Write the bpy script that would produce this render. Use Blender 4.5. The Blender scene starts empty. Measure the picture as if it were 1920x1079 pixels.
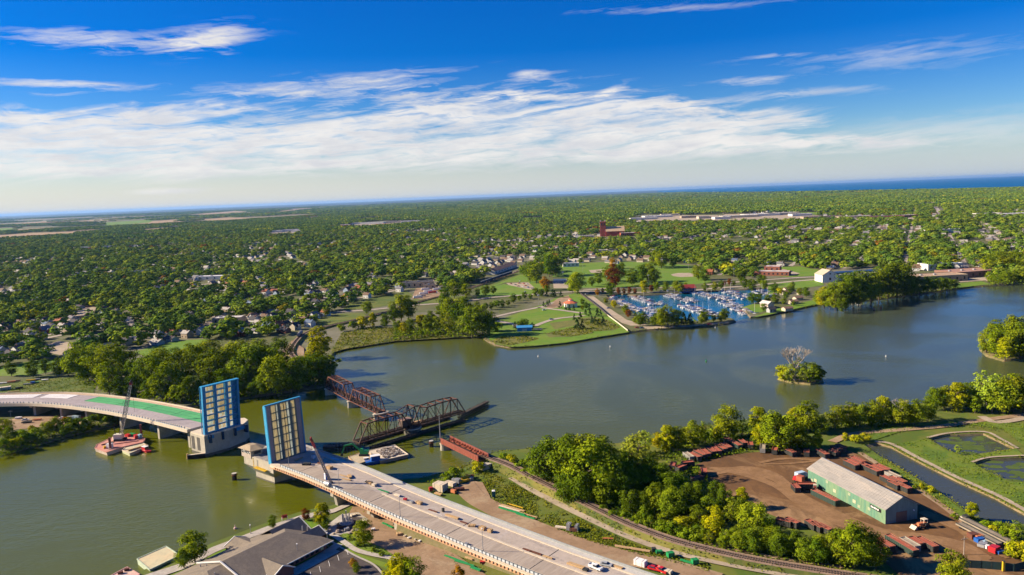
import bpy, math, random
import numpy as np
from mathutils import Vector, Matrix
from mathutils.geometry import tessellate_polygon
sc = bpy.context.scene
COL = sc.collection
rnd = random.Random(11)
rad = math.radians

# ------------------------------------------------------------------ camera
H = 140.0                       # flying height in metres
HFOV = rad(68.0)
FPX = 960 / math.tan(HFOV / 2)
ROLL = math.atan(76 / 1920)
PITCH = math.atan(173.5 * math.cos(ROLL) / FPX)
cp, sp, cr, sr = math.cos(PITCH), math.sin(PITCH), math.cos(ROLL), math.sin(ROLL)
fwd = Vector((0, cp, -sp)); down = Vector((0, -sp, -cp)); ex = Vector((1, 0, 0))
cam = bpy.data.cameras.new('camera'); camo = bpy.data.objects.new('camera', cam); COL.objects.link(camo)
r_ = ex * cr + down * sr; u_ = ex * sr - down * cr
camo.matrix_world = Matrix(((r_.x, u_.x, -fwd.x, 0), (r_.y, u_.y, -fwd.y, 0), (r_.z, u_.z, -fwd.z, H), (0, 0, 0, 1)))
cam.sensor_fit = 'HORIZONTAL'; cam.sensor_width = 36; cam.lens = 18 / math.tan(HFOV / 2)
cam.clip_start = 1; cam.clip_end = 200000
sc.camera = camo

# ------------------------------------------------------------------ light, sky, exposure
SUN_EL, SUN_AZ = rad(27), rad(-87)          # azimuth clockwise from +Y: the sun stands to the left
sun = bpy.data.lights.new('sun', 'SUN'); suno = bpy.data.objects.new('sun', sun); COL.objects.link(suno)
sun.energy = 5.0; sun.angle = rad(0.5); sun.color = (1, 0.84, 0.62)
sd = Vector((math.sin(SUN_AZ) * math.cos(SUN_EL), math.cos(SUN_AZ) * math.cos(SUN_EL), math.sin(SUN_EL)))
suno.rotation_euler = (-sd).to_track_quat('-Z', 'Y').to_euler()
sc.view_settings.view_transform = 'Standard'; sc.view_settings.look = 'None'
sc.view_settings.gamma = 1; sc.view_settings.exposure = 1.15
sc.view_settings.use_curve_mapping = False

class X:
    """small wrapper that turns arithmetic on node sockets into Math nodes"""
    def __init__(s, nt, sock): s.nt, s.k = nt, sock
    def op(s, o, b=None, c=None, clamp=False):
        n = s.nt.nodes.new('ShaderNodeMath'); n.operation = o; n.use_clamp = clamp
        for i, q in enumerate((s, b, c)):
            if q is None: continue
            if isinstance(q, X): s.nt.links.new(q.k, n.inputs[i])
            else: n.inputs[i].default_value = q
        return X(s.nt, n.outputs[0])
    def __add__(s, b): return s.op('ADD', b)
    def __sub__(s, b): return s.op('SUBTRACT', b)
    def __mul__(s, b): return s.op('MULTIPLY', b)
    def __truediv__(s, b): return s.op('DIVIDE', b)
    def sat(s): return s.op('ADD', 0.0, clamp=True)
    def step(s, a, b):          # smooth 0..1 between a and b
        n = s.nt.nodes.new('ShaderNodeMapRange'); n.interpolation_type = 'SMOOTHSTEP'
        s.nt.links.new(s.k, n.inputs[0]); n.inputs[1].default_value = a; n.inputs[2].default_value = b
        return X(s.nt, n.outputs[0])
    def bump(s, c, w):          # gaussian-like bump
        d = (s - c) / w
        return (d * d * -1.0).op('EXPONENT')

def xyz(nt, x, y, z=0.0):
    n = nt.nodes.new('ShaderNodeCombineXYZ')
    for i, q in enumerate((x, y, z)):
        if isinstance(q, X): nt.links.new(q.k, n.inputs[i])
        else: n.inputs[i].default_value = q
    return n.outputs[0]

def noise(nt, vec, scale, detail=6, rough=0.6, dist=0.0):
    n = nt.nodes.new('ShaderNodeTexNoise'); n.inputs['Scale'].default_value = scale
    n.inputs['Detail'].default_value = detail; n.inputs['Roughness'].default_value = rough
    n.inputs['Distortion'].default_value = dist
    nt.links.new(vec, n.inputs['Vector'])
    return X(nt, n.outputs[0])

def mixc(nt, fac, a, b, blend='MIX'):
    n = nt.nodes.new('ShaderNodeMix'); n.data_type = 'RGBA'; n.blend_type = blend
    for i, q in ((0, fac), (6, a), (7, b)):
        if isinstance(q, X): nt.links.new(q.k, n.inputs[i])
        elif hasattr(q, 'is_linked'): nt.links.new(q, n.inputs[i])
        elif i == 0: n.inputs[0].default_value = q
        else: n.inputs[i].default_value = (*q[:3], 1)
    return n.outputs[2]

world = bpy.data.worlds.new('World'); sc.world = world; world.use_nodes = True
def build_world():
    nt = world.node_tree; bg = nt.nodes['Background']
    sky = nt.nodes.new('ShaderNodeTexSky'); sky.sky_type = 'NISHITA'; sky.sun_disc = False
    sky.sun_elevation = SUN_EL; sky.sun_rotation = SUN_AZ; sky.altitude = 200
    sky.air_density = 1.0; sky.dust_density = 0.6; sky.ozone_density = 3.0
    hs = nt.nodes.new('ShaderNodeHueSaturation'); hs.inputs['Saturation'].default_value = SKY_SAT
    hs.inputs['Value'].default_value = 1.0
    nt.links.new(sky.outputs[0], hs.inputs['Color'])
    tc = nt.nodes.new('ShaderNodeTexCoord'); se = nt.nodes.new('ShaderNodeSeparateXYZ')
    nt.links.new(tc.outputs['Generated'], se.inputs[0])
    x, y, z = (X(nt, se.outputs[i]) for i in range(3))
    az = x.op('ARCTAN2', y) * (180 / math.pi); el = z.op('ARCSINE') * (180 / math.pi)
    # a polarised, deeper blue towards the zenith: the sky itself, seen from everywhere
    deep = ((el - 0.3) / 10.0).sat().op('POWER', 0.68)
    base = mixc(nt, deep * 1.0, hs.outputs[0], (0.012, 0.41, 0.92), 'MULTIPLY')
    low = mixc(nt, az.step(-25, 30), (5.5, 5.35, 4.9), (4.1, 4.5, 4.8))
    base = mixc(nt, (el * -1.0).step(-4.8, 0.2) * 0.85, base, low)
    # cirrus: streaked noise in azimuth / elevation, gathered into the bands the sky shows
    w = noise(nt, xyz(nt, az * 0.11, el * 0.28, 3.1), 1.0, 3, 0.5)
    w2 = noise(nt, xyz(nt, az * 0.35, el * 0.9, 9.7), 1.0, 4, 0.55)
    n1 = noise(nt, xyz(nt, az * 0.085 + w * 1.3 + el * -0.10, el * 0.85 + w * 2.4 + az * -0.035, 0.0), 1.0, 9, 0.62, 0.5)
    n2 = noise(nt, xyz(nt, az * 0.30 + w2 * 1.1, el * 2.3 + w2 * 1.5 - az * 0.10, 5.0), 1.0, 8, 0.62, 0.4)
    top = X(nt, az.k).step(9, 31) * -3.8 + 6.9
    edge = n1 * 2.6 - 1.3
    lo = (el + edge * 0.5).step(1.3, 2.9)
    hi = (top - el + edge * 1.9).step(-0.9, 1.2)
    band = lo * hi * (az * -1.0).step(-36, -22)
    dens = band * ((n1 * 1.05 + n2 * 1.15 + band * 0.42 - 1.16) * 2.4).sat()
    def wisp(a, e, wa, we, tilt, amt, thr):
        g = (az - a); ee = el - g * tilt
        m = g.bump(0.0, wa) * ee.bump(e, we)
        return ((n1 * 0.6 + n2 * 1.3 + m * 0.5 - (thr + .37)) * 2.5).sat() * m * amt
    for q in ((-27, 10.9, 8, .9, -0.03, .85, .86), (-20.5, 11.3, 3.2, 1.0, .12, 1.2, .72), (-30, 8.1, 7, .4, -0.02, .9, .8),
              (-13, 8.1, 12, .8, .03, .75, .82), (2, 8.7, 1.9, .5, -.02, 1.1, .72), (8, 7.3, 1.5, .35, .18, 1.2, .7), (-9, 8.9, 7, .5, .05, .6, .82), (19, 8.8, 3, .25, -.02, .5, .78), (22, 6.2, 5, .35, -.03, .5, .76), (16, 6.0, 5, .4, .03, .6, .78), (2.5, 7.0, 4, .5, -.05, .9, .78),
              (13, 12.5, 9, .3, -0.03, .5, .8), (26, 8.0, 9, 1.1, -0.02, .4, .8), (18, 7.2, 3, .4, -0.03, .8, .76), (-6, 7.4, 14, 1.0, .02, .8, .86), (30, 3.0, 9, 1.3, 0, .4, .7), (-24, 1.2, 4, .3, 0, .8, .75)):
        dens = dens + wisp(*q)
    grey = (n2 * 0.6 + w2 * 0.5).step(0.42, 0.75)
    ccol = mixc(nt, grey * 0.55, (6.5, 6.25, 6.0), (3.7, 3.9, 4.5))
    out = mixc(nt, (dens * 0.93).sat(), base, ccol)
    nt.links.new(out, bg.inputs['Color']); bg.inputs['Strength'].default_value = 0.065
SKY_SAT = 1.25; HAZE = 1.5e-5
build_world()
try:
    sc.cycles.use_denoising = True; sc.cycles.denoiser = 'OPENIMAGEDENOISE'
    sc.cycles.max_bounces = 5; sc.cycles.diffuse_bounces = 2; sc.cycles.glossy_bounces = 2; sc.cycles.transparent_max_bounces = 4; sc.cycles.volume_bounces = 0
    sc.cycles.transmission_bounces = 2; sc.cycles.caustics_reflective = False; sc.cycles.use_adaptive_sampling = True; sc.cycles.adaptive_threshold = 0.02
except Exception: pass

# ------------------------------------------------------------------ survey: where the sight line through a photo point meets height z
GZ = 1.5                         # land level above the water
def W(px, py, z=GZ):
    u, v = px - 960, py - 539.5
    ur, vr = u * cr - v * sr, u * sr + v * cr
    d = Vector((ur, FPX * cp - vr * sp, -FPX * sp - vr * cp))
    return Vector((0, 0, H)) + d * ((z - H) / d.z)
def P(pts, z=GZ): return [W(a, b, z) for a, b in pts]
def proj(p):
    x, y, z = p[0], p[1], p[2] - H
    fw = y * cp - z * sp; dn = -y * sp - z * cp
    ur, vr = FPX * x / fw, FPX * dn / fw
    return ur * cr + vr * sr + 960, -ur * sr + vr * cr + 539.5, fw
def depth(px, py, z=GZ): return proj(W(px, py, z))[2]

# ------------------------------------------------------------------ materials
MATS = {}
def mat(name, c1, c2=None, scale=0.3, rough=0.85, bump=0.0, metal=0.0, c3=None, stretch=(1, 1, 1), obj=True, spec=0.3, emit=None):
    """procedural surface: two or three colours mixed by layered noise, optional bump"""
    if name in MATS: return MATS[name]
    m = bpy.data.materials.new(name); m.use_nodes = True; nt = m.node_tree; b = nt.nodes['Principled BSDF']
    b.inputs['Roughness'].default_value = rough; b.inputs['Metallic'].default_value = metal
    b.inputs['Specular IOR Level'].default_value = spec
    if obj: v = nt.nodes.new('ShaderNodeTexCoord').outputs['Object']
    else: v = nt.nodes.new('ShaderNodeNewGeometry').outputs['Position']
    mp = nt.nodes.new('ShaderNodeMapping'); mp.inputs['Scale'].default_value = stretch
    nt.links.new(v, mp.inputs[0]); v = mp.outputs[0]
    c2 = c2 or tuple(q * 0.7 for q in c1)
    n = noise(nt, v, scale, 7, 0.65)
    col = mixc(nt, n.step(0.36, 0.64), c1, c2)
    if c3: col = mixc(nt, noise(nt, v, scale * 0.31, 6, 0.68, 1.2).step(0.47, 0.60), col, c3)
    patch = noise(nt, v, scale * 3.7, 4, 0.65, 0.8).step(0.42, 0.68)
    col = mixc(nt, patch * 0.55, col, tuple(q * 0.66 for q in c2))
    fine = noise(nt, v, scale * 9, 3, 0.6)
    col = mixc(nt, (fine * 0.5).sat(), col, tuple(q * 0.72 for q in c1))
    nt.links.new(col, b.inputs['Base Color'])
    if bump:
        bn = nt.nodes.new('ShaderNodeBump'); bn.inputs['Strength'].default_value = bump
        nt.links.new((n + fine * 0.5).k, bn.inputs['Height']); nt.links.new(bn.outputs[0], b.inputs['Normal'])
    MATS[name] = m
    return m

def foliage(name, lo, hi, ramp=None, trans=0.25):
    m = bpy.data.materials.new(name); m.use_nodes = True; nt = m.node_tree
    nt.nodes.remove(nt.nodes['Principled BSDF']); out = nt.nodes['Material Output']
    at = nt.nodes.new('ShaderNodeAttribute'); at.attribute_name = 'tint'
    oi = nt.nodes.new('ShaderNodeObjectInfo')
    col = mixc(nt, X(nt, at.outputs['Fac']), lo, hi)
    if ramp:
        cr_ = nt.nodes.new('ShaderNodeValToRGB'); el = cr_.color_ramp.elements
        cr_.color_ramp.interpolation = 'CONSTANT'
        while len(el) < len(ramp): el.new(0.5)
        for e, (p, c) in zip(el, ramp): e.position = p; e.color = (*c, 1)
        nt.links.new(oi.outputs['Random'], cr_.inputs[0])
        col = mixc(nt, 1.0, col, cr_.outputs[0], 'MULTIPLY')
    else:
        col = mixc(nt, 1.0, col, oi.outputs['Color'], 'MULTIPLY')
    d = nt.nodes.new('ShaderNodeBsdfDiffuse'); t = nt.nodes.new('ShaderNodeBsdfTranslucent'); mx = nt.nodes.new('ShaderNodeMixShader')
    mx.inputs[0].default_value = trans
    nt.links.new(col, d.inputs[0]); nt.links.new(col, t.inputs[0])
    nt.links.new(d.outputs[0], mx.inputs[1]); nt.links.new(t.outputs[0], mx.inputs[2]); nt.links.new(mx.outputs[0], out.inputs[0])
    MATS[name] = m
    return m

# ------------------------------------------------------------------ building blocks
class MB:
    """collects shapes and links them as ONE mesh object"""
    def __init__(s, off=(0, 0, 0)): s.v, s.f, s.m, s.o = [], [], [], Vector(off)
    def add(s, vs, fs, mi=0):
        k = len(s.v); s.v += [tuple(Vector(q) - s.o) for q in vs]
        s.f += [tuple(i + k for i in f) for f in fs]; s.m += [mi] * len(fs); return s
    def hexa(s, b, t, mi=0):
        n = len(b); fs = [tuple(range(n - 1, -1, -1)), tuple(range(n, 2 * n))]
        fs += [(i, (i + 1) % n, n + (i + 1) % n, n + i) for i in range(n)]
        return s.add(list(b) + list(t), fs, mi)
    def box(s, x0, x1, y0, y1, z0, z1, mi=0):
        q = [(x0, y0), (x1, y0), (x1, y1), (x0, y1)]
        return s.hexa([(a, b, z0) for a, b in q], [(a, b, z1) for a, b in q], mi)
    def obox(s, c, size, rz=0.0, mi=0, top=1.0):
        ca, sa = math.cos(rz), math.sin(rz); a, b = size[0] / 2, size[1] / 2
        f = lambda k, z: [(c[0] + (x * ca - y * sa) * k, c[1] + (x * sa + y * ca) * k, z) for x, y in ((-a, -b), (a, -b), (a, b), (-a, b))]
        return s.hexa(f(1, c[2]), f(top, c[2] + size[2]), mi)
    def prism(s, pts, z0, z1, mi=0): return s.hexa([(p[0], p[1], z0) for p in pts], [(p[0], p[1], z1) for p in pts], mi)
    def beam(s, a, b, w, h=None, mi=0):
        a, b = Vector(a), Vector(b); h = h or w; d = (b - a).normalized()
        up = Vector((0, 0, 1)) if abs(d.z) < 0.95 else Vector((1, 0, 0))
        x = d.cross(up).normalized() * (w / 2); y = x.cross(d).normalized() * (h / 2)
        return s.hexa([a - x - y, a + x - y, a + x + y, a - x + y], [b - x - y, b + x - y, b + x + y, b - x + y], mi)
    def cyl(s, a, b, r0, r1=None, n=8, mi=0):
        a, b = Vector(a), Vector(b); r1 = r0 if r1 is None else r1; d = (b - a).normalized()
        up = Vector((0, 0, 1)) if abs(d.z) < 0.95 else Vector((1, 0, 0))
        x = d.cross(up).normalized(); y = d.cross(x).normalized() * -1
        rg = lambda c, r: [c + x * (r * math.cos(2 * math.pi * i / n)) + y * (r * math.sin(2 * math.pi * i / n)) for i in range(n)]
        return s.hexa(rg(a, r0), rg(b, max(r1, 0.004)), mi)
    def quad(s, *p, mi=0): return s.add(p, [tuple(range(len(p)))], mi)
    def build(s, name, mats, parent=None, smooth=False):
        me = bpy.data.meshes.new(name); me.from_pydata(s.v, [], s.f)
        if not isinstance(mats, (list, tuple)): mats = [mats]
        for q in mats: me.materials.append(q)
        if len(mats) > 1: me.polygons.foreach_set('material_index', s.m)
        if smooth: me.polygons.foreach_set('use_smooth', [True] * len(me.polygons))
        me.update()
        o = bpy.data.objects.new(name, me); COL.objects.link(o)
        if parent: o.parent = parent
        return o

def tag(o, label=None, cat=None, group=None, kind=None):
    if label: o['label'] = label
    if cat: o['category'] = cat
    if group: o['group'] = group
    if kind: o['kind'] = kind
    return o
def thing(name, label, cat, loc=(0, 0, 0), rz=0.0, group=None):
    o = bpy.data.objects.new(name, None); COL.objects.link(o); o.empty_display_size = 1
    o.location = loc; o.rotation_euler = (0, 0, rz)
    return tag(o, label, cat, group)
KIDS = {}
def dup(root, loc, rz=0.0, label=None, scale=None, group=None, color=None):
    kids = KIDS.get(root.name)
    if kids is None:
        kids = KIDS[root.name] = [(c, [(g, list(g.children)) for g in c.children]) for c in root.children]
    r = root.copy(); COL.objects.link(r); r.location = loc; r.rotation_euler = (0, 0, rz)
    if scale: r.scale = scale if isinstance(scale, (tuple, list)) else (scale,) * 3
    if label: r['label'] = label
    if group: r['group'] = group
    if color: r.color = (*color, 1)
    for c, gs in kids:
        d = c.copy(); COL.objects.link(d); d.parent = r
        if color: d.color = (*color, 1)
        for g, _ in gs:
            e = g.copy(); COL.objects.link(e); e.parent = d
            if color: e.color = (*color, 1)
    return r

def poly(name, pts, z, m, kind='structure', holes=()):
    loops = [[Vector((p[0], p[1], 0)) for p in q] for q in (pts, *holes)]
    tris = tessellate_polygon(loops); vs = [(p.x, p.y, z) for q in loops for p in q]
    fs = []
    for t in tris:
        a, b, c = (Vector(vs[i]) for i in t)
        fs.append(t if (b - a).cross(c - a).z > 0 else (t[0], t[2], t[1]))
    return tag(MB().add(vs, fs).build(name, m), kind=kind)

def spline(pts, step=0.25):
    pts = [Vector(p) for p in pts]; out = []
    q = [pts[0] * 2 - pts[1]] + pts + [pts[-1] * 2 - pts[-2]]
    n = int(1 / step)
    for i in range(1, len(q) - 2):
        for k in range(n):
            t = k / n; a, b, c, d = q[i - 1:i + 3]
            out.append(0.5 * ((2 * b) + (c - a) * t + (2 * a - 5 * b + 4 * c - d) * t * t + (3 * b - a - 3 * c + d) * t ** 3))
    return out + [pts[-1]]
def sides(pts, l, r):
    """the lines l metres to the left and r metres to the right of a polyline"""
    A, B = [], []
    for i, p in enumerate(pts):
        d = pts[min(i + 1, len(pts) - 1)] - pts[max(i - 1, 0)]; n = Vector((-d.y, d.x, 0)).normalized()
        A.append(p + n * l); B.append(p - n * r)
    return A, B
def ribbon(name, px, width, m, dz=0.02, kind='structure', z=GZ, pts=None):
    pts = spline(pts or P(px, z)); a, b = sides(pts, width / 2, width / 2); mb = MB(); n = len(pts)
    up = Vector((0, 0, dz))
    mb.add([q + up for q in a] + [q + up for q in b], [(n + i, n + i + 1, i + 1, i) for i in range(n - 1)])
    return tag(mb.build(name, m), kind=kind)

_O = 'zeroth first second third fourth fifth sixth seventh eighth ninth tenth eleventh twelfth thirteenth fourteenth fifteenth sixteenth seventeenth eighteenth nineteenth'.split()
_T = {2: 'twent', 3: 'thirt', 4: 'fort', 5: 'fift', 6: 'sixt', 7: 'sevent', 8: 'eight', 9: 'ninet'}
def nth(i):
    if i < 20: return _O[i]
    t, u = divmod(i, 10)
    return _T[t] + 'ieth' if u == 0 else _T[t] + 'y-' + _O[u]
def inside(p, pg):
    x, y = p[0], p[1]; r = False; n = len(pg)
    for i in range(n):
        x1, y1 = pg[i][:2]; x2, y2 = pg[i - 1][:2]
        if (y1 > y) != (y2 > y) and x < (x2 - x1) * (y - y1) / (y2 - y1) + x1: r = not r
    return r

# ------------------------------------------------------------------ ground, water, roads
def water_mat(name, c, rough, bump, c2, scale):
    m = bpy.data.materials.new(name); m.use_nodes = True; nt = m.node_tree; b = nt.nodes['Principled BSDF']
    v = nt.nodes.new('ShaderNodeTexCoord').outputs['Object']; se = nt.nodes.new('ShaderNodeSeparateXYZ'); nt.links.new(v, se.inputs[0])
    x, y = X(nt, se.outputs[0]), X(nt, se.outputs[1])
    silt_and_sky = (noise(nt, v, 0.006, 4, 0.5, 0.6) * 0.7 + (x * 0.0012 + y * 0.0009 + 0.0)).step(0.45, 1.7)  # silt drift plus the sky's reflected blue, painted in with distance
    nt.links.new(mixc(nt, silt_and_sky, c, c2), b.inputs['Base Color'])
    b.inputs['Roughness'].default_value = rough; b.inputs['IOR'].default_value = 1.33
    mp = nt.nodes.new('ShaderNodeMapping'); mp.inputs['Scale'].default_value = (1, 1.7, 1); mp.inputs['Rotation'].default_value = (0, 0, 0.5); nt.links.new(v, mp.inputs[0])
    gust = noise(nt, v, 0.009, 3, 0.5, 1.0).step(0.35, 0.65)
    h = noise(nt, mp.outputs[0], scale, 4, 0.65) * 0.8 + noise(nt, mp.outputs[0], scale * 0.27, 3, 0.6) * 1.4
    bn = nt.nodes.new('ShaderNodeBump'); bn.inputs['Distance'].default_value = 1.0
    nt.links.new((gust * (bump * 1.3) + bump * 0.3).k, bn.inputs['Strength'])
    nt.links.new(h.k, bn.inputs['Height']); nt.links.new(bn.outputs[0], b.inputs['Normal'])
    return m
M_RIVER = water_mat('river_water', (0.086, 0.097, 0.004), 0.12, 0.15, (0.055, 0.070, 0.042), 0.55)
M_BAY = water_mat('bay_water', (0.0, 0.105, 0.26), 0.8, 0.35, (0.0, 0.095, 0.25), 0.02); M_BAY.node_tree.nodes['Principled BSDF'].inputs['Specular IOR Level'].default_value = 0.0  # sky reflection painted into the blue base colour, gloss switched off
M_BASIN = water_mat('basin_water', (0.002, 0.085, 0.15), 0.12, 0.16, (0.002, 0.085, 0.15), 0.5)
M_POND = water_mat('pond_water', (0.055, 0.062, 0.042), 0.12, 0.06, (0.05, 0.06, 0.045), 0.7)
GRASS = mat('grass_land', (0.10, 0.145, 0.012), (0.165, 0.16, 0.026), 0.06, 0.95, 0.4, c3=(0.07, 0.12, 0.012))
LAWN = mat('lawn', (0.105, 0.215, 0.008), (0.145, 0.235, 0.012), 0.045, 0.95, 0.2, c3=(0.165, 0.22, 0.022))
LAWN2 = mat('wet_meadow', (0.115, 0.185, 0.012), (0.165, 0.20, 0.018), 0.10, 0.95, 0.3, c3=(0.075, 0.14, 0.012))
TOWN = mat('town_ground', (0.075, 0.10, 0.018), (0.14, 0.13, 0.05), 0.016, 0.95, c3=(0.20, 0.18, 0.13))
MEADOW = mat('rough_meadow', (0.19, 0.17, 0.04), (0.13, 0.15, 0.025), 0.12, 0.95, 0.5, c3=(0.09, 0.12, 0.02))
REED = mat('marsh', (0.14, 0.15, 0.03), (0.20, 0.16, 0.035), 0.06, 0.95, 0.5, c3=(0.05, 0.075, 0.015))
SAND = mat('pale_gravel', (0.42, 0.34, 0.23), (0.34, 0.27, 0.19), 0.12, 0.95, 0.2, c3=(0.46, 0.37, 0.27))
DIRT = mat('rust_dirt', (0.175, 0.088, 0.032), (0.105, 0.054, 0.022), 0.06, 0.95, 0.3, c3=(0.36, 0.22, 0.105), stretch=(1, .55, 1))
TAN = mat('tan_dirt', (0.33, 0.215, 0.125), (0.26, 0.165, 0.09), 0.10, 0.95, 0.3, c3=(0.38, 0.28, 0.17))
BALLAST = mat('ballast', (0.34, 0.235, 0.16), (0.24, 0.16, 0.11), 0.5, 0.95, 0.5)
ROCK = mat('bank_stone', (0.22, 0.17, 0.11), (0.12, 0.09, 0.05), 0.5, 0.95, 0.8, c3=(0.10, 0.09, 0.035))
CONC = mat('concrete', (0.46, 0.41, 0.35), (0.38, 0.34, 0.29), 0.15, 0.85, 0.05, c3=(0.50, 0.46, 0.40))
CONC2 = mat('deck_concrete', (0.50, 0.415, 0.34), (0.42, 0.355, 0.29), 0.10, 0.85, 0.05, c3=(0.47, 0.41, 0.36))
ASPH = mat('asphalt', (0.085, 0.068, 0.062), (0.06, 0.05, 0.047), 0.25, 0.9, 0.1, c3=(0.12, 0.10, 0.085))
ROAD = mat('worn_road', (0.42, 0.355, 0.28), (0.36, 0.30, 0.245), 0.12, 0.9, c3=(0.46, 0.38, 0.30))
FIELD = mat('stubble_field', (0.40, 0.27, 0.14), (0.33, 0.23, 0.12), 0.01, 0.95)
WHITE = mat('white_paint', (0.78, 0.76, 0.70), (0.68, 0.66, 0.62), 0.5, 0.6)

SHORE_N = [(-900, 980), (-300, 900), (-60, 868), (0, 856), (60, 838), (110, 824), (150, 812), (190, 803), (215, 799), (224, 793), (240, 783), (300, 772), (380, 760), (447, 750),
           (530, 737), (600, 728), (618, 721), (624, 706), (622, 690), (620, 674), (626, 662), (650, 655), (700, 648), (740, 641), (800, 636), (860, 634), (906, 633),
           (914, 640), (930, 648), (958, 653), (1000, 651), (1060, 645), (1130, 633), (1178, 625), (1210, 621), (1262, 617), (1320, 613), (1356, 610), (1378, 604), (1370, 599),
           (1310, 605), (1250, 602), (1215, 602), (1190, 592), (1168, 577), (1148, 566), (1136, 556), (1165, 553), (1200, 556), (1240, 553), (1290, 550), (1340, 547), (1400, 544), (1438, 541), (1462, 546), (1466, 553), (1445, 560),
           (1420, 569), (1396, 578), (1400, 588), (1408, 597), (1440, 592), (1490, 582), (1540, 571), (1590, 568), (1640, 562), (1700, 555), (1760, 547), (1800, 541), (1860, 536), (1920, 532), (2100, 520), (2500, 500)]
def land(name, shore, back, m, holes=(), z=GZ, bank=2.2, bankm=ROCK):
    """flat land with a sloping stony bank along its shore line"""
    s = [Vector((p.x, p.y, 0)) for p in P(shore, 0.0)]
    poly(name, s + back, z, m, holes=holes)
    n = len(s); a, b = sides(s, 0, bank); c, d = sides(s, 0, -bank)
    # the outer side is whichever side the land does not lie on
    mid = s[n // 2]; test = b[n // 2]
    out = b if not inside(test, [(p.x, p.y) for p in s + back]) else d
    mb = MB(); rr = random.Random(3)
    top = [Vector((p.x, p.y, z + .02)) for p in s]; low = [Vector((p.x, p.y, -0.6)) for p in out]
    mb.add(top + low, [(i, i + 1, n + i + 1, n + i) for i in range(n - 1)])
    tag(mb.build('riverbank', bankm), kind='structure')
def v2(x, y): return Vector((x, y, 0))
land('ground', SHORE_N, [v2(60000, 12000), v2(75000, 110000), v2(-75000, 110000), v2(-60000, 300)], TOWN)

PONDS = [[(1622, 835), (1644, 830), (1670, 837), (1722, 865), (1796, 902), (1870, 935), (1910, 957), (1930, 968), (1935, 984), (1870, 980), (1822, 966), (1759, 920), (1685, 876), (1648, 854)],
         [(1740, 822), (1781, 815), (1844, 813), (1873, 826), (1903, 841), (1855, 848), (1810, 854), (1781, 846)],
         [(1825, 868), (1855, 861), (1920, 857), (1990, 852), (2010, 900), (1930, 905), (1892, 902), (1851, 883)]]
SHORE_S = [(60, 1180), (150, 1130), (230, 1096), (272, 1075), (340, 1055), (395, 1026), (500, 986), (562, 966), (592, 959), (622, 954), (658, 938), (700, 925), (745, 905), (790, 902), (830, 893), (866, 884), (884, 874), (888, 866), (908, 862), (930, 852), (990, 846), (1080, 842), (1160, 836),
           (1230, 818), (1300, 806), (1400, 792), (1500, 784), (1600, 778), (1700, 768), (1730, 760), (1742, 750), (1830, 745), (1856, 735), (1930, 724), (2100, 710), (2500, 690)]
PW = [P(q, GZ) for q in PONDS]
land('ground', SHORE_S, [v2(1500, 420), v2(1500, -300), v2(-500, -300)], GRASS, holes=PW)
for q, px in zip(PW, PONDS):
    c = sum(q, Vector()) / len(q); inner = [c + (p - c) * 0.965 for p in q]; n = len(q)
    b = MB(); b.add([(p.x, p.y, GZ + .01) for p in q] + [(p.x, p.y, 0.55) for p in inner], [(i, (i + 1) % n, n + (i + 1) % n, n + i) for i in range(n)])
    tag(b.build('pond_bank', mat('pond_mud', (0.26, 0.19, 0.10), (0.15, 0.12, 0.05), 0.6, 0.95)), kind='structure')
    poly('pond_water', inner, 0.7, M_POND)
# algae mats float on the two upper ponds
for q, seed in ((PW[1], 1), (PW[2], 4)):
    r = random.Random(seed); b = MB(); c = sum(q, Vector()) / len(q)
    for _ in range(40):
        p = c + (q[r.randrange(len(q))] - c) * r.uniform(0.1, 0.9); k = r.uniform(.8, 2.6)
        b.quad(*[(p.x + k * r.uniform(.6, 1.3) * math.cos(a) * 1.7, p.y + k * r.uniform(.6, 1.3) * math.sin(a), 0.72 + _ * 0.0006) for a in [i * math.pi / 4 for i in range(8)]])
    tag(b.build('pond_algae', mat('algae', (0.06, 0.10, 0.012), (0.10, 0.14, 0.02), 0.3, 0.8)), kind='stuff')
tag(MB().quad((-60000, -2000, 0), (60000, -2000, 0), (60000, 9000, 0), (-60000, 9000, 0)).build('river_water', M_RIVER), kind='structure')
BASIN = [(1136, 556), (1165, 553), (1200, 556), (1240, 553), (1290, 550), (1340, 547), (1400, 544), (1438, 541), (1462, 546), (1466, 553), (1445, 560), (1420, 569), (1396, 578), (1400, 588), (1406, 596), (1380, 602), (1370, 599), (1310, 605), (1250, 602), (1215, 602), (1190, 592), (1168, 577), (1148, 566)]
poly('basin_water', P(BASIN, 0), 0.03, M_BASIN)
BAY = [(1215, 358.5), (1260, 356.5), (1330, 353.5), (1400, 350.6), (1500, 346.6), (1580, 343.0)]
by = P([(1235, 360.5), (1330, 362.0), (1480, 361), (1700, 358), (1950, 352.5), (2300, 340)], GZ)
poly('bay_water', P([(1230, 358.0)], GZ) + by + [v2(90000, 30000), v2(75000, 118000), v2(26500, 118000), W(1480, 347.9), W(1400, 351.2), W(1330, 353.9), W(1262, 356.6)], GZ + 0.6, M_BAY)

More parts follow.
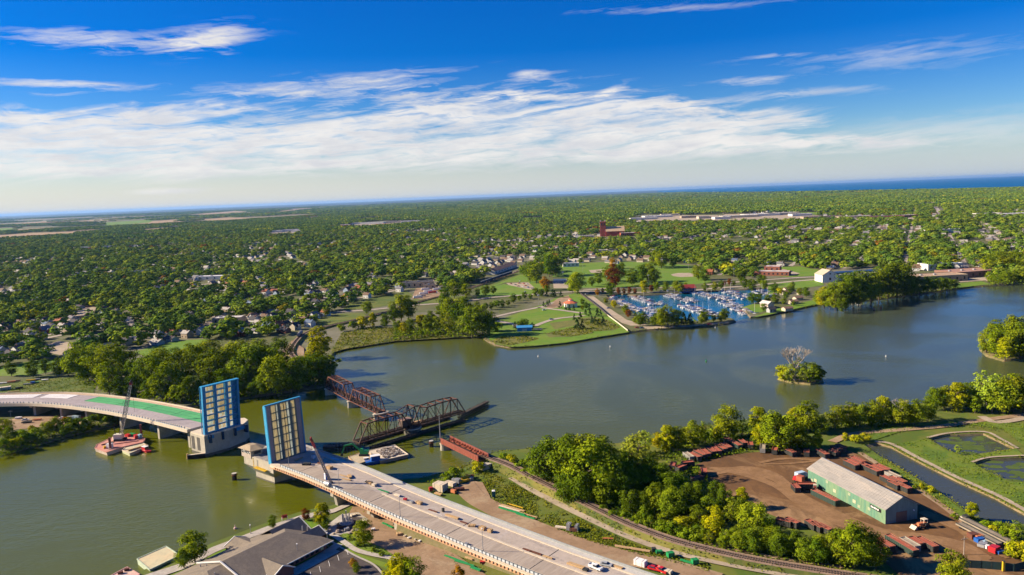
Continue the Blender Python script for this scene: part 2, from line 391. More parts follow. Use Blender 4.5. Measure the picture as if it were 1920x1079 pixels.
# islands
def island(pts, name='island_ground'):
    q = P(pts, 0); c = sum(q, Vector()) / len(q); n = len(q); b = MB()
    i2 = [c + (p - c) * .93 for p in q]
    b.add([(p.x, p.y, -.3) for p in q] + [(p.x, p.y, .9) for p in i2], [(i, (i + 1) % n, n + (i + 1) % n, n + i) for i in range(n)] + [tuple(range(n, 2 * n))])
    tag(b.build(name, mat('island_soil', (0.30, 0.22, 0.11), (0.11, 0.12, 0.03), 0.2, 0.95)), kind='structure')
island([(1456, 712), (1480, 719), (1520, 723), (1546, 718), (1542, 710), (1500, 705), (1462, 705)])
island([(1834, 657), (1848, 670), (1880, 679), (1925, 677), (2000, 668), (2040, 650), (1990, 632), (1900, 632), (1850, 640)])

# sheets laid over the land (4 cm steps)
_lay = [0]
def sheet(name, px, m, kind='structure', up=None):
    _lay[0] += 1
    return poly(name, P(px), GZ + (up if up else 0.04 + 0.004 * _lay[0]), m, kind)
PARK = [(912, 632), (930, 602), (975, 586), (1015, 572), (1040, 560), (1062, 554), (1085, 549), (1100, 556), (1140, 590), (1180, 623), (1130, 631), (1060, 643), (1000, 649), (960, 651), (930, 646)]
sheet('park_lawn', PARK, LAWN)
sheet('meadow', [(918, 640), (940, 632), (990, 630), (1012, 636), (985, 643), (955, 648), (932, 645)], MEADOW)
sheet('meadow', [(1022, 626), (1080, 613), (1110, 616), (1112, 625), (1070, 632), (1030, 633)], MEADOW)
sheet('meadow', [(1085, 598), (1115, 594), (1140, 600), (1163, 614), (1150, 620), (1115, 622), (1085, 612)], MEADOW)
sheet('meadow', [(1030, 606), (1078, 600), (1082, 610), (1040, 618)], MEADOW)
sheet('marsh', [(620, 662), (640, 625), (700, 612), (760, 618), (840, 626), (905, 631), (860, 633), (740, 640), (650, 654)], REED, 'structure')
for nm, px, w, m in (
    ('park_path', [(915, 600), (927, 595), (970, 585), (1017, 575.5), (1036, 568)], 6.5, ROAD),
    ('park_path', [(1010, 577), (1050, 582), (1092, 588)], 6.5, ROAD),
    ('park_path', [(1003, 612), (1020, 605), (1045, 598), (1082, 594), (1096, 592)], 6.5, ROAD),
    ('park_path', [(922, 601), (945, 605), (965, 609), (975, 616), (1016, 618)], 7, ROAD),
    ('park_road', [(520, 602), (600, 590), (630, 586), (700, 581), (777, 573), (831, 569), (887, 563), (925, 558), (992, 553), (1067, 548), (1110, 547), (1210, 549), (1290, 546), (1340, 541), (1400, 537), (1440, 533), (1500, 527), (1545, 524)], 9, ROAD),
    ('park_road', [(1092, 545), (1150, 541), (1230, 540), (1300, 538)], 7, ROAD),
    ('town_street', [(560, 563), (640, 556), (700, 549), (760, 540), (812, 538)], 8, ROAD),
    ('town_street', [(905, 531), (950, 517), (990, 502), (1040, 480), (1090, 460)], 9, ROAD),
    ('town_street', [(1741, 362), (1748, 378), (1757, 392), (1764, 402)], 16, ROAD),
    ('town_street', [(1320, 535), (1400, 528), (1500, 521), (1560, 519)], 9, ROAD),
    ('town_street', [(1830, 452), (1850, 470), (1865, 487)], 9, ROAD),
    ('town_street', [(1040, 480), (1130, 470), (1250, 462), (1400, 452)], 9, ROAD),
    ('town_street', [(150, 640), (240, 622), (330, 604), (440, 590)], 9, ROAD),
    ('town_street', [(0, 652), (100, 632), (150, 622)], 9, ROAD),
    ('town_street', [(240, 590), (246, 612), (252, 640)], 8, ROAD),
):
    ribbon(nm, px, w, m, 0.3)
sheet('boat_ramp_lot', [(1093, 556), (1113, 556), (1145, 580), (1175, 600), (1200, 607), (1215, 610), (1198, 611), (1182, 611), (1166, 606)], SAND)
sheet('promenade', [(1205, 612), (1260, 612), (1320, 608), (1366, 603), (1366, 606), (1320, 611), (1262, 615), (1210, 618)], SAND)
sheet('pavilion_forecourt', [(1026, 573), (1046, 560), (1066, 554), (1070, 562), (1050, 577), (1024, 579)], TAN)
sheet('skate_park_lot', [(949, 531), (992, 530), (1008, 543), (966, 545)], SAND)
sheet('gravel_lot', [(1037, 529), (1067, 529), (1075, 541), (1038, 541)], SAND)
sheet('blue_ground_patch', [(1037, 523.5), (1066, 523), (1066, 528.5), (1038, 529)], mat('dark_blue_ground', (0.04, 0.08, 0.16), (0.03, 0.06, 0.13), 0.1, 0.8))  # flat dark blue patch on the park ground
sheet('park_lawn', [(1040, 497), (1140, 491), (1240, 492), (1320, 502), (1335, 530), (1240, 540), (1150, 540), (1080, 540), (1075, 522), (1036, 520)], LAWN)
sheet('infield', [(1104, 507), (1135, 505), (1140, 512), (1108, 512)], SAND)
sheet('infield', [(1258, 515), (1270, 512.5), (1292, 512), (1304, 515), (1300, 519), (1276, 520), (1262, 518)], SAND)
sheet('park_lawn', [(900, 545), (945, 533), (1005, 546), (1000, 552), (925, 557), (893, 562)], LAWN)
sheet('park_lawn', [(905, 530), (960, 512), (1010, 520), (1030, 545), (1008, 545), (990, 529), (948, 530), (920, 540)], LAWN)
sheet('school_field', [(1405, 503), (1500, 500), (1545, 508), (1540, 517), (1480, 520), (1420, 515)], LAWN)
sheet('school_lot', [(1418, 508), (1470, 505), (1500, 513), (1480, 518), (1430, 516)], SAND)
sheet('park_lawn', [(1440, 531), (1540, 522), (1545, 535), (1480, 545), (1440, 555)], LAWN)
sheet('park_lawn', [(1390, 577), (1410, 571), (1440, 571), (1445, 580), (1420, 588)], LAWN)
sheet('park_lawn', [(1410, 596), (1470, 575), (1540, 560), (1540, 569), (1490, 580), (1440, 591)], LAWN)
sheet('lawn', [(1790, 532), (1840, 528), (1856, 533), (1800, 540), (1770, 543)], LAWN)
sheet('factory_lot', [(1790, 520), (1850, 517), (1850, 526), (1795, 530)], SAND)
sheet('lawn', [(660, 565), (720, 556), (762, 545), (775, 555), (760, 568), (700, 578), (640, 583)], GRASS)
sheet('lawn', [(590, 598), (640, 589), (680, 587), (690, 596), (640, 606), (600, 612)], GRASS)
sheet('lawn', [(775, 560), (830, 555), (885, 556), (880, 562), (830, 568), (778, 571)], GRASS)
sheet('lawn', [(885, 540), (980, 508), (984, 512), (900, 545)], GRASS)
sheet('lawn', [(250, 660), (330, 640), (390, 636), (380, 650), (280, 672)], LAWN)
sheet('lawn', [(0, 688), (70, 676), (130, 672), (130, 690), (60, 705), (-20, 706)], LAWN)
sheet('lawn', [(-60, 736), (60, 712), (150, 708), (180, 722), (176, 738), (100, 740), (-60, 745)], GRASS)
sheet('trailer_lot', [(780, 541), (815, 538), (840, 541), (838, 556), (790, 562), (772, 560)], TAN)
sheet('gravel_lot', [(115, 588), (170, 574), (195, 578), (150, 596)], SAND)
sheet('gravel_lot', [(372, 606), (430, 596), (455, 606), (430, 622), (395, 622)], SAND)
sheet('gravel_lot', [(60, 655), (110, 640), (150, 645), (120, 668)], SAND)
sheet('work_yard', [(-60, 806), (0, 790), (60, 780), (120, 779), (190, 781), (160, 797), (90, 801), (30, 806), (-60, 822)], TAN)
# far fields and commercial lots
for px in ([(-80, 447), (60, 437), (130, 435), (150, 441), (20, 449)], [(190, 424), (260, 417), (330, 412), (340, 416), (240, 424)], [(340, 404), (440, 396), (480, 398), (380, 406)], [(100, 437), (170, 431), (230, 430), (160, 438)],
           [(570, 409), (604, 405), (606, 409), (575, 413)], [(660, 412), (715, 406), (720, 410), (670, 415)], [(250, 432), (340, 425), (352, 428), (280, 436)], [(20, 432), (100, 426), (110, 429), (30, 437)], [(500, 399), (560, 392), (620, 388), (560, 396)], [(1100, 364), (1150, 361.5), (1185, 362.5), (1120, 365.5)], [(640, 387), (700, 382), (690, 386)], [(-40, 424), (60, 417), (150, 411), (60, 422)],
           [(120, 417), (200, 411), (290, 404), (200, 414)], [(380, 412), (430, 408), (470, 409), (400, 416)]):
    sheet('farm_field', px, FIELD)
for px in ([(230, 440), (305, 437), (300, 442), (240, 444)], [(190, 418), (290, 412), (280, 418), (200, 424)], [(970, 409), (1030, 407), (1030, 413), (975, 415)], [(1500, 398), (1560, 399), (1560, 403), (1500, 402)], [(1690, 405), (1760, 406), (1758, 410), (1690, 409)], [(420, 437), (480, 434), (480, 438), (425, 441)], [(-40, 430), (25, 428), (20, 435), (-40, 437)]):
    sheet('green_field', px, LAWN)
for px in ([(1180, 411), (1240, 404), (1345, 404), (1360, 413), (1290, 414), (1200, 416)], [(1340, 410), (1360, 402), (1480, 399), (1522, 402), (1515, 412), (1380, 415)], [(1510, 404), (1620, 407), (1710, 408), (1720, 413), (1560, 412), (1510, 412)], [(625, 424), (700, 418), (800, 414), (805, 419), (700, 427), (630, 430)], [(495, 438), (570, 431), (580, 437), (510, 443)], [(1060, 447), (1130, 442), (1130, 449), (1075, 453)], [(1870, 404), (1925, 402), (1925, 407), (1870, 409)]):
    sheet('paved_lot', px, SAND)

FARM = mat('farmland_patchwork', (0.27, 0.20, 0.11), (0.12, 0.14, 0.04), 0.0009, 0.95, c3=(0.10, 0.12, 0.03), stretch=(1, .45, 1))
sheet('farmland', [(-500, 462), (-60, 447), (150, 436), (380, 421), (640, 401), (900, 377), (800, 376.5), (500, 387.5), (200, 399), (-100, 411), (-500, 428)], FARM, up=0.03)
poly('distant_forest', [v2(-74000, 24000), v2(74000, 24000), v2(74000, 109000), v2(-74000, 109000)], GZ + 0.25, mat('distant_forest', (0.030, 0.052, 0.028), (0.045, 0.062, 0.03), 0.0006, 0.95, c3=(0.07, 0.075, 0.035)))
# near shore: yard, tracks, lots
YARD = [(1300, 874), (1356, 855), (1420, 849), (1500, 845), (1560, 849), (1590, 846), (1625, 860), (1680, 895), (1770, 948), (1835, 988), (1900, 1012), (1930, 1045), (1930, 1092), (1700, 1092), (1640, 1040), (1600, 1012), (1565, 1007), (1470, 977), (1430, 960), (1362, 934), (1322, 908)]
sheet('dirt_yard', YARD, DIRT)
sheet('pond_meadow', [(1640, 826), (1720, 800), (1800, 795), (1880, 805), (1935, 850), (1990, 852), (1990, 845), (1935, 800), (1870, 790), (1800, 790), (1700, 797), (1600, 812)], LAWN2)
sheet('pond_meadow', [(1672, 835), (1738, 824), (1780, 848), (1810, 856), (1856, 850), (1906, 843), (1920, 855), (1854, 859), (1822, 867), (1850, 885), (1890, 904), (1935, 908), (1935, 962), (1870, 930), (1796, 897), (1722, 860)], LAWN2)
sheet('pond_meadow', [(1604, 846), (1645, 856), (1684, 879), (1757, 923), (1820, 969), (1862, 984), (1850, 1000), (1818, 985), (1757, 945), (1680, 893), (1622, 858)], LAWN2)
ribbon('pond_track', [(1640, 829), (1672, 834), (1724, 861), (1798, 898), (1872, 931), (1935, 966)], 2.6, SAND, 0.42)
ribbon('pond_track', [(1738, 822), (1782, 813), (1846, 811), (1876, 824), (1908, 842)], 1.8, SAND, 0.42)
ribbon('pond_track', [(1822, 868), (1855, 859), (1930, 855)], 1.5, SAND, 0.42)
ribbon('pond_track', [(1612, 850), (1640, 868), (1700, 906), (1760, 945), (1812, 985)], 3.0, TAN, 0.42)
ribbon('dirt_track', [(1560, 830), (1600, 815), (1680, 808), (1770, 800), (1850, 788), (1935, 778)], 5, TAN, 0.42)
ribbon('dirt_track', [(1840, 782), (1870, 793), (1935, 783)], 5, SAND, 0.44)
ribbon('construction_road', [(868, 908), (890, 934), (925, 955), (980, 982), (1055, 1012), (1130, 1037), (1205, 1054), (1260, 1066), (1345, 1090)], 11, TAN, 0.45)
sheet('dirt_patch', [(880, 902), (905, 906), (918, 930), (925, 952), (900, 950), (870, 930), (858, 918), (870, 914)], TAN)
sheet('bare_ground', [(640, 990), (662, 950), (700, 952), (740, 975), (800, 1010), (860, 1045), (930, 1092), (770, 1092), (742, 1052), (700, 1035), (660, 1015)], TAN)
sheet('parking_lot', [(440, 1130), (560, 1073), (605, 1050), (640, 1026), (660, 1042), (700, 1062), (725, 1092), (720, 1200), (480, 1200)], ASPH)
sheet('plaza_paving', [(605, 992), (640, 966), (672, 962), (690, 975), (672, 995), (645, 1004), (616, 1004)], CONC)
sheet('plaza_shade', [(630, 984), (655, 970), (680, 972), (676, 988), (655, 998), (636, 994)], ASPH)  # dark sheet painting the shadow that lies on the plaza
ribbon('garden_path', [(604, 990), (622, 1003), (645, 1018), (668, 1033), (700, 1042), (735, 1049), (770, 1062)], 2.6, CONC, 0.45)
ribbon('curb', [(612, 1011), (640, 1029), (668, 1045), (702, 1062), (728, 1092)], 0.9, CONC, 0.48)
sheet('riverside_walk', [(262, 1083), (342, 1057), (397, 1028), (502, 988), (563, 968), (594, 961), (624, 956), (660, 940), (668, 944), (628, 962), (600, 969), (566, 975), (508, 995), (404, 1037), (352, 1066), (270, 1094)], CONC)
sheet('building_lawn', [(283, 1094), (352, 1067), (404, 1038), (508, 996), (560, 978), (600, 972), (612, 985), (600, 1040), (440, 1130), (300, 1130)], LAWN)
sheet('garden_lawn', [(640, 1003), (660, 1000), (676, 1012), (720, 1030), (742, 1046), (720, 1045), (690, 1038), (662, 1024)], LAWN)
sheet('garden_lawn', [(625, 1014), (640, 1022), (670, 1040), (720, 1056), (735, 1060), (728, 1070), (700, 1058), (655, 1036)], LAWN)
ribbon('sidewalk', [(560, 1068), (600, 1046), (636, 1022)], 4, CONC, 0.46)
for i in range(9):
    a = W(650 - i * 17, 1033 + i * 10.5); b = a + Vector((1.6, -4.6, 0)); d = (b - a); n = Vector((-d.y, d.x, 0)).normalized() * .09; up = Vector((0, 0, .5))
    tag(MB().quad(*[q + up for q in (a - n, b - n, b + n, a + n)]).build('parking_line', WHITE), kind='structure')

RUT = [mat('pale_rut', (0.29, 0.165, 0.075), (0.20, 0.108, 0.045), 0.16, 0.95), mat('dark_rut', (0.075, 0.04, 0.02), (0.10, 0.055, 0.028), 0.3, 0.95)]
rr_ = random.Random(8)
for k in range(13):
    o = k % 11; j = lambda s: rr_.uniform(-s, s)
    px = ([(1330 + j(14), 885 + j(8)), (1400 + j(10), 878 + o * 2), (1450 + j(6), 890 + o * 3.4), (1500 + j(5), 925 + o * 3.2), (1570 + j(6), 962 + o * 3), (1650 + j(5), 996 + o * 2.2), (1730 + j(8), 1005 + o * 2.6), (1800 + j(8), 1020 + o * 3.4), (1850 + j(10), 1045 + o * 2)] if k < 8 else
          [(1420 + j(20), 872 + j(6)), (1480 + j(10), 866 + j(5)), (1560 + j(6), 866 + j(3))] if k < 10 else [(1730 + j(6), 960 + j(4)), (1780 + j(8), 985 + j(6)), (1830 + j(6), 1015 + j(6)), (1885 + j(5), 1050 + j(6))])
    ribbon('wheel_rut', px, rr_.uniform(1.6, 4.5), RUT[0], 0.47 + k * 0.004)
# railway: embankment, ballast, track
EMB = []
def railway(px, z0, z1, top=5.5, foot=9.5, track=True):
    pts = spline(P(px, GZ), 0.125); n = len(pts); hs = [z0 + (z1 - z0) * i / (n - 1) for i in range(n)]
    A, B = sides(pts, top / 2, top / 2); C, D = sides(pts, foot / 2, foot / 2); b = MB(); vs = []
    for i in range(n): vs += [(C[i].x, C[i].y, GZ), (A[i].x, A[i].y, hs[i]), (B[i].x, B[i].y, hs[i]), (D[i].x, D[i].y, GZ)]
    for k in range(3): b.add(vs, [(4 * i + k, 4 * i + 4 + k, 4 * i + 5 + k, 4 * i + 1 + k)[::-1] for i in range(n - 1)], 1 if k == 1 else 0)
    EMB.extend([(C[i], A[i], hs[i]) for i in range(n)] + [(D[i], B[i], hs[i]) for i in range(n)])
    tag(b.build('railway_embankment', [REED, BALLAST]), kind='structure')
    t = MB(); L = [0.0]
    for i in range(n - 1): L.append(L[-1] + (pts[i + 1] - pts[i]).length)
    A, B = sides(pts, .75, .75)
    for q in (A, B):
        for i in range(n - 1): t.beam((q[i].x, q[i].y, hs[i] + .28), (q[i + 1].x, q[i + 1].y, hs[i + 1] + .28), .16, .18, 0)
    s = 0.0; k = 0
    while s < L[-1]:
        while L[k + 1] < s: k += 1
        f = (s - L[k]) / (L[k + 1] - L[k]); p = pts[k].lerp(pts[k + 1], f); z = hs[k] + (hs[k + 1] - hs[k]) * f
        d = (pts[k + 1] - pts[k]).normalized(); nn = Vector((-d.y, d.x, 0)) * 1.35
        t.beam(Vector((p.x, p.y, z + .11)) - nn, Vector((p.x, p.y, z + .11)) + nn, .32, .2, 1); s += 0.95
    tag(t.build('railway_track', [mat('worn_rail', (0.26, 0.19, 0.15), (0.18, 0.12, 0.09), 0.4, 0.5), mat('tie_wood', (0.075, 0.05, 0.035), (0.05, 0.035, 0.025), 0.5)]), kind='structure')
RAIL_S = [(905, 866), (955, 884), (997, 905), (1062, 937), (1130, 970), (1180, 993), (1260, 1022), (1348, 1044), (1430, 1060), (1538, 1077), (1660, 1094), (1760, 1106)]
railway(RAIL_S, 5.2, 2.6)
ribbon('service_path', [(960, 897), (1000, 921), (1032, 938), (1105, 974), (1180, 1008), (1262, 1036), (1350, 1056), (1440, 1073), (1540, 1090)], 4.6, SAND, 0.5)
ribbon('service_path', [(1285, 1012), (1380, 1033), (1480, 1052), (1580, 1066)], 2.0, TAN, 0.5)
railway([(617, 722), (585, 700), (560, 682), (545, 664), (558, 640), (580, 625), (620, 613), (650, 606), (720, 588), (790, 566), (850, 551), (905, 534), (960, 514), (992, 501)], 4.5, 2.2, foot=10)
sheet('bare_ground', [(520, 672), (548, 640), (570, 655), (572, 690), (545, 690)], TAN, up=0.9)

# ------------------------------------------------------------------ vegetation
LEAF = foliage('leaf', (0.080, 0.132, 0.007), (0.245, 0.305, 0.012))
NEEDLE = foliage('needle', (0.022, 0.05, 0.016), (0.055, 0.095, 0.03), trans=0.1)
G_ = (1, 1, 1)
LEAF_TOWN = foliage('town_leaf', (0.095, 0.148, 0.014), (0.235, 0.28, 0.026), trans=0.08, ramp=[
    (0.0, (.50, .70, 1.0)), (.18, (.66, .82, 1)), (.34, (.9, 1, 1)), (.5, (1.1, 1.06, .9)), (.64, (.76, .92, .9)), (.79, (1.1, 1.12, .8)), (.92, (1.3, 1.25, .9)), (.968, (1.5, 1.0, .6)), (.979, (1.3, .5, .6)), (.990, (1.9, 1.5, .6))])
BARK = mat('bark', (0.13, 0.10, 0.07), (0.07, 0.055, 0.04), 2.0, 0.95)
GREYWOOD = mat('dead_wood', (0.42, 0.36, 0.30), (0.30, 0.25, 0.2), 2.0, 0.9)

def quads_mesh(name, c, nrm, size, tint, m, jit, rs):
    """many small leaf-clump faces: centres c, normals nrm, half sizes"""
    n = len(c); q = rs.normal(size=(n, 3)); nrm = nrm + q * jit; nrm /= np.linalg.norm(nrm, axis=1)[:, None] + 1e-9
    a = np.cross(nrm, rs.normal(size=(n, 3))); a /= np.linalg.norm(a, axis=1)[:, None] + 1e-9; b = np.cross(nrm, a)
    s = (size * rs.uniform(.65, 1.3, n))[:, None]; s2 = s * rs.uniform(.55, 1.0, (n, 1))
    bend = nrm * s * 0.35
    v = np.empty((n, 4, 3)); v[:, 0] = c - a * s; v[:, 1] = c - b * s2 - bend; v[:, 2] = c + a * s; v[:, 3] = c + b * s2 + bend * .5
    me = bpy.data.meshes.new(name); me.vertices.add(n * 4); me.loops.add(n * 4); me.polygons.add(n)
    me.vertices.foreach_set('co', v.reshape(-1)); me.loops.foreach_set('vertex_index', np.arange(n * 4))
    me.polygons.foreach_set('loop_start', np.arange(0, n * 4, 4)); me.polygons.foreach_set('loop_total', np.full(n, 4))
    at = me.attributes.new('tint', 'FLOAT', 'FACE'); at.data.foreach_set('value', np.clip(tint, 0, 1).astype(np.float32))
    me.materials.append(m); me.update(); me.validate()
    return me

def crown(seed, jit=.38, rx=.36, rz=.43, cz=.56, lobes=44, per=92, ls=.021, m=None, lump=.17, cone=False, flat=0.0, name='crown'):
    """leaves of a tree one unit high, gathered in lobes with gaps between them"""
    rs = np.random.RandomState(seed); C, N, T = [], [], []
    for i in range(lobes):
        d = rs.normal(size=3); d /= np.linalg.norm(d); r = rs.uniform(.35, 1.0) ** .6
        if cone:
            z = rs.uniform(.06, .97); a = rs.uniform(0, 6.28); rr = rx * (1.02 - z) * rs.uniform(.55, 1); p = np.array([rr * math.cos(a), rr * math.sin(a), z]); lr = lump * (1.1 - z * .8)
        else:
            p = np.array([d[0] * rx * r, d[1] * rx * r, cz + d[2] * rz * r * (1 - flat)]); lr = lump * rs.uniform(.6, 1.15)
            k = 1 - abs(p[2] - cz) / rz * .35; p[:2] *= max(k, .5)
        q = rs.normal(size=(per, 3)); q /= np.linalg.norm(q, axis=1)[:, None]; q[:, 2] = np.where(q[:, 2] < -.35, -q[:, 2], q[:, 2])
        pos = p + q * lr * rs.uniform(.55, 1.05, (per, 1)) * np.array([1, 1, .8])
        C.append(pos); N.append(q * .7 + (pos - np.array([0, 0, cz - .1])) * np.array([1.7, 1.7, 1.5]) + np.array([0, 0, .15])); T.append(np.clip(rs.uniform(0.1, .9) + rs.normal(0, .16, per), 0, 1))
    C = np.concatenate(C); C[:, 2] = np.maximum(C[:, 2], .015)
    return quads_mesh(name, C, np.concatenate(N), np.full(len(C), ls), np.concatenate(T), m or LEAF, jit, rs)

def trunk_mesh(seed, h0=.62, r=.022, limbs=6, m=None, spread=.25):
    rs = random.Random(seed); b = MB(); x = y = 0; prev = Vector((0, 0, -.03))
    for i in range(3):
        nx = Vector((rs.uniform(-.02, .02), rs.uniform(-.02, .02), h0 * (i + 1) / 3)); b.cyl(prev, nx, r * (1 - i * .27), r * (.73 - i * .27), 6); prev = nx
    for k in range(limbs):
        z = h0 * rs.uniform(.3, .95); a = k * 2.4 + rs.uniform(-.4, .4); e = Vector((spread * math.cos(a) * rs.uniform(.6, 1), spread * math.sin(a) * rs.uniform(.6, 1), z + rs.uniform(.1, .28)))
        b.cyl((0, 0, z), e, r * .5, r * .12, 5)
    return b

def proto(kind, seeds, trunkargs, **kw):
    out = []
    for s in seeds:
        t = thing(kind, 'x', 'x', (0, 0, -500))
        c = bpy.data.objects.new('crown', crown(s, **kw)); COL.objects.link(c); c.parent = t
        trunk_mesh(s, **trunkargs).build('trunk', BARK, t)
        out.append(t)
    return out
PROTO = {
    'round': proto('leafy_tree', (1, 2, 3), dict(h0=.55), rx=.38, rz=.45, cz=.52),
    'tall': proto('leafy_tree', (4, 5), dict(h0=.7), rx=.27, rz=.47, cz=.51, lobes=46, lump=.14),
    'wide': proto('leafy_tree', (6, 7), dict(h0=.5), rx=.50, rz=.41, cz=.53, lobes=54, lump=.19, ls=.024),
    'airy': proto('leafy_tree', (8, 9), dict(h0=.78, limbs=9), rx=.36, rz=.45, cz=.55, lobes=34, per=36, lump=.13, ls=.024),
    'shrub': proto('shrub', (12, 13, 14), dict(h0=.4, limbs=4), rx=.62, rz=.46, cz=.46, lobes=22, per=40, lump=.27, ls=.06),
    'conifer': proto('conifer_tree', (15, 16), dict(h0=.9, limbs=0, r=.016), rx=.32, lobes=60, per=26, lump=.11, ls=.028, m=NEEDLE, cone=True),
}
def bare_tree():
    t = thing('bare_tree', 'x', 'x', (0, 0, -500)); rs = random.Random(5); b = MB()
    def grow(p, d, l, r, k):
        e = p + d * l; b.cyl(p, e, r, r * .62, 5)
        if k:
            for _ in range(3 if k > 1 else 4):
                grow(e - d * l * rs.uniform(0, .3), (d + Vector((rs.uniform(-1, 1), rs.uniform(-1, 1), rs.uniform(-.2, .7))) * .62).normalized(), l * rs.uniform(.62, .85), r * .6, k - 1)
    tr = MB().cyl((0, 0, -.03), (0, 0, .3), .03, .022, 7).build('trunk', GREYWOOD, t)
    for a in (0, 1.3, 2.6, 3.9, 5.2): grow(Vector((0, 0, .22)), Vector((math.cos(a) * .45, math.sin(a) * .45, 1)).normalized(), .27, .016, 3)
    b.build('branches', GREYWOOD, t); return t
PROTO['bare'] = [bare_tree()]
LOOK = {   # kind: prototype, width factor, colour multiplier, words
    'g': ('round', 1, (1, 1, 1), 'full green tree'), 'b': ('round', 1.05, (1.25, 1.12, .9), 'bright green tree'), 'd': ('round', 1, (.66, .75, .8), 'dark green tree'),
    't': ('tall', 1, (1.1, 1.05, .9), 'slender green tree'), 'y': ('tall', 1.15, (1.95, 1.45, .6), 'yellow-green tree'), 'w': ('wide', 1, (1.05, 1.03, .9), 'broad spreading green tree'),
    'p': ('airy', 1, (1.5, 1.38, 2.6), 'pale airy tree'), 'o': ('round', .95, (2.6, 1.0, .5), 'orange-tinged tree'), 'r': ('round', .95, (1.15, .28, 1.2), 'dark red-leaved tree'),
    's': ('shrub', 1, (.95, 1, .9), 'green shrub'), 'S': ('shrub', 1, (.7, .78, .8), 'dark green shrub'), 'q': ('shrub', 1, (1.9, 1.4, .8), 'yellowish shrub'),
    'c': ('conifer', 1, (1, 1, 1), 'dark conifer'), 'x': ('bare', 1, (1, 1, 1), 'bare grey dead tree'), 'a': ('airy', 1, (1.15, 1.05, .9), 'loose open green tree'), 'Y': ('round', 1, (2.3, 1.6, .5), 'golden yellow tree')}
USED = set()
NTREES = [0]
def plant(zone, group, rows, z=GZ):
    """rows of (photo x, photo y of the foot, height in photo pixels, kind): every plant is a thing with its own label"""
    rows = sorted(rows); byk = {}
    for q in rows: byk[q[3]] = byk.get(q[3], 0) + 1
    cnt = {}
    for px, py, hp, k in rows:
        pr, wf, colr, words = LOOK[k]; cnt[k] = cnt.get(k, 0) + 1
        base = W(px, py, z); h = hp * proj(base)[2] / FPX
        first = words.replace('tree', '').replace('shrub', '').strip()
        noun = 'shrub' if 'shrub' in words else ('conifer' if k == 'c' else 'tree')
        label = (words + ' ' + zone) if byk[k] == 1 else f'{nth(cnt[k])} {words} from the left {zone}'
        src = PROTO[pr][rnd.randrange(len(PROTO[pr]))]; v = rnd.uniform(.85, 1.15); w = wf * rnd.uniform(.9, 1.12)
        cm = tuple(min(c * v * rnd.uniform(.94, 1.06), 4) for c in colr)
        NTREES[0] += 1
        if src.name not in USED:
            USED.add(src.name); o = src; o.location = base; o.rotation_euler.z = rnd.uniform(0, 6.28); o.scale = (h * w, h * w, h)
            for c in o.children: c.color = (*cm, 1)
            FIRST.append((o, base)); tag(o, label, noun, group)
        else:
            o = dup(src, base, rnd.uniform(0, 6.28), label, (h * w, h * w, h), group, cm); o['category'] = noun
FIRST = []

plant('in the dense grove beside the dirt yard', 'trees of the grove between the railway and the river',
      [(1026, 908, 90, 'd'), (1050, 896, 74, 'g'), (1072, 925, 112, 'g'), (1104, 942, 118, 'b'), (1128, 925, 104, 'g'), (1150, 940, 100, 'g'), (1090, 895, 84, 'b'), (1120, 900, 88, 'g'), (1092, 948, 70, 'd'), (1140, 953, 72, 'g'), (1165, 950, 78, 'd'),
       (1172, 912, 66, 'd'), (1196, 905, 96, 'p'), (1182, 880, 62, 'p'), (1215, 915, 62, 'd'), (1240, 925, 58, 'd'), (1232, 965, 62, 'g'), (1262, 975, 66, 'g'), (1250, 945, 60, 'd'), (1272, 935, 52, 'd'), (1288, 968, 60, 'd'), (1200, 940, 62, 'd'), (1180, 965, 50, 'd'),
       (1062, 945, 60, 'd'), (1205, 965, 45, 'd'), (1300, 950, 50, 'd'), (1225, 895, 45, 'a')])
plant('between the railway and the dirt yard', 'trees between the railway and the dirt yard',
      [(1340, 1008, 62, 'y'), (1372, 985, 52, 'a'), (1395, 985, 52, 'g'), (1412, 1018, 80, 'b'), (1360, 960, 46, 'd'), (1330, 975, 50, 'd'), (1392, 955, 42, 'y'), (1345, 940, 40, 'd'), (1310, 990, 44, 'g'), (1600, 1066, 92, 'b'), (1575, 1056, 66, 'b'), (1642, 1068, 66, 'g'), (1623, 1060, 74, 'b'), (1783, 1104, 74, 'b'), (1800, 1110, 50, 'b'), (1445, 1000, 30, 'd')])
hedge = []
for i in range(30):
    t = i / 29; hedge.append((1305 + t * 270 + rnd.uniform(-4, 4), 1016 + t * 46 + rnd.uniform(-14, 6), rnd.uniform(30, 54) if i > 5 else 28, rnd.choice('ggbgda')))
plant('in the long row beside the railway track', 'row of trees along the railway track', hedge)
plant('low beside the railway bend', 'shrubs by the railway bend',
      [(1130, 962, 18, 's'), (1150, 975, 20, 'S'), (1172, 978, 22, 's'), (1196, 988, 22, 's'), (1218, 990, 22, 'S'), (1240, 1000, 24, 's'), (1262, 1003, 24, 's'), (1285, 1012, 22, 's'), (1170, 960, 22, 'S'), (1210, 975, 26, 's'), (1250, 985, 26, 's'), (1280, 995, 28, 'q'), (1300, 1015, 24, 's'), (960, 872, 20, 'q'), (978, 884, 22, 's'), (945, 866, 18, 's'), (1000, 900, 20, 's'), (1030, 915, 16, 'q'), (895, 885, 20, 'q'), (905, 880, 14, 'q'), (848, 902, 26, 's'), (985, 895, 18, 's')])
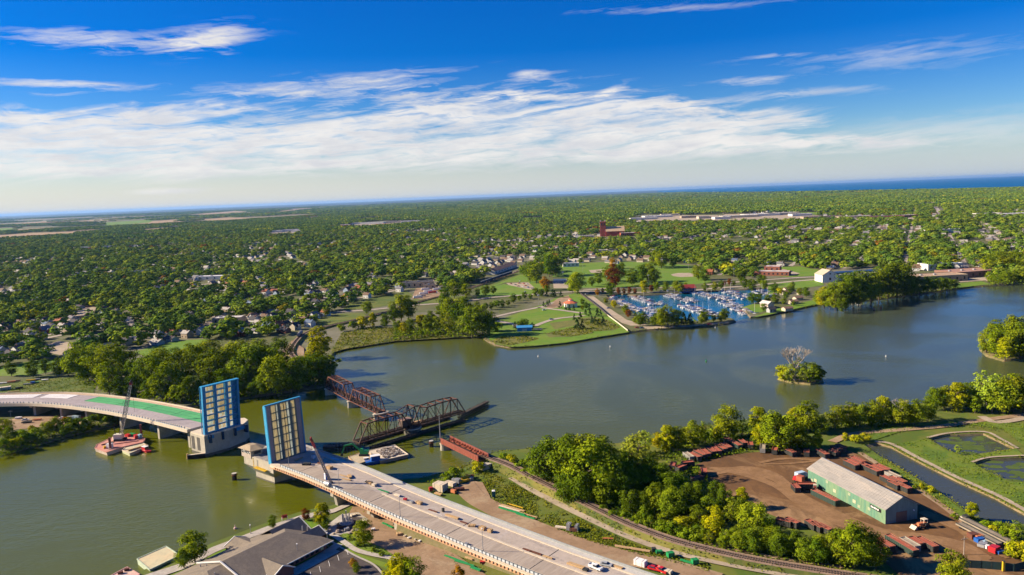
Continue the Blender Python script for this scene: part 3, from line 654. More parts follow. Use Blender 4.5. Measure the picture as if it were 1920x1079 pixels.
plant('along the near river bank', 'trees along the near river bank',
      [(1232, 842, 32, 'y'), (1250, 848, 52, 'y'), (1272, 846, 48, 'b'), (1262, 832, 34, 'd'), (1300, 838, 50, 'b'), (1322, 832, 44, 'a'), (1345, 828, 30, 'y'), (1366, 822, 64, 'b'), (1392, 816, 30, 'a'), (1420, 812, 50, 'y'), (1440, 842, 66, 'a'), (1462, 848, 80, 'b'), (1484, 846, 66, 'a'), (1425, 838, 44, 'y'), (1505, 846, 40, 'b'),
       (1514, 812, 62, 'b'), (1492, 806, 44, 'y'), (1540, 815, 36, 'd'), (1530, 846, 42, 't'), (1567, 806, 48, 'b'), (1592, 800, 46, 'b'), (1612, 800, 46, 'g'), (1634, 798, 48, 'b'), (1655, 796, 54, 'y'), (1674, 798, 44, 'a'), (1692, 800, 52, 'b'), (1715, 798, 50, 'b'), (1740, 790, 44, 'g'), (1756, 770, 46, 'g'), (1770, 768, 46, 'b'), (1792, 772, 56, 'y'), (1812, 768, 50, 'b'), (1828, 776, 34, 't'),
       (1838, 766, 70, 'p'), (1860, 776, 74, 'p'), (1850, 762, 56, 'x'), (1880, 776, 66, 'b'), (1900, 772, 72, 'b'), (1918, 775, 74, 'b'), (1935, 770, 60, 'g'), (1590, 782, 26, 'x'), (1688, 785, 42, 'x'), (1210, 850, 44, 'p'), (1185, 860, 40, 'p'), (1585, 826, 14, 'q'), (1605, 832, 18, 'q'), (1622, 828, 16, 'q')])
plant('by the long pond', 'plants by the ponds', [(1822, 975, 34, 'y'), (1795, 852, 18, 'p'), (1746, 925, 14, 'q'), (1728, 918, 12, 'q'), (1716, 918, 10, 's'), (1875, 1000, 22, 's'), (1890, 1012, 26, 's'), (1905, 1020, 44, 'a'), (1918, 1050, 40, 'q'), (1850, 990, 16, 's'), (1862, 1000, 16, 'q'), (1900, 1045, 30, 'q'), (1790, 975, 12, 's')])
plant('in the wood behind the bascule bridge', 'trees of the wood on the far bank',
      [(165, 716, 76, 'w'), (205, 722, 80, 'b'), (238, 712, 64, 'g'), (206, 742, 64, 'b'), (150, 694, 52, 'd'), (262, 730, 62, 'd'), (286, 736, 76, 'g'), (314, 752, 74, 'b'), (345, 730, 76, 'g'), (300, 706, 56, 'b'), (372, 706, 62, 'b'), (402, 730, 78, 'g'), (432, 726, 82, 'b'), (395, 694, 60, 'b'), (450, 694, 60, 'b'), (470, 732, 88, 'g'), (500, 726, 82, 'd'), (522, 742, 80, 'b'), (547, 736, 70, 'd'),
       (490, 696, 62, 'g'), (528, 698, 66, 'd'), (578, 726, 64, 'd'), (600, 722, 62, 'd'), (592, 702, 62, 'y'), (602, 672, 62, 'y'), (362, 752, 52, 'g'), (340, 758, 40, 's'), (420, 744, 54, 'd'), (455, 742, 50, 'd'), (250, 746, 44, 'd'), (280, 752, 40, 'd'), (226, 746, 42, 'd'), (110, 706, 36, 'd'), (62, 708, 34, 'd'), (22, 706, 30, 'd'), (128, 706, 40, 'd'), (86, 702, 30, 'd'), (612, 716, 50, 'd'), (500, 744, 50, 'd'), (480, 744, 36, 'd'), (560, 738, 44, 'a'), (385, 745, 45, 'd'), (180, 690, 45, 'g'), (330, 690, 40, 'd'), (355, 688, 44, 'b')])
plant('on the small river island', 'plants on the small island', [(1480, 716, 36, 'p'), (1520, 718, 40, 'g'), (1506, 718, 30, 'p'), (1534, 716, 32, 'd'), (1468, 712, 26, 'q'), (1490, 714, 74, 'x'), (1498, 712, 44, 'p')], .8)
plant('on the tree-covered island', 'trees on the larger island', [(1850, 662, 44, 'b'), (1868, 668, 60, 'b'), (1892, 670, 66, 'b'), (1912, 674, 70, 'b'), (1940, 670, 74, 'g'), (1868, 645, 46, 'b'), (1884, 676, 44, 'y'), (1905, 648, 60, 'b'), (1842, 662, 24, 'p'), (1925, 668, 64, 'g'), (1876, 660, 40, 'd')], .8)
plant('in the garden beside the grey-roofed building', 'garden trees by the grey-roofed building',
      [(366, 1056, 64, 'b'), (345, 1066, 40, 'g'), (511, 991, 26, 'g'), (574, 978, 26, 'r'), (604, 990, 48, 'y'), (612, 996, 22, 'g'), (684, 1024, 52, 'b'), (752, 1100, 66, 'Y'), (735, 1096, 44, 'y'), (775, 1100, 58, 'b'), (860, 1092, 34, 'o'), (668, 1076, 22, 'g'), (662, 1066, 20, 'o'), (700, 1036, 10, 's'), (672, 1025, 12, 's'), (656, 1014, 10, 's'), (716, 1044, 10, 's')])
plant('on the left point below the approach viaduct', 'shrubs on the point below the viaduct',
      [(10, 822, 40, 'b'), (22, 832, 34, 'g'), (45, 832, 26, 's'), (68, 826, 24, 's'), (90, 818, 30, 'b'), (106, 814, 34, 'g'), (128, 812, 28, 's'), (150, 806, 24, 'S'), (170, 800, 22, 's'), (190, 796, 24, 'g'), (206, 796, 22, 'S'), (30, 842, 22, 'q'), (10, 846, 26, 's'), (-12, 840, 40, 'g'), (76, 832, 14, 'S'), (120, 818, 14, 's'), (160, 808, 12, 's'), (215, 792, 14, 's'), (140, 798, 12, 's'), (60, 812, 14, 'q')])
plant('at the marshy point on the far shore', 'trees of the marshy point',
      [(752, 602, 50, 'b'), (766, 600, 46, 'b'), (738, 606, 34, 'd'), (688, 590, 26, 'g'), (850, 606, 50, 'b'), (832, 600, 44, 'g'), (872, 600, 44, 'g'), (885, 632, 58, 'g'), (905, 630, 60, 'a'), (918, 628, 46, 'd'), (868, 630, 38, 'p'), (842, 628, 42, 'a'), (802, 626, 36, 't'), (770, 624, 28, 'g'), (745, 622, 22, 'd'), (790, 622, 32, 'y'), (808, 612, 30, 'd'), (722, 616, 28, 'd'), (700, 612, 26, 'y'), (680, 616, 22, 'q'), (662, 618, 16, 's'), (825, 620, 40, 'a'), (860, 612, 46, 'd'), (895, 610, 44, 'g'), (640, 622, 14, 's'), (600, 588, 18, 'g'), (612, 594, 20, 'g'), (645, 574, 20, 'y'), (835, 566, 32, 'd'), (852, 560, 36, 'b'), (868, 556, 30, 'd'), (875, 562, 30, 'a'), (910, 556, 22, 'd'), (896, 556, 16, 'd'), (925, 552, 16, 'd'), (862, 524, 20, 'b'), (892, 524, 22, 'b'), (795, 612, 22, 'Y'), (756, 628, 24, 'Y'), (915, 622, 30, 'd'), (930, 622, 20, 's')])
plant('in the dark belt beside the park lawn', 'bushes in the belt beside the park lawn', [(900 + i * 10.5, 586 - i * 2.9 + rnd.uniform(-3, 3), rnd.uniform(11, 19), rnd.choice('dSdg')) for i in range(13)])
plant('around the marina park', 'trees around the marina and park',
      [(1082, 552, 44, 'b'), (1074, 550, 30, 'g'), (1006, 532, 46, 'g'), (994, 530, 42, 'd'), (1030, 520, 44, 'd'), (1042, 518, 40, 'g'), (1022, 545, 26, 'o'), (1145, 556, 28, 'd'), (1150, 540, 44, 'r'), (1140, 528, 30, 'g'), (1160, 530, 34, 'd'), (1122, 534, 26, 'g'), (1110, 538, 20, 'g'), (1185, 536, 32, 'g'), (1202, 532, 36, 'd'), (1215, 530, 38, 'g'), (1226, 534, 32, 'd'), (1208, 550, 24, 'y'), (1230, 546, 18, 'g'), (1248, 548, 20, 'g'), (1268, 548, 22, 'b'), (1276, 550, 20, 'b'), (1150, 505, 22, 'o'), (1166, 508, 16, 'g'), (1240, 504, 34, 'b'), (1228, 502, 32, 'b'), (1262, 502, 24, 'g'), (1310, 526, 30, 'b'), (1322, 530, 26, 'd'), (1285, 540, 10, 'g'), (1322, 546, 16, 'g'), (1340, 546, 18, 'b'), (1352, 542, 16, 'd'), (1396, 542, 22, 'd'), (1428, 536, 22, 'd'), (1432, 544, 20, 'g'), (1452, 550, 20, 'd'), (1462, 552, 12, 'q'), (1482, 552, 18, 'd'), (1486, 542, 14, 'g'), (1500, 555, 16, 'g'), (1512, 558, 20, 'd'), (1470, 572, 14, 'g'), (1474, 562, 16, 'd'), (1488, 574, 10, 'g'), (1455, 570, 20, 'd'), (1440, 568, 16, 'd'), (1422, 570, 22, 'd'), (1410, 570, 22, 'd'), (1432, 584, 16, 'd'), (1252, 614, 44, 'a'), (1240, 614, 38, 'b'), (1268, 612, 34, 'd'), (1282, 610, 26, 'c'), (1294, 610, 24, 'c'), (1228, 612, 24, 'd'), (1200, 612, 22, 'd'), (1206, 604, 20, 'd'), (1320, 606, 26, 'd'), (1316, 608, 20, 'b'), (1358, 602, 24, 'd'), (1352, 604, 20, 'b'), (1338, 604, 14, 'd'), (1174, 592, 22, 'g'), (1178, 596, 16, 'r'), (1152, 578, 16, 'Y'), (1136, 570, 12, 'b'), (1192, 608, 14, 'b'), (1180, 552, 14, 'r'), (1170, 552, 12, 'r'), (1160, 552, 14, 'r'), (1130, 550, 10, 'r'), (1191, 552, 12, 'r'), (1222, 548, 14, 'r'), (1368, 536, 14, 'r'), (1358, 537, 10, 'r'), (1376, 536, 10, 'd'), (1120, 555, 14, 'o'), (1410, 548, 26, 'd'), (1390, 530, 26, 'd')])
plant('on the meadow by the boat ramp', 'conifers on the park meadow',
      [(1082, 618, 22, 'c'), (1092, 617, 18, 'c'), (1077, 601, 13, 'c'), (1088, 600, 16, 'c'), (1098, 591, 12, 'c'), (1110, 608, 16, 'c'), (1116, 605, 14, 'c'), (1122, 611, 14, 'c'), (1131, 611, 18, 'c'), (1106, 594, 14, 'c'), (1120, 593, 16, 'c'), (1126, 594, 14, 'c'), (1061, 582, 12, 'c'), (1068, 583, 12, 'c'), (1076, 583, 12, 'c'), (1050, 578, 14, 'c'), (1036, 558, 16, 'c'), (1040, 558, 14, 'c'), (1052, 558, 13, 'c'), (1025, 557, 12, 'c'), (1019, 575, 10, 'c'), (1026, 575, 12, 'c'), (1030, 573, 12, 'c'), (1099, 580, 14, 'd'), (1092, 582, 10, 'b'), (1105, 582, 14, 'c'), (1092, 572, 12, 'd'), (966, 618, 16, 'c'), (975, 618, 18, 'd'), (986, 618, 20, 'd'), (998, 618, 13, 'd'), (980, 614, 16, 'd')])
plant('in the clump hiding the white gabled hall', 'trees of the clump by the white gabled hall',
      [(1545, 578, 41, 'y'), (1536, 574, 31, 'g'), (1556, 580, 46, 'g'), (1570, 580, 55, 'g'), (1586, 574, 65, 'd'), (1600, 572, 60, 'd'), (1615, 568, 62, 'g'), (1632, 566, 55, 'g'), (1648, 562, 60, 'b'), (1665, 558, 62, 'd'), (1682, 556, 65, 'd'), (1694, 552, 60, 'g'), (1634, 568, 46, 'p'), (1566, 584, 36, 'a'), (1590, 576, 43, 'd'), (1712, 552, 34, 'd'), (1724, 552, 34, 'd'), (1738, 549, 31, 'd'), (1750, 547, 29, 'd'), (1764, 545, 26, 'd'), (1776, 544, 24, 'd'), (1790, 542, 19, 'd'), (1700, 556, 36, 'd'), (1578, 586, 29, 'd'), (1610, 575, 41, 'd')])
plant('on the far shore beyond the factory', 'trees on the far shore by the factory',
      [(1855, 528, 18, 'b'), (1870, 530, 24, 'g'), (1886, 532, 26, 'g'), (1902, 530, 24, 'b'), (1918, 530, 26, 'b'), (1850, 514, 34, 'b'), (1868, 510, 40, 'g'), (1885, 512, 38, 'b'), (1905, 512, 42, 'g'), (1925, 512, 44, 'g')])
print('placed trees', NTREES)

# ------------------------------------------------------------------ the town: houses, and the tree canopy beyond counting
def in_poly(xy, pg):
    x, y = xy[:, 0], xy[:, 1]; r = np.zeros(len(xy), bool); n = len(pg)
    for i in range(n):
        x1, y1 = pg[i][0], pg[i][1]; x2, y2 = pg[i - 1][0], pg[i - 1][1]
        if y1 == y2: continue
        c = (y1 > y) != (y2 > y); r ^= c & (x < (x2 - x1) * (y - y1) / (y2 - y1) + x1)
    return r
def near_line(xy, pts, d):
    r = np.zeros(len(xy), bool)
    for a, b in zip(pts[:-1], pts[1:]):
        a = np.array(a[:2]); b = np.array(b[:2]); ab = b - a; L = ab @ ab
        if L < 1e-6: continue
        t = np.clip(((xy - a) @ ab) / L, 0, 1); r |= ((xy - a - t[:, None] * ab) ** 2).sum(1) < d * d
    return r
def value_noise(xy, cell, seed):
    rs = np.random.RandomState(seed); tab = rs.rand(256, 256); p = xy / cell + 1000.0; i = np.floor(p).astype(int); f = p - i; f = f * f * (3 - 2 * f)
    g = lambda a, b: tab[(i[:, 0] + a) % 256, (i[:, 1] + b) % 256]
    return (g(0, 0) * (1 - f[:, 0]) + g(1, 0) * f[:, 0]) * (1 - f[:, 1]) + (g(0, 1) * (1 - f[:, 0]) + g(1, 1) * f[:, 0]) * f[:, 1]
NPOLY = [(p.x, p.y) for p in P(SHORE_N, 0)] + [(60000, 12000), (75000, 110000), (-75000, 110000), (-60000, 300)]
HAND = [(p.x, p.y) for p in P([(-200, 900), (-200, 720), (0, 690), (130, 682), (190, 660), (250, 652), (390, 640), (520, 628), (590, 612), (640, 585), (700, 575), (780, 560), (840, 545), (900, 525), (985, 515), (1040, 517), (1060, 508), (1240, 505), (1320, 516), (1400, 522), (1545, 512), (1700, 520), (1790, 525), (1850, 515), (1860, 535), (1800, 545), (1640, 566), (1410, 600), (1178, 628), (960, 656), (622, 690), (618, 725), (380, 765), (0, 860)])]
BUILT = [[(1180, 413), (1200, 406), (1350, 401), (1530, 402), (1530, 415), (1340, 418), (1200, 419)], [(620, 428), (700, 415), (810, 414), (800, 419), (700, 428)],
    # photo polygons that stand free of trees for the larger buildings
    [(748, 541), (800, 520), (826, 530), (815, 546), (760, 546)], [(905, 518), (945, 498), (1000, 490), (1005, 500), (940, 520)], [(1120, 447), (1135, 440), (1190, 440), (1192, 450), (1125, 452)],
    [(1530, 530), (1540, 508), (1670, 500), (1680, 510), (1600, 520)], [(1690, 528), (1700, 512), (1850, 505), (1860, 520), (1790, 532)], [(1160, 416), (1200, 402), (1260, 402), (1300, 410), (1280, 418)],
    [(860, 505), (900, 488), (1000, 478), (1005, 490), (940, 500), (900, 515)], [(1080, 490), (1130, 484), (1240, 484), (1240, 494), (1100, 497)], [(960, 495), (985, 480), (1010, 490), (1000, 505)]]
CLEAR = [[(v.co.x, v.co.y) for v in o.data.vertices] for o in COL.objects if o.type == 'MESH' and o.name.split('.')[0] in
         ('park_lawn', 'blue_ground_patch', 'gravel_lot', 'skate_park_lot', 'school_field', 'school_lot', 'factory_lot', 'lawn', 'trailer_lot', 'farm_field', 'green_field', 'paved_lot', 'infield', 'boat_ramp_lot', 'work_yard')]
CLEAR += [[(p.x, p.y) for p in P(q)] for q in BUILT]
LINES = [(P(px), w) for px, w in (([(600, 590), (700, 581), (831, 569), (925, 558), (992, 553), (1210, 549), (1340, 541), (1440, 533), (1545, 524)], 7), ([(560, 563), (700, 549), (760, 540), (812, 538)], 7), ([(905, 531), (950, 517), (990, 502), (1040, 480), (1090, 460)], 9),
         ([(1741, 362), (1757, 392), (1764, 402)], 22), ([(1830, 452), (1850, 470), (1865, 487)], 10), ([(1040, 480), (1130, 470), (1250, 462), (1400, 452)], 6), ([(150, 640), (240, 622), (330, 604), (440, 590)], 8), ([(0, 652), (100, 632)], 8), ([(240, 590), (252, 640)], 8),
         ([(545, 664), (580, 625), (650, 606), (790, 566), (905, 534), (992, 501)], 8))]
BAYP = [(v.co.x, v.co.y) for v in bpy.data.objects['bay_water'].data.vertices]
def scatter(y0, y1, sp, seed, keep=1.0):
    rs = np.random.RandomState(seed); xs = np.arange(-y1 * .80 - 60, y1 * .80 + 60, sp); ys = np.arange(y0, y1, sp)
    g = np.stack(np.meshgrid(xs, ys), -1).reshape(-1, 2); g = g + rs.uniform(-.48, .48, g.shape) * sp
    g = g[np.abs(g[:, 0]) < g[:, 1] * .78 + 60]
    g = g[in_poly(g, NPOLY)]
    g = g[~in_poly(g, HAND)]
    for q in CLEAR: g = g[~in_poly(g, q)]
    for q, w in LINES: g = g[~near_line(g, q, w)]
    return g[~in_poly(g, BAYP)]

# houses on a street grid
STREETS = []
TH = math.atan2(W(1741, 362).y - W(1764, 402).y, W(1741, 362).x - W(1764, 402).x)
gd = np.array([math.cos(TH), math.sin(TH)]); gn = np.array([-gd[1], gd[0]])
rs_ = np.random.RandomState(21)
for i in range(-40, 41):
    pts = np.array([gn * (i * 86.0) + gd * t + np.array([200, 1500]) for t in range(-1500, 2600, 30)]); okk = in_poly(pts, NPOLY) & ~in_poly(pts, HAND) & (np.abs(pts[:, 0]) < pts[:, 1] * .72)
    for q in CLEAR: okk &= ~in_poly(pts, q)
    run = []
    for p, k in list(zip(pts, okk)) + [(None, False)]:
        if k: run.append(Vector((p[0], p[1], GZ)))
        else:
            if len(run) > 4 and rs_.rand() < .75: STREETS.append(run); ribbon('town_street', None, 7.5, ROAD, .12, pts=run)
            run = []
lots = []
for i in range(-70, 71):
    for j in range(-160, 161):
        for s in (-1, 1):
            p = gn * (i * 86.0 + s * 17) + gd * (j * 19.0 + 9 * (s > 0)) + np.array([200, 1500]); lots.append((p[0] + rs_.uniform(-2, 2), p[1] + rs_.uniform(-2, 2), TH + (math.pi / 2 if rs_.rand() < .65 else 0)))
lots = np.array(lots); m_ = (lots[:, 1] > 380) & (lots[:, 1] < 4200) & (np.abs(lots[:, 0]) < lots[:, 1] * .74 + 20); lots = lots[m_]
ok = in_poly(lots[:, :2], NPOLY) & ~in_poly(lots[:, :2], HAND)
for q in CLEAR: ok &= ~in_poly(lots[:, :2], q)
for q, w in LINES: ok &= ~near_line(lots[:, :2], q, w + 7)
dens = value_noise(lots[:, :2], 210.0, 3)
lots = lots[ok & (rs_.rand(len(lots)) < np.clip(dens * 1.3 - .02, .1, .85) * np.where(lots[:, 1] < 1150, .95, np.where(lots[:, 1] < 1500, .62, .5)))]
# two built-up pockets beside the railway and behind the park
for poly_, n_ in (([(860, 505), (900, 488), (1000, 478), (1005, 490), (940, 500), (900, 515)], 34), ([(1080, 490), (1130, 484), (1240, 484), (1240, 494), (1100, 497)], 16), ([(600, 575), (690, 560), (690, 540), (560, 555)], 12), ([(560, 600), (480, 590), (470, 610), (520, 620)], 8), ([(60, 640), (180, 640), (180, 600), (60, 600)], 12)):
    q = [(p.x, p.y) for p in P(poly_)]; x0, x1 = min(p[0] for p in q), max(p[0] for p in q); y0, y1 = min(p[1] for p in q), max(p[1] for p in q); got = []
    for _ in range(4000):
        if len(got) >= n_: break
        p = (rs_.uniform(x0, x1), rs_.uniform(y0, y1))
        if inside(p, q) and all((p[0] - a) ** 2 + (p[1] - b) ** 2 > 17 ** 2 for a, b, _ in got): got.append((p[0], p[1], TH + (math.pi / 2 if rs_.rand() < .5 else 0)))
    lots = np.concatenate([lots, np.array(got)])
WALLS = {'white': (.74, .72, .66), 'cream': (.62, .54, .40), 'tan': (.42, .33, .23), 'pale blue': (.36, .45, .55), 'brick': (.30, .11, .07), 'grey': (.42, .42, .42)}
ROOFS = {'grey': (.22, .21, .22), 'dark': (.075, .07, .075), 'brown': (.20, .13, .085), 'rust-red': (.34, .12, .06), 'slate-blue': (.13, .18, .27), 'pale': (.45, .41, .36)}
WM = {k: mat('siding_' + k.replace(' ', '_'), v, None, 1.0, .8) for k, v in WALLS.items()}
RM = {k: mat('shingle_' + k.replace('-', '_'), v, None, 1.0, .9) for k, v in ROOFS.items()}
PANE = mat('window_glass', (.03, .035, .045), (.02, .02, .03), 1, .15, spec=.6)
def gable(b, L, D, e, r, ov=.5, mi=0, mr=1):
    """walls with pointed gable ends (material mi) and a two-sided roof slab (mr)"""
    b.add([(-L/2, -D/2, 0), (L/2, -D/2, 0), (L/2, D/2, 0), (-L/2, D/2, 0), (-L/2, -D/2, e), (L/2, -D/2, e), (L/2, D/2, e), (-L/2, D/2, e), (-L/2, 0, r), (L/2, 0, r)],
          [(0, 1, 5, 4), (2, 3, 7, 6), (1, 2, 6, 9, 5), (3, 0, 4, 8, 7)], mi)
def gable_roof(b, L, D, e, r, ov=.5, t=.22, mi=0):
    k = (r - e) / (D / 2); x = L / 2 + ov; y = D / 2 + ov; ze = e - k * ov + .06; zr = r + .06
    b.add([(-x, -y, ze), (x, -y, ze), (x, 0, zr), (-x, 0, zr), (x, y, ze), (-x, y, ze), (-x, -y, ze + t), (x, -y, ze + t), (x, 0, zr + t), (-x, 0, zr + t), (x, y, ze + t), (-x, y, ze + t)],
          [(0, 3, 2, 1), (3, 5, 4, 2), (6, 7, 8, 9), (9, 8, 10, 11), (0, 1, 7, 6), (4, 5, 11, 10), (1, 2, 8, 7), (2, 4, 10, 8), (3, 0, 6, 9), (5, 3, 9, 11)], mi)
def house_shapes(v):
    L, D, e, r = ((11, 8, 3.2, 6.0), (9.5, 7.5, 5.4, 8.2), (13, 9, 3.0, 5.4), (10, 9, 4.6, 8.4))[v]
    w = MB(); gable(w, L, D, e, r)
    rf = MB(); gable_roof(rf, L, D, e, r)
    if v in (1, 3):       # a front wing
        w.add([(-2.2, -D/2 - 3, 0), (2.2, -D/2 - 3, 0), (2.2, -D/2, 0), (-2.2, -D/2, 0), (-2.2, -D/2 - 3, e - 1), (2.2, -D/2 - 3, e - 1), (2.2, -D/2 + .4, e - 1), (-2.2, -D/2 + .4, e - 1), (0, -D/2 - 3, e + .8), (0, -D/2 + 1, e + .8)], [(0, 1, 5, 8, 4), (1, 2, 6, 5), (3, 0, 4, 7)])
        rf.add([(-2.6, -D/2 - 3.4, e - 1.3), (0, -D/2 - 3.4, e + .95), (0, -D/2 + 1.8, e + .95), (-2.6, -D/2 + .5, e - 1.3), (2.6, -D/2 - 3.4, e - 1.3), (2.6, -D/2 + .5, e - 1.3)], [(0, 1, 2, 3), (1, 4, 5, 2)])
    else:                 # an attached garage
        w.box(L/2, L/2 + 4, -2.6, 2.6, 0, 2.5); rf.box(L/2 - .1, L/2 + 4.4, -3, 3, 2.5, 2.75)
    ch = MB().box(-L * .22, -L * .22 + .8, .5, 1.3, r - 1.6, r + 1.0)
    wins = []
    for x in (-L * .3, L * .28):
        for yy, s in ((-D / 2, -1), (D / 2, 1)): wins.append(MB().box(x - .7, x + .7, yy - .06 if s < 0 else yy - .02, yy + .02 if s < 0 else yy + .06, 1.1, 2.5))
    return w, rf, ch, wins
HP = {}
def make_house(v, wk, rk):
    key = (v, wk, rk)
    if key in HP: return HP[key], False
    t = thing('house', 'x', 'house'); w, rf, ch, wins = house_shapes(v)
    w.build('wall', WM[wk], t); ro = rf.build('roof', RM[rk], t); ch.build('chimney', mat('chimney_brick', (.28, .13, .09)), ro)
    for q in wins: q.build('window', PANE, t)
    HP[key] = t; return t, True
order = np.argsort(np.hypot(lots[:, 0], lots[:, 1])); lots = lots[order]
NH = 270
wk_ = list(WALLS); rk_ = list(ROOFS); spec = []
for x, y, a in lots[:NH]:
    w = wk_[rs_.choice(6, p=[.42, .2, .12, .1, .08, .08])]; r = rk_[rs_.choice(6, p=[.3, .25, .17, .1, .06, .12])]; spec.append((x, y, a, int(rs_.randint(4)), w, r))
cnt = {}
for x, y, a, v, w, r in sorted(spec, key=lambda q: proj((q[0], q[1], GZ))[0]):
    cnt[w, r] = cnt.get((w, r), 0) + 1
    lab = f'{w} house with a {r} roof, {nth(cnt[w, r])} such house from the left in town'
    o, new = make_house(v, w, r)
    if new: o.location = (x, y, GZ); o.rotation_euler.z = a; tag(o, lab, 'house', 'houses among the town trees')
    else: o = dup(o, (x, y, GZ), a, lab)
# houses too far off to count: one mesh
far = MB(); far_l = lots[NH:]
mats_far = [WM['white'], WM['cream'], WM['tan'], RM['grey'], RM['dark'], RM['brown'], RM['pale']]
for x, y, a in far_l:
    b1, b2 = MB(), MB(); k = rs_.uniform(.9, 1.25); L, D, e, r = 11 * k, 8 * k, 3.4 * k, 6.4 * k
    gable(b1, L, D, e, r); gable_roof(b2, L, D, e, r, .4, .2); ca, sa = math.cos(a), math.sin(a)
    f = lambda q: (x + q[0] * ca - q[1] * sa, y + q[0] * sa + q[1] * ca, q[2] + GZ)
    far.add([f(q) for q in b1.v], b1.f, int(rs_.choice([0, 0, 1, 2]))); far.add([f(q) for q in b2.v], b2.f, 3 + int(rs_.randint(4)))
tag(far.build('distant_houses', mats_far), kind='stuff')

# canopy: prototypes that only the scatters use
PCOL = bpy.data.collections.new('canopy_kinds')
def lowtree(seed, **kw):
    o = bpy.data.objects.new('canopy_kind', crown(seed, m=LEAF_TOWN, **kw)); PCOL.objects.link(o)
for s, kw in enumerate((dict(rx=.52, rz=.44, cz=.54), dict(rx=.60, rz=.42, cz=.52), dict(rx=.42, rz=.47, cz=.52), dict(rx=.5, rz=.45, cz=.5), dict(rx=.46, rz=.46, cz=.52), dict(rx=.64, rz=.40, cz=.5))):
    lowtree(40 + s, jit=.22, lobes=20, per=20, ls=.07, lump=.2, **kw)
PCOL2 = bpy.data.collections.new('wood_kinds')
for s in range(4):      # a patch of wood, 1 unit wide
    rs = np.random.RandomState(70 + s); C, N, T = [], [], []
    for k in range(14):
        c = np.array([rs.uniform(-.5, .5), rs.uniform(-.5, .5), rs.uniform(.10, .17)]); q = rs.normal(size=(14, 3)); q /= np.linalg.norm(q, axis=1)[:, None]; q[:, 2] = np.abs(q[:, 2])
        C.append(c + q * np.array([.13, .13, .10])); N.append(q); T.append(np.clip(rs.uniform(.1, .8) + rs.normal(0, .15, 14), 0, 1))
    o = bpy.data.objects.new('wood_kind', quads_mesh('wood_kind', np.concatenate(C), np.concatenate(N), np.full(196, .055), np.concatenate(T), LEAF_TOWN, .4, rs)); PCOL2.objects.link(o)
def gn_scatter(name, xy, sc_lo, sc_hi, coll, nk, seed, zs=1.0):
    rs = np.random.RandomState(seed); n = len(xy); me = bpy.data.meshes.new(name); me.vertices.add(n)
    me.vertices.foreach_set('co', np.column_stack([xy, np.full(n, GZ)]).reshape(-1))
    me.attributes.new('sc', 'FLOAT', 'POINT').data.foreach_set('value', (sc_lo + (sc_hi - sc_lo) * rs.beta(2, 2.5, n)).astype(np.float32))
    me.attributes.new('rz', 'FLOAT', 'POINT').data.foreach_set('value', rs.uniform(0, 6.28, n).astype(np.float32))
    me.attributes.new('ix', 'INT', 'POINT').data.foreach_set('value', rs.randint(0, nk, n).astype(np.int32))
    o = bpy.data.objects.new(name, me); COL.objects.link(o); tag(o, kind='stuff')
    ng = bpy.data.node_groups.new(name, 'GeometryNodeTree')
    ng.interface.new_socket('Geometry', in_out='INPUT', socket_type='NodeSocketGeometry'); ng.interface.new_socket('Geometry', in_out='OUTPUT', socket_type='NodeSocketGeometry')
    N = ng.nodes.new; gi, go = N('NodeGroupInput'), N('NodeGroupOutput'); mp = N('GeometryNodeMeshToPoints'); ip = N('GeometryNodeInstanceOnPoints'); ci = N('GeometryNodeCollectionInfo')
    ci.inputs['Collection'].default_value = coll; ci.inputs['Separate Children'].default_value = True; ci.inputs['Reset Children'].default_value = True
    def at(nm, ty):
        a = N('GeometryNodeInputNamedAttribute'); a.data_type = ty; a.inputs['Name'].default_value = nm; return a.outputs['Attribute']
    cx = N('ShaderNodeCombineXYZ'); cs = N('ShaderNodeCombineXYZ'); mu = N('ShaderNodeMath'); mu.operation = 'MULTIPLY'; mu.inputs[1].default_value = zs; s = at('sc', 'FLOAT'); l = ng.links.new
    l(at('rz', 'FLOAT'), cx.inputs[2]); l(s, cs.inputs[0]); l(s, cs.inputs[1]); l(s, mu.inputs[0]); l(mu.outputs[0], cs.inputs[2])
    l(gi.outputs[0], mp.inputs[0]); l(mp.outputs[0], ip.inputs['Points']); l(ci.outputs[0], ip.inputs['Instance']); ip.inputs['Pick Instance'].default_value = True
    l(at('ix', 'INT'), ip.inputs['Instance Index']); l(cx.outputs[0], ip.inputs['Rotation']); l(cs.outputs[0], ip.inputs['Scale']); l(ip.outputs[0], go.inputs[0])
    md = o.modifiers.new('scatter', 'NODES'); md.node_group = ng
    return o
hx = lots[:, :2]
def off_houses(g, r):
    cell = 24.0; d = {}
    for i, p in enumerate(hx): d.setdefault((int(p[0] // cell), int(p[1] // cell)), []).append(p)
    keep = np.ones(len(g), bool)
    for i, p in enumerate(g):
        a, b = int(p[0] // cell), int(p[1] // cell)
        for u in (-1, 0, 1):
            for w in (-1, 0, 1):
                for q in d.get((a + u, b + w), ()):
                    dx, dy = p[0] - q[0], p[1] - q[1]
                    if dx * dx + dy * dy < r * r or (dx * dx + (dy + 11) ** 2 < r * r): keep[i] = False
    return g[keep]
def thin(g, cell, seed, lo, hi):
    return g[value_noise(g, cell, seed) * .6 + value_noise(g, cell * .33, seed + 5) * .4 > np.random.RandomState(seed).uniform(lo, hi, len(g))]
_sc = scatter
def scatter(y0, y1, sp, seed):
    g = _sc(y0, y1, sp, seed)
    for q in STREETS: g = g[~near_line(g, [q[0], q[-1]], 6.5)]
    return g
g1 = thin(off_houses(scatter(430, 1500, 12.5, 1), 10.5), 110, 5, .2, .62)
g2 = thin(scatter(1500, 3600, 17.0, 2), 200, 7, .14, .58)
g2 = off_houses(g2[g2[:, 1] < 3000], 12).tolist() + g2[g2[:, 1] >= 3000].tolist()
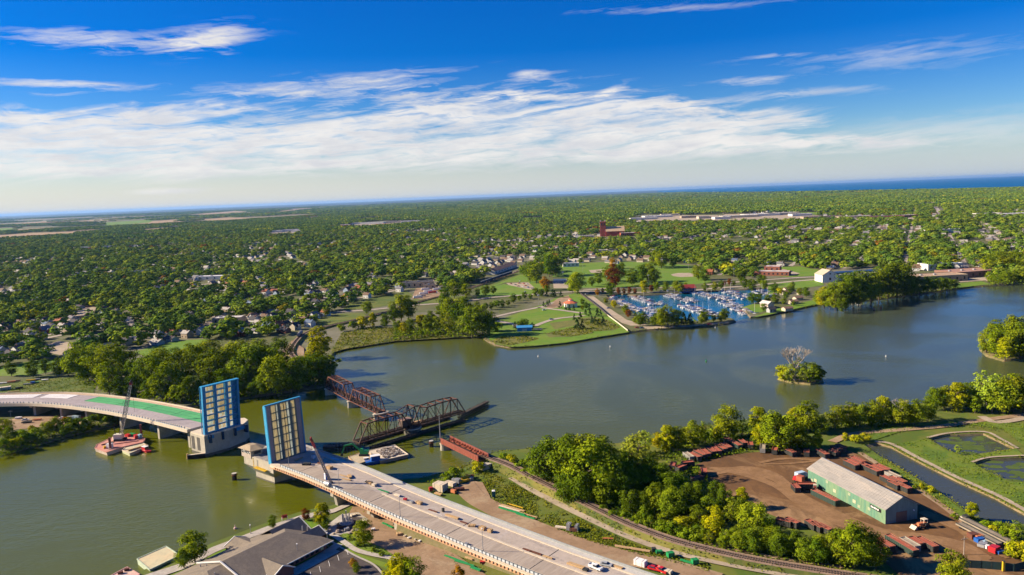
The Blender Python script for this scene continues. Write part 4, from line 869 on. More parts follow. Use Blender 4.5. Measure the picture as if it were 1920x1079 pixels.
gn_scatter('town_trees', g1, 7, 29, PCOL, 6, 31, .74)
gn_scatter('town_trees', np.array(g2), 9, 32, PCOL, 6, 32, .60)
g3 = _sc(3600, 9000, 42, 3)
farm_p = [(v.co.x, v.co.y) for v in bpy.data.objects['farmland'].data.vertices]
def farm_thin(g, seed): return g[~in_poly(g, farm_p) | (value_noise(g * [.6, 1], 800.0, seed) > .50)]
g3 = farm_thin(thin(g3, 700, 9, .05, .52), 17)
gn_scatter('distant_wood', g3, 52, 76, PCOL2, 4, 33, 1.0)
g4 = farm_thin(thin(_sc(9000, 26000, 120, 4), 2600, 11, .15, .62), 18)
gn_scatter('distant_wood', g4, 150, 230, PCOL2, 4, 34, .42)
print('scatter', len(g1), len(g2), len(g3), len(g4), 'houses', len(lots))

# ------------------------------------------------------------------ bridges and what floats or stands in the river
BLUE = mat('blue_steel', (0.018, 0.26, 0.52), (0.015, 0.20, 0.42), 0.5, 0.5, spec=.5)
RUST = mat('rust_steel', (0.17, 0.062, 0.035), (0.10, 0.04, 0.025), 0.6, 0.7)
DRUST = mat('dark_rust_steel', (0.085, 0.038, 0.026), (0.05, 0.027, 0.02), 0.6, 0.75)
REDP = mat('red_girder_paint', (0.34, 0.10, 0.06), (0.26, 0.08, 0.05), 0.6, 0.6)
TIMBER = mat('dark_timber', (0.035, 0.026, 0.02), (0.02, 0.016, 0.013), 1.0, 0.9)
WOOD = mat('new_timber', (0.52, 0.34, 0.17), (0.42, 0.27, 0.13), 1.0, 0.85)
PIER = mat('pier_concrete', (0.48, 0.43, 0.34), (0.40, 0.36, 0.29), 0.25, 0.9, 0.1, c3=(0.34, 0.31, 0.25))
TIDE = mat('wet_concrete', (0.12, 0.11, 0.085), (0.08, 0.075, 0.06), 0.5, 0.7)
def grid_mat(name, c1, c2):
    # an open steel grid: part of the light that falls on its back comes through
    m = mat(name, c1, c2, 1.2, .7, stretch=(1, 1, .1)); nt = m.node_tree; b = nt.nodes['Principled BSDF']; t = nt.nodes.new('ShaderNodeBsdfTranslucent'); x = nt.nodes.new('ShaderNodeMixShader'); x.inputs[0].default_value = .6
    nt.links.new(b.inputs['Base Color'].links[0].from_socket, t.inputs[0]); nt.links.new(b.outputs[0], x.inputs[1]); nt.links.new(t.outputs[0], x.inputs[2]); nt.links.new(x.outputs[0], nt.nodes['Material Output'].inputs[0]); return m
GRATE = grid_mat('grating', (0.78, 0.71, 0.48), (0.60, 0.52, 0.34)); grid_mat('pale_grid', (.80, .82, .74), (.62, .66, .58))
GRATE2 = mat('grating_dark', (0.17, 0.20, 0.17), (0.09, 0.12, 0.11), 1.2, 0.7)
MAUVE = mat('sidewalk_slab', (0.36, 0.29, 0.28), (0.30, 0.25, 0.25), 0.5, 0.85)
CREAM = mat('cream_concrete', (0.66, 0.56, 0.42), (0.58, 0.49, 0.37), 0.4, 0.85)
ORANGE = mat('orange_form', (0.62, 0.36, 0.20), (0.52, 0.29, 0.16), 0.5, 0.8)
PANEL = mat('pale_barrier', (0.40, 0.45, 0.48), (0.33, 0.37, 0.4), 0.6, 0.7)
DARK = mat('black_steel', (0.022, 0.022, 0.026), (0.03, 0.03, 0.035), 1, 0.6)
STEEL = mat('galvanised', (0.42, 0.42, 0.42), (0.34, 0.34, 0.35), 1, 0.45, metal=.3)
GREENC = mat('green_curing_cover', (0.07, 0.36, 0.12), (0.10, 0.40, 0.15), 0.12, 0.8, c3=(0.06, 0.30, 0.12))
SHEETW = mat('white_sheeting', (0.82, 0.79, 0.76), (0.74, 0.70, 0.68), 0.2, 0.7)
RED = mat('red_paint', (0.55, 0.02, 0.025), (0.45, 0.02, 0.025), 1, 0.4, spec=.5)
YEL = mat('yellow_paint', (0.68, 0.42, 0.02), (0.58, 0.36, 0.02), 1, 0.5)
GRN = mat('green_paint', (0.02, 0.28, 0.08), (0.02, 0.22, 0.07), 1, 0.5)
BLU = mat('blue_paint', (0.02, 0.12, 0.45), (0.02, 0.10, 0.36), 1, 0.5)
PINK = mat('barge_red_oxide', (0.56, 0.24, 0.19), (0.46, 0.19, 0.15), 0.25, 0.85, c3=(0.62, 0.34, 0.26))
AX = rad(-38.96); ad = Vector((math.cos(AX), math.sin(AX), 0)); an = Vector((-ad.y, ad.x, 0)); N0 = Vector((-116.2, 356.3, 0))
ZP = [(-40, 13.4), (0, 13), (20, 12.4), (40, 11), (60, 9), (85, 7), (130, 4.5), (155, 3.3), (185, 2.5), (230, 2.1)]
def dz(s):
    for (a, za), (b, zb) in zip(ZP, ZP[1:]):
        if s <= b: return za + (zb - za) * (s - a) / (b - a)
    return ZP[-1][1]
def DL(s, y, up=0): return N0 + ad * s + an * y + Vector((0, 0, dz(s) + up))
SS = [-8 + 4 * i for i in range(60)]
def decks(y0, y1, lo, hi, s=SS, mi=0, b=None):
    b = b or MB(N0); rot = Matrix.Rotation(-AX, 3, 'Z'); n = len(s); v = []
    for q in s: v += [(q, y0, dz(q) + lo), (q, y1, dz(q) + lo), (q, y1, dz(q) + hi), (q, y0, dz(q) + hi)]
    fs = [(4 * i + k, 4 * i + (k + 1) % 4, 4 * i + 4 + (k + 1) % 4, 4 * i + 4 + k)[::-1] for i in range(n - 1) for k in range(4)] + [(0, 1, 2, 3), tuple(4 * n - 4 + k for k in (3, 2, 1, 0))]
    b.o = Vector(); b.add(v, fs, mi); return b
apr = thing('approach_bridge', 'wide new concrete bridge deck with pale railing, sloping down to the near shore', 'bridge', N0, AX)
decks(0.3, 25.7, -1.5, 0).build('deck', CONC2, apr)
decks(0.0, 2.6, 0.0, .22).build('sidewalk', CREAM, apr); decks(22.4, 25.2, 0.0, .2).build('sidewalk', mat('pale_walk', (.56, .53, .47), (.5, .48, .44), .3), apr)
decks(2.6, 11.6, 0.0, .012).build('lane_surface', mat('tined_concrete', (0.42, 0.345, 0.27), (0.36, 0.295, 0.235), 0.35, 0.85, 0.05, c3=(0.46, 0.385, 0.305), stretch=(1, .12, 1)), apr)
decks(21.6, 22.4, 0.0, .3).build('curb', CREAM, apr)
decks(11.6, 12.5, 0.0, .28, [s for s in SS if s > 58]).build('median', CREAM, apr)
decks(-.35, 0.0, -1.9, -.1).build('edge_beam', CREAM, apr)
decks(25.2, 25.55, -1.5, 1.0).build('barrier', mat('grey_parapet', (.34, .35, .34), (.28, .29, .285), .3), apr)
b = MB(); b2 = MB(); s = 0.0
while s < 205:
    z = dz(s) + .2
    b.box(s, s + .3, .26, .58, z, z + 1.3, 1); b.box(s + .3, s + 1.75, .36, .46, z + .15, z + 1.0, 0); s += 1.9
decks(.28, .5, 1.38, 1.5, [q for q in SS if q > -2 and q < 206], 1, b).build('railing', [mat('railing_panel', (.60, .63, .65), (.5, .53, .56), .6, .6), mat('railing_post', (.13, .15, .18), (.10, .12, .14), .6, .6)], apr)
b = MB(); s = -4.0
while s < 200: b.box(s, s + .9, -.8, -.05, dz(s) - 1.4, dz(s) - .6); s += 1.8
decks(-.8, -.35, -1.65, -1.4, SS, 0, b).build('formwork', ORANGE, apr)
b = MB()
for y in (3, 8, 13, 18, 23):
    b = decks(y - .3, y + .3, -3.2, -1.5, [q for q in SS if q < 64], 0, b)
b.build('girder', mat('weathered_girder', (.30, .20, .14), (.22, .15, .11), .4), apr)
for s0, zb in ((38, -2), (63, 0)):
    b = MB(); b.box(s0 - 1, s0 + 1, 1.0, 25, dz(s0) - 4.6, dz(s0) - 3.2); b.hexa([(s0 - .9, 4, zb), (s0 + .9, 4, zb), (s0 + .9, 22, zb), (s0 - .9, 22, zb)], [(s0 - .9, 2.5, dz(s0) - 4.6), (s0 + .9, 2.5, dz(s0) - 4.6), (s0 + .9, 23.5, dz(s0) - 4.6), (s0 - .9, 23.5, dz(s0) - 4.6)]); b.build('pier', PIER, apr)
MB().box(80, 83, .5, 25, 0, dz(82) - 1.5).build('abutment', PIER, apr)
b = MB(); vs = []
for s0 in range(83, 215, 6): vs += [(s0, -1.5, GZ - .1), (s0, -.1, dz(s0) - .6), (s0, 26, dz(s0) - .15), (s0, 26.2, GZ - .3)]
b.add(vs, [(4 * i + k, 4 * i + 4 + k, 4 * i + 5 + k, 4 * i + 1 + k) for i in range(21) for k in (0, 2)]); b.build('retaining_wall', mat('earth_shoulder', (.22, .17, .09), (.13, .13, .04), .3, .95, .4), apr)
rr = random.Random(4)
for k in range(16):      # cement stains and damp patches left on the new slab
    s0, y0 = rr.uniform(5, 190), rr.uniform(13, 21); L = rr.uniform(4, 16); w = rr.uniform(.4, 2.2); b = MB(); n = 10; vs = []
    for i in range(n + 1): t = i / n; q = s0 + L * t; h = w * math.sin(math.pi * t) * rr.uniform(.5, 1) * .5; c = y0 + .4 * math.sin(q * .7 + k); vs += [(q, c - h, dz(q) + .006 + k * .0004), (q, c + h + .02, dz(q) + .006 + k * .0004)]
    b.add(vs, [(2 * i, 2 * i + 2, 2 * i + 3, 2 * i + 1) for i in range(n)]); b.build('stain', mat('damp_concrete', (.36, .30, .255), (.42, .36, .30), .4) if k % 3 else mat('pale_laitance', (.60, .54, .47), (.52, .46, .4), .4), apr)
# expansion joints: real grooves covered with dark strips, 4 mm proud
b = MB()
for s0 in (12.0, 62.0, 108.0, 150.0): b.quad((s0, 2.7, dz(s0) + .012), (s0 + .35, 2.7, dz(s0) + .012), (s0 + .35, 21.5, dz(s0) + .012), (s0, 21.5, dz(s0) + .012))
b.build('joint', DARK, apr)

# bascule piers and leaves
prR = thing('bascule_pier', 'concrete bascule pier under the right raised leaf, tapering to the water', 'bridge pier', N0, AX)
b = MB(); lowp = [(-30, 5.2), (-13.6, 5.2), (-8, 22), (-12, 28), (-26, 28), (-32, 16)]; upp = [(-34, 1.5), (-7.5, 1.0), (-7.5, 25.5), (-12, 28.5), (-30, 28.5), (-36, 14)]
b.prism(lowp, -2, 3.4); b.hexa([(x, y, 3.4) for x, y in lowp], [(x, y, 8.0) for x, y in upp]); b.prism(upp, 8.0, 13.0); b.build('pier_shaft', PIER, prR)
MB().prism([(x * 1.0, y - .06 if y < 10 else y + .06) for x, y in lowp], -.5, .75).build('tide_band', TIDE, prR)
b = MB(); b.prism([(-35, 1), (-26.5, 1), (-25, 6), (-28, 9), (-34, 8.5), (-36.5, 5)], 12.0, 16.2); cab = b.build('control_house', mat('control_house_wall', (.50, .42, .34), (.42, .34, .28), .5), prR)
MB().hexa([(-37, .2, 16.2), (-25.5, .2, 16.2), (-23.8, 6.4, 16.2), (-27.6, 10.4, 16.2), (-34.6, 9.6, 16.2), (-38, 5, 16.2)], [(-33, 3, 17.8), (-29.5, 3, 17.8), (-29, 5.5, 17.8), (-29.6, 6.5, 17.8), (-32.6, 6.4, 17.8), (-33.6, 5, 17.8)]).build('roof', mat('control_roof', (.40, .31, .20), (.34, .26, .17), .5), cab)
MB().box(-34.6, -27.2, .9, .99, 14.2, 15.6).build('window', PANE, cab)
MB().prism([(-25.2, 2.2), (-25.0, 5.9), (-24.9, 5.9), (-25.1, 2.2)], 14.2, 15.6).build('window', PANE, cab)
b = MB(); b.box(-22, -12, -.8, .9, 8.6, 8.9); [b.beam((x, -.7, 8.9), (x, -.7, 10.0), .12) for x in (-22, -19, -16, -13)]; b.beam((-22, -.7, 10), (-12, -.7, 10), .12); [b.beam((-23, -.3, 13 - i * .7), (-23, .3, 13 - i * .7), .3) for i in range(6)]; b.build('service_stair', YEL, prR)
MB().prism([(-34, 2), (-8, 1.6), (-7.6, 25), (-30, 28)], 13.0, 13.35).build('pier_deck', mat('pier_deck_slab', (.30, .27, .25), (.2, .19, .18), .4, c3=(.1, .09, .09)), prR)
def leaf_right():
    t = thing('bascule_leaf', 'raised right bascule leaf showing its grey walkway edges and tan grid deck', 'bridge leaf', N0 + ad * -8.5 + an * 0 + Vector((0, 0, 13.2)), AX); t.rotation_euler.y = rad(-3)
    Wd, Ht = 21.8, 28.5
    b = MB(); b.box(-.3, 0, 1.0, 3.3, 0, Ht); b.build('walkway', MAUVE, t); b = MB(); b.box(-.3, 0, 18.4, 20.9, 0, Ht); b.build('walkway', MAUVE, t)
    for y0, y1, m in ((3.3, 3.9, GRATE2), (3.9, 6.3, GRATE), (6.3, 6.9, GRATE2), (6.9, 7.6, mat('pale_grid', (.52, .60, .52), (.4, .46, .4), 1.2, stretch=(1, 1, .1))), (7.6, 9.3, GRATE2), (9.3, 11.0, GRATE), (11.0, 11.3, RUST), (11.3, 12.5, GRATE), (12.5, 13.0, GRATE2), (13.0, 14.1, mat('pale_grid', (1, 1, 1))), (14.1, 15.6, GRATE2), (15.6, 17.6, GRATE), (17.6, 18.4, GRATE2)):
        b = MB(); k = .14 if m is GRATE2 else 0.06
        for i in range(7): b.box(-.3 + k * .2, -k, y0 + .03, y1 - .03, .4 + i * 4.02, .4 + i * 4.02 + 3.8)
        b.build('grid_panel', m, t)
    for i in range(8): MB().box(-.75, -.02, 3.3, 18.4, .06 + i * 4.02, .38 + i * 4.02).build('floor_beam', GRATE2, t)
    for y in (2.0, 7.6, 14.2, 19.6): MB().box(-2.6, -.75, y - .3, y + .3, -1, Ht - .4).build('girder', BLUE, t)
    b = MB(); b.box(-1.6, .5, .4, 1.0, -.5, Ht); 
    for i in range(12): b.box(.5, .62, .62, .72, i * 2.4, i * 2.4 + .12)
    b.box(.5, .62, .4, .5, 0, Ht); b.box(1.1, 1.2, .4, .5, 0, Ht); b.build('edge_railing', mat('lit_blue_steel', (.05, .36, .62), (.04, .28, .5), .6, .5), t)  # sunward edge in a lighter blue, its light put into the colour
    b = MB(); b.box(-1.2, .1, .4, 21.5, Ht, Ht + .45); b.build('tip_beam', mat('lit_blue_steel', (1, 1, 1)), t)
    b = MB(); b.box(-1.4, .25, 20.9, 21.4, -.5, Ht); b.box(.8, .9, 21.0, 21.1, 0, Ht); b.build('edge_railing', BLUE, t)
leaf_right()
OL = Vector((-176.5, 415.0, 0)); AXL = rad(-38)
prL = thing('bascule_pier', 'long rounded concrete pier under the left blue bascule leaf', 'bridge pier', OL, AXL)
pl = [(-15, 0), (-.2, 0), (1.4, 14), (-1.2, 26), (-6, 32), (-12, 33.5), (-17, 28)]
MB().prism(pl, -2, 11.6).build('pier_shaft', PIER, prL)
MB().prism([(x + (.12 if x > -8 else -.1), y + (.1 if y > 20 else -.08)) for x, y in pl], -.5, 1.5).build('tide_band', TIDE, prL)
for x in (-12.4, -6.6): MB().box(x - 1.5, x + 1.5, -.12, .05, 2.6, 10.2).build('opening', mat('opening_shade', (.11, .10, .09), (.07, .065, .06), .5), prL)
for y in (3, 10.5, 18.5, 26): MB().box(-.6, 1.9, y - .6, y + .6, 7.5, 11.9).build('notch_shade', mat('notch_shade_blue', (.02, .06, .12), (.015, .04, .08), .5), prL)  # dark blue blocks stand in for the shade at the girder notches
MB().prism([(x * .98, y * .99 + .1) for x, y in pl], 11.6, 12.3).build('coping', CREAM, prL)
MB().box(-.4, .45, 2, 27, 9.6, 11.5).build('blue_band', BLUE, prL)  # blue band along the top of the front face
def leaf_left():
    t = thing('bascule_leaf', 'raised left bascule leaf with bright blue girders and floor beams seen from below', 'bridge leaf', OL + Vector((0, 0, 12.3)) + Vector((math.cos(AXL), math.sin(AXL), 0)) * -.9 + Vector((-math.sin(AXL), math.cos(AXL), 0)) * .6, AXL); t.rotation_euler.y = rad(3)
    Ht = 27.5
    for y, w in ((1.4, 2.0), (8.4, 1.5), (15.6, 1.5), (22.6, 1.2)): MB().box(-1.9, 0, y - w / 2, y + w / 2, -2.2, Ht).build('girder', BLUE, t)
    for i in range(9):
        b = MB(); b.box(-1.85, -.35, 2.3, 22.1, .15 + i * 3.38, .62 + i * 3.38); b.build('floor_beam', BLUE, t)
    for y0, y1 in ((2.4, 7.65), (9.15, 14.85), (16.35, 19.2)):
        for i in range(8):
            b = MB(); z0 = .7 + i * 3.38; k = y0 + .25
            while k + .55 < y1: b.box(-2.0, -1.75, k, k + .62, z0 + .12, z0 + 2.7, 0 if rnd.random() < .62 else 1); k += .88
            b.build('grid_panel', [GRATE, mat('pale_grid', (1, 1, 1))], t)
    MB().box(-1.95, -1.6, 19.2, 22, 0, Ht).build('walkway', BLUE, t)
    b = MB()
    for i in range(4): b.beam((-1.3, 19.4, 1 + i * 6.8), (-1.3, 21.9, 6.5 + i * 6.8), .25)
    b.build('bracing', BLUE, t)
    b = MB()
    for i in range(12): b.box(-.2, .15, .2, .36, i * 2.35, i * 2.35 + .3)
    b.box(-2.6, -2.4, .0, .4, 0, Ht); b.build('edge_railing', BLUE, t)
    MB().box(-2.2, .15, .2, 23.4, Ht, Ht + .5).build('tip_beam', mat('lit_blue_steel', (1, 1, 1)), t)
leaf_left()
fl = thing('timber_fender', 'short dark timber fender beam at the foot of the left pier', 'fender', W(352, 861, 0))
a, c = W(352, 861, 0), W(386, 857, 0); MB(a).beam(a + Vector((0, 0, 1)), c + Vector((0, 0, 1)), 2.2, 2.4).build('beam', TIMBER, fl)
MB(a).beam(a + Vector((-.1, 0, 2.25)), c + Vector((0, 0, 2.25)), 1.4, .2).build('walkway', CREAM, fl); MB(a).cyl(a + Vector((0, 0, -2)), a + Vector((0, 0, 3)), .6).build('pile', WOOD, fl)

# left approach viaduct on its curve
near = [(-520, 516, 10.5), (-440, 515.5, 10.8), (-355.6, 511, 11), (-318.1, 503.5, 11.3), (-272.7, 481, 12), (-233.2, 456, 12.6), (-190.5, 425.5, 12.9)]
npts = spline(near, 0.125); nl = len(npts); OV = Vector((-300, 495, 0))
via = thing('approach_viaduct', 'curving concrete viaduct at the left, half covered in green sheeting', 'bridge', OV)
def curve(y0, y1, lo, hi, i0=0, i1=None, mi=0, b=None):
    A, _ = sides(npts, y0, 0); B, _ = sides(npts, y1, 0); r = range(i0, (i1 or nl)); b = b or MB(OV); v = []; n = len(r)
    for i in r: v += [A[i] + Vector((0, 0, lo)), B[i] + Vector((0, 0, lo)), B[i] + Vector((0, 0, hi)), A[i] + Vector((0, 0, hi))]
    return b.add(v, [(4 * i + k, 4 * i + (k + 1) % 4, 4 * i + 4 + (k + 1) % 4, 4 * i + 4 + k)[::-1] for i in range(n - 1) for k in range(4)] + [(0, 1, 2, 3), tuple(4 * n - 4 + k for k in (3, 2, 1, 0))], mi)
def idx(px, py, z=11.5):
    p = W(px, py, z); return min(range(nl), key=lambda i: (npts[i].xy - p.xy).length)
curve(.3, 28, -1.2, 0).build('deck', mat('grey_deck', (.36, .31, .31), (.31, .27, .27), .12, c3=(.40, .35, .34)), via)
curve(-.1, .3, -1.7, .15).build('edge_beam', CREAM, via)
curve(0.3, 2.8, .0, .2).build('sidewalk', CREAM, via)
curve(25.2, 27.4, .0, .25).build('sidewalk', mat('tan_walk', (.55, .40, .27), (.48, .34, .22), .3), via)
curve(27.5, 28.0, -1.2, .9).build('barrier', CREAM, via)
b = MB(OV); A, _ = sides(npts, .6, 0); acc = 0
for i in range(nl - 1):
    d = A[i + 1] - A[i]; n = max(1, int(d.length / 2.2))
    for k in range(n): p = A[i] + d * (k / n); b.beam(p + Vector((0, 0, .2)), p + Vector((0, 0, 1.35)), .5, .35)
    b.beam(A[i] + Vector((0, 0, .35)), A[i + 1] + Vector((0, 0, .35)), .3, .35)
b.build('railing', PANEL, via)
ig = idx(122, 762)
gw = [(-.0)]
curve(13.0, 24.6, .05, .12, ig, nl).build('green_cover', GREENC, via)
b = MB(OV); A, _ = sides(npts, 13.2, 0); B, _ = sides(npts, 24.4, 0)
for i in range(ig, nl, 5): b.beam(A[i] + Vector((0, 0, .16)), B[i] + Vector((0, 0, .16)), .35, .1)
for y in (17.0, 21.0):
    C_, _ = sides(npts, y, 0)
    for i in range(ig, nl - 1): b.beam(C_[i] + Vector((0, 0, .16)), C_[i + 1] + Vector((0, 0, .16)), .2, .1)
b.build('cover_seams', mat('green_seam', (.03, .20, .08), (.03, .16, .06), .5), via)
iw = idx(30, 755); iw2 = idx(72, 757)
curve(15.0, 24.4, .05, .2, 4, max(idx(42, 756), 6)).build('white_sheet', SHEETW, via); curve(15.0, 24.4, .05, .2, idx(46, 756), ig - 2).build('white_sheet', SHEETW, via)
b = MB(OV)
for y in (18, 21):
    C_, _ = sides(npts, y, 0)
    for i in range(4, ig - 3): b.beam(C_[i] + Vector((0, 0, .23)), C_[i + 1] + Vector((0, 0, .23)), .14, .05)
b.build('sheet_straps', DARK, via)
for px, py in ((8, 772), (62, 770), (138, 770), (208, 778), (272, 795), (332, 812)):
    i = idx(px, py); p, _ = sides(npts, 1.5, 0); q, _ = sides(npts, 26, 0); z = npts[i].z
    d = (q[i] - p[i]).normalized(); t_ = Vector((-d.y, d.x, 0)); a, c = p[i], q[i]
    bb = MB(OV); w = t_ * 1.0
    bb.hexa([Vector((v.x, v.y, z - 3.2)) for v in (a - w, a + w, c + w, c - w)], [Vector((v.x, v.y, z - 1.75)) for v in (a - w, a + w, c + w, c - w)])
    a2, c2 = a + d * 3, c - d * 3; bb.hexa([Vector((v.x, v.y, -1.5)) for v in (a2 - w, a2 + w, c2 + w, c2 - w)], [Vector((v.x, v.y, z - 3.2)) for v in (a2 - w, a2 + w, c2 + w, c2 - w)])
    bb.build('pier', PIER, via)
A, _ = sides(npts, 4, 0); 
for y in (4, 10, 17, 24): curve(y, y + .6, -1.9, -1.2).build('girder', mat('weathered_girder', (1, 1, 1)), via)

# railway bridges
def truss(b, A, B, up0, h, n, ends=(1, 1), cw=.55, rise=0.0):
    A, B = Vector(A), Vector(B); d = B - A; z = Vector((0, 0, 1)); T = lambda t: A + d * t + z * (h + rise * math.sin(math.pi * t))
    b.beam(A, B, cw, cw); t0 = 1 / n if ends[0] else 0; t1 = 1 - 1 / n if ends[1] else 1
    ks = [i / n for i in range(n + 1)]
    for i in range(n):
        if t0 <= ks[i] + 1e-6 and ks[i + 1] <= t1 + 1e-6: b.beam(T(ks[i]), T(ks[i + 1]), cw, cw)
    if ends[0]: b.beam(A, T(t0), cw, cw)
    if ends[1]: b.beam(T(t1), B, cw, cw)
    for i in range(n + 1):
        if t0 - 1e-6 <= ks[i] <= t1 + 1e-6:
            b.beam(A + d * ks[i], T(ks[i]), cw * .6, cw * .6)
            if i < n and ks[i + 1] <= t1 + 1e-6: (b.beam(T(ks[i]), A + d * ks[i + 1], cw * .45, cw * .45) if ks[i] < .5 else b.beam(A + d * ks[i], T(ks[i + 1]), cw * .45, cw * .45))
    return [T(k) for k in ks if t0 - 1e-6 <= k <= t1 + 1e-6]
def rail_deck(b, A, B, w, mi=0):
    d = (B - A); L = d.length; d.normalize(); n = Vector((-d.y, d.x, 0)); z = Vector((0, 0, .35))
    for k in (-.75, .75): b.beam(A + n * k + z * .2, B + n * k + z * .2, .4, .8, 0)
    s = 0
    while s < L: b.beam(A + d * s - n * 1.5 + z * 1.7, A + d * s + n * 1.5 + z * 1.7, .3, .25, 1); s += .8
    for k in (-.75, .75): b.beam(A + n * k + z * 2.3, B + n * k + z * 2.3, .14, .16, 0)
    for k in range(8): p = A + d * (L * k / 7); b.beam(p - n * w / 2, p + n * w / 2, .4, .7, 0)
def truss_span(label, A, B, h=9.5, w=6.5, n=6):
    A, B = Vector(A), Vector(B); t = thing('truss_span', label, 'railway bridge', A); d = (B - A).normalized(); nn = Vector((-d.y, d.x, 0)) * w / 2
    b = MB(A); T1 = truss(b, A - nn, B - nn, 0, h, n); b.build('side_truss', RUST, t); b = MB(A); T2 = truss(b, A + nn, B + nn, 0, h, n); b.build('side_truss', RUST, t)
    b = MB(A)
    for i, (p, q) in enumerate(zip(T1, T2)):
        b.beam(p, q, .4, .5)
        if i: b.beam(T1[i - 1], q, .2, .2); b.beam(T2[i - 1], p, .2, .2)
    b.build('top_bracing', RUST, t); b = MB(A); rail_deck(b, A, B, w); b.build('track_deck', [DRUST, TIMBER], t)
tA, tM, tB = W(620, 727, 5), W(663, 750, 5), W(714, 773.5, 5)
td = (tB - tA).normalized()
truss_span('rusty railway truss span nearer the wooded far bank', tA - td * 2, tM - td * 1.0); truss_span('rusty railway truss span ending at mid-river beside the swing bridge', tM + td * 1.0, tB)
def round_pier(label, px, py, r, h, ell=1.6, base=0.0, m=PIER, rz=0.0, loc=None):
    t = thing('bridge_pier', label, 'bridge pier', loc or W(px, py, 0), rz); b = MB(); ring = [(r * ell * math.cos(a), r * math.sin(a)) for a in [i * math.pi / 8 for i in range(16)]]
    b.hexa([(x, y, -2) for x, y in ring], [(x * .93, y * .93, h) for x, y in ring]); b.build('shaft', m, t); MB().prism([(x * 1.04, y * 1.04) for x, y in ring], h, h + .5).build('cap', CREAM, t)
ra = math.atan2(td.y, td.x) + math.pi / 2
round_pier('oval concrete pier between the two rusty truss spans', 0, 0, 2.2, 4.3, 2.2, rz=ra, loc=tM - Vector((0, 0, 5)))
round_pier('oval concrete pier under the river end of the truss spans', 0, 0, 2.4, 4.3, 2.3, rz=ra, loc=tB - Vector((0, 0, 5)))
round_pier('concrete pier where the truss spans meet the wooded bank', 0, 0, 2.4, 4.3, 2.0, rz=ra, loc=tA - Vector((0, 0, 5)))
# swing span, turned open
sA, sB = W(668, 829, 4.5), W(866, 771.5, 4.5); sd_ = (sB - sA).normalized(); sn = Vector((-sd_.y, sd_.x, 0)); SL = (sB - sA).length
sw = thing('swing_bridge', 'long dark rusty swing truss bridge turned open on its centre pier', 'railway bridge', sA); half = SL * .46
tops = []
for k in (-3.4, 3.4):
    b = MB(sA); a0 = sA + sn * k; T1 = truss(b, a0, a0 + sd_ * half, 0, 9.2, 6, cw=.6, rise=1.2); c0 = sB + sn * k; T2 = truss(b, c0 - sd_ * half, c0, 0, 9.2, 6, cw=.6, rise=1.2)
    m0 = sA + sd_ * (SL / 2) + sn * k + Vector((0, 0, 12.5)); b.beam(a0 + sd_ * half, c0 - sd_ * half, .6, .6)
    b.beam(T1[-1], m0, .4); b.beam(m0, T2[0], .4); b.beam(a0 + sd_ * half, m0, .5); b.beam(c0 - sd_ * half, m0, .5); b.build('side_truss', DRUST, sw); tops.append(T1 + [m0] + T2)
b = MB(sA)
for i, (p, q) in enumerate(zip(*tops)):
    b.beam(p, q, .45, .5)
    if i: b.beam(tops[0][i - 1], q, .18, .18)
b.build('top_bracing', RUST, sw)
b = MB(sA); rail_deck(b, sA, sB, 7); b.build('track_deck', [DRUST, TIMBER], sw)
ctr = sA + sd_ * (SL / 2) + Vector((0, 0, -4.5)); sz = math.atan2(sd_.y, sd_.x)
b = MB(sA); o_ = ctr + sd_ * -5 + sn * .0 + Vector((0, 0, 6)); b.obox(o_, (6.5, 4, 3.6), sz); cb = b.build('machine_house', mat('grey_brown_board', (.13, .09, .075), (.1, .07, .06), .6), sw)
MB(sA).obox(o_ + Vector((0, 0, 3.6)), (7.3, 4.8, .35), sz).build('roof', mat('machine_roof', (.30, .19, .15), (.24, .15, .12), .5), cb)
MB(sA).cyl(ctr + Vector((0, 0, 3.2)), ctr + Vector((0, 0, 4.6)), 4.6, 4.6, 20).build('turntable', DRUST, sw)
MB(sA).cyl(ctr + Vector((0, 0, 12)), ctr + Vector((0, 0, 19)), .16, .06, 6).build('mast', STEEL, sw)
MB(sA).obox(ctr + sn * 4.5 + Vector((0, 0, 4.6)) + sd_ * 6, (9, 1.6, .3), sz).build('catwalk', WOOD, sw)
round_pier('round centre pier carrying the open swing bridge', 0, 0, 5.4, 3.2, 1.0, loc=ctr, m=TIDE)
def fender(label, A, B, w, h, rows=2, step=1.7):
    A, B = Vector(A), Vector(B); t = thing('timber_fender', label, 'fender pier', A); d = (B - A); L = d.length; d.normalize(); n = Vector((-d.y, d.x, 0)); b = MB(A); s = 0.0
    while s < L:
        for k in ([-w / 2, w / 2] if rows == 2 else [0]): b.cyl(A + d * s + n * k + Vector((0, 0, -2)), A + d * s + n * k + Vector((0, 0, h + rnd.uniform(-.3, .5))), .35, .28, 6)
        s += step
    b.build('piles', TIMBER, t); b = MB(A)
    for z in (.5, h - .6):
        for k in (-w / 2, w / 2): b.beam(A + n * (k * 1.2) + Vector((0, 0, z)), B + n * (k * 1.2) + Vector((0, 0, z)), .35, .5)
    b.build('walers', TIMBER, t); b = MB(A); s = .3
    while s < L: b.beam(A + d * s - n * w / 2 + Vector((0, 0, h - .2)), A + d * s + n * w / 2 + Vector((0, 0, h - .2)), .5, .25); s += .9
    b.build('planks', mat('grey_plank', (.09, .07, .055), (.05, .04, .035), .8), t)
g = Vector((0, 0, -4.5)); fender('dark timber fender pier leading from the swing bridge to the barge', W(608, 846, 0), sA + g + sd_ * 3, 4.5, 3.2)
fender('dark timber fender walk reaching past the right end of the swing bridge', sB + g - sd_ * 2, W(914, 760, 0), 2.4, 3.0)
fender('long low timber crib under the near side of the swing bridge', sA + g + sd_ * 6 - sn * 6, sB + g - sd_ * 3 - sn * 5.4, 3.0, 1.5)
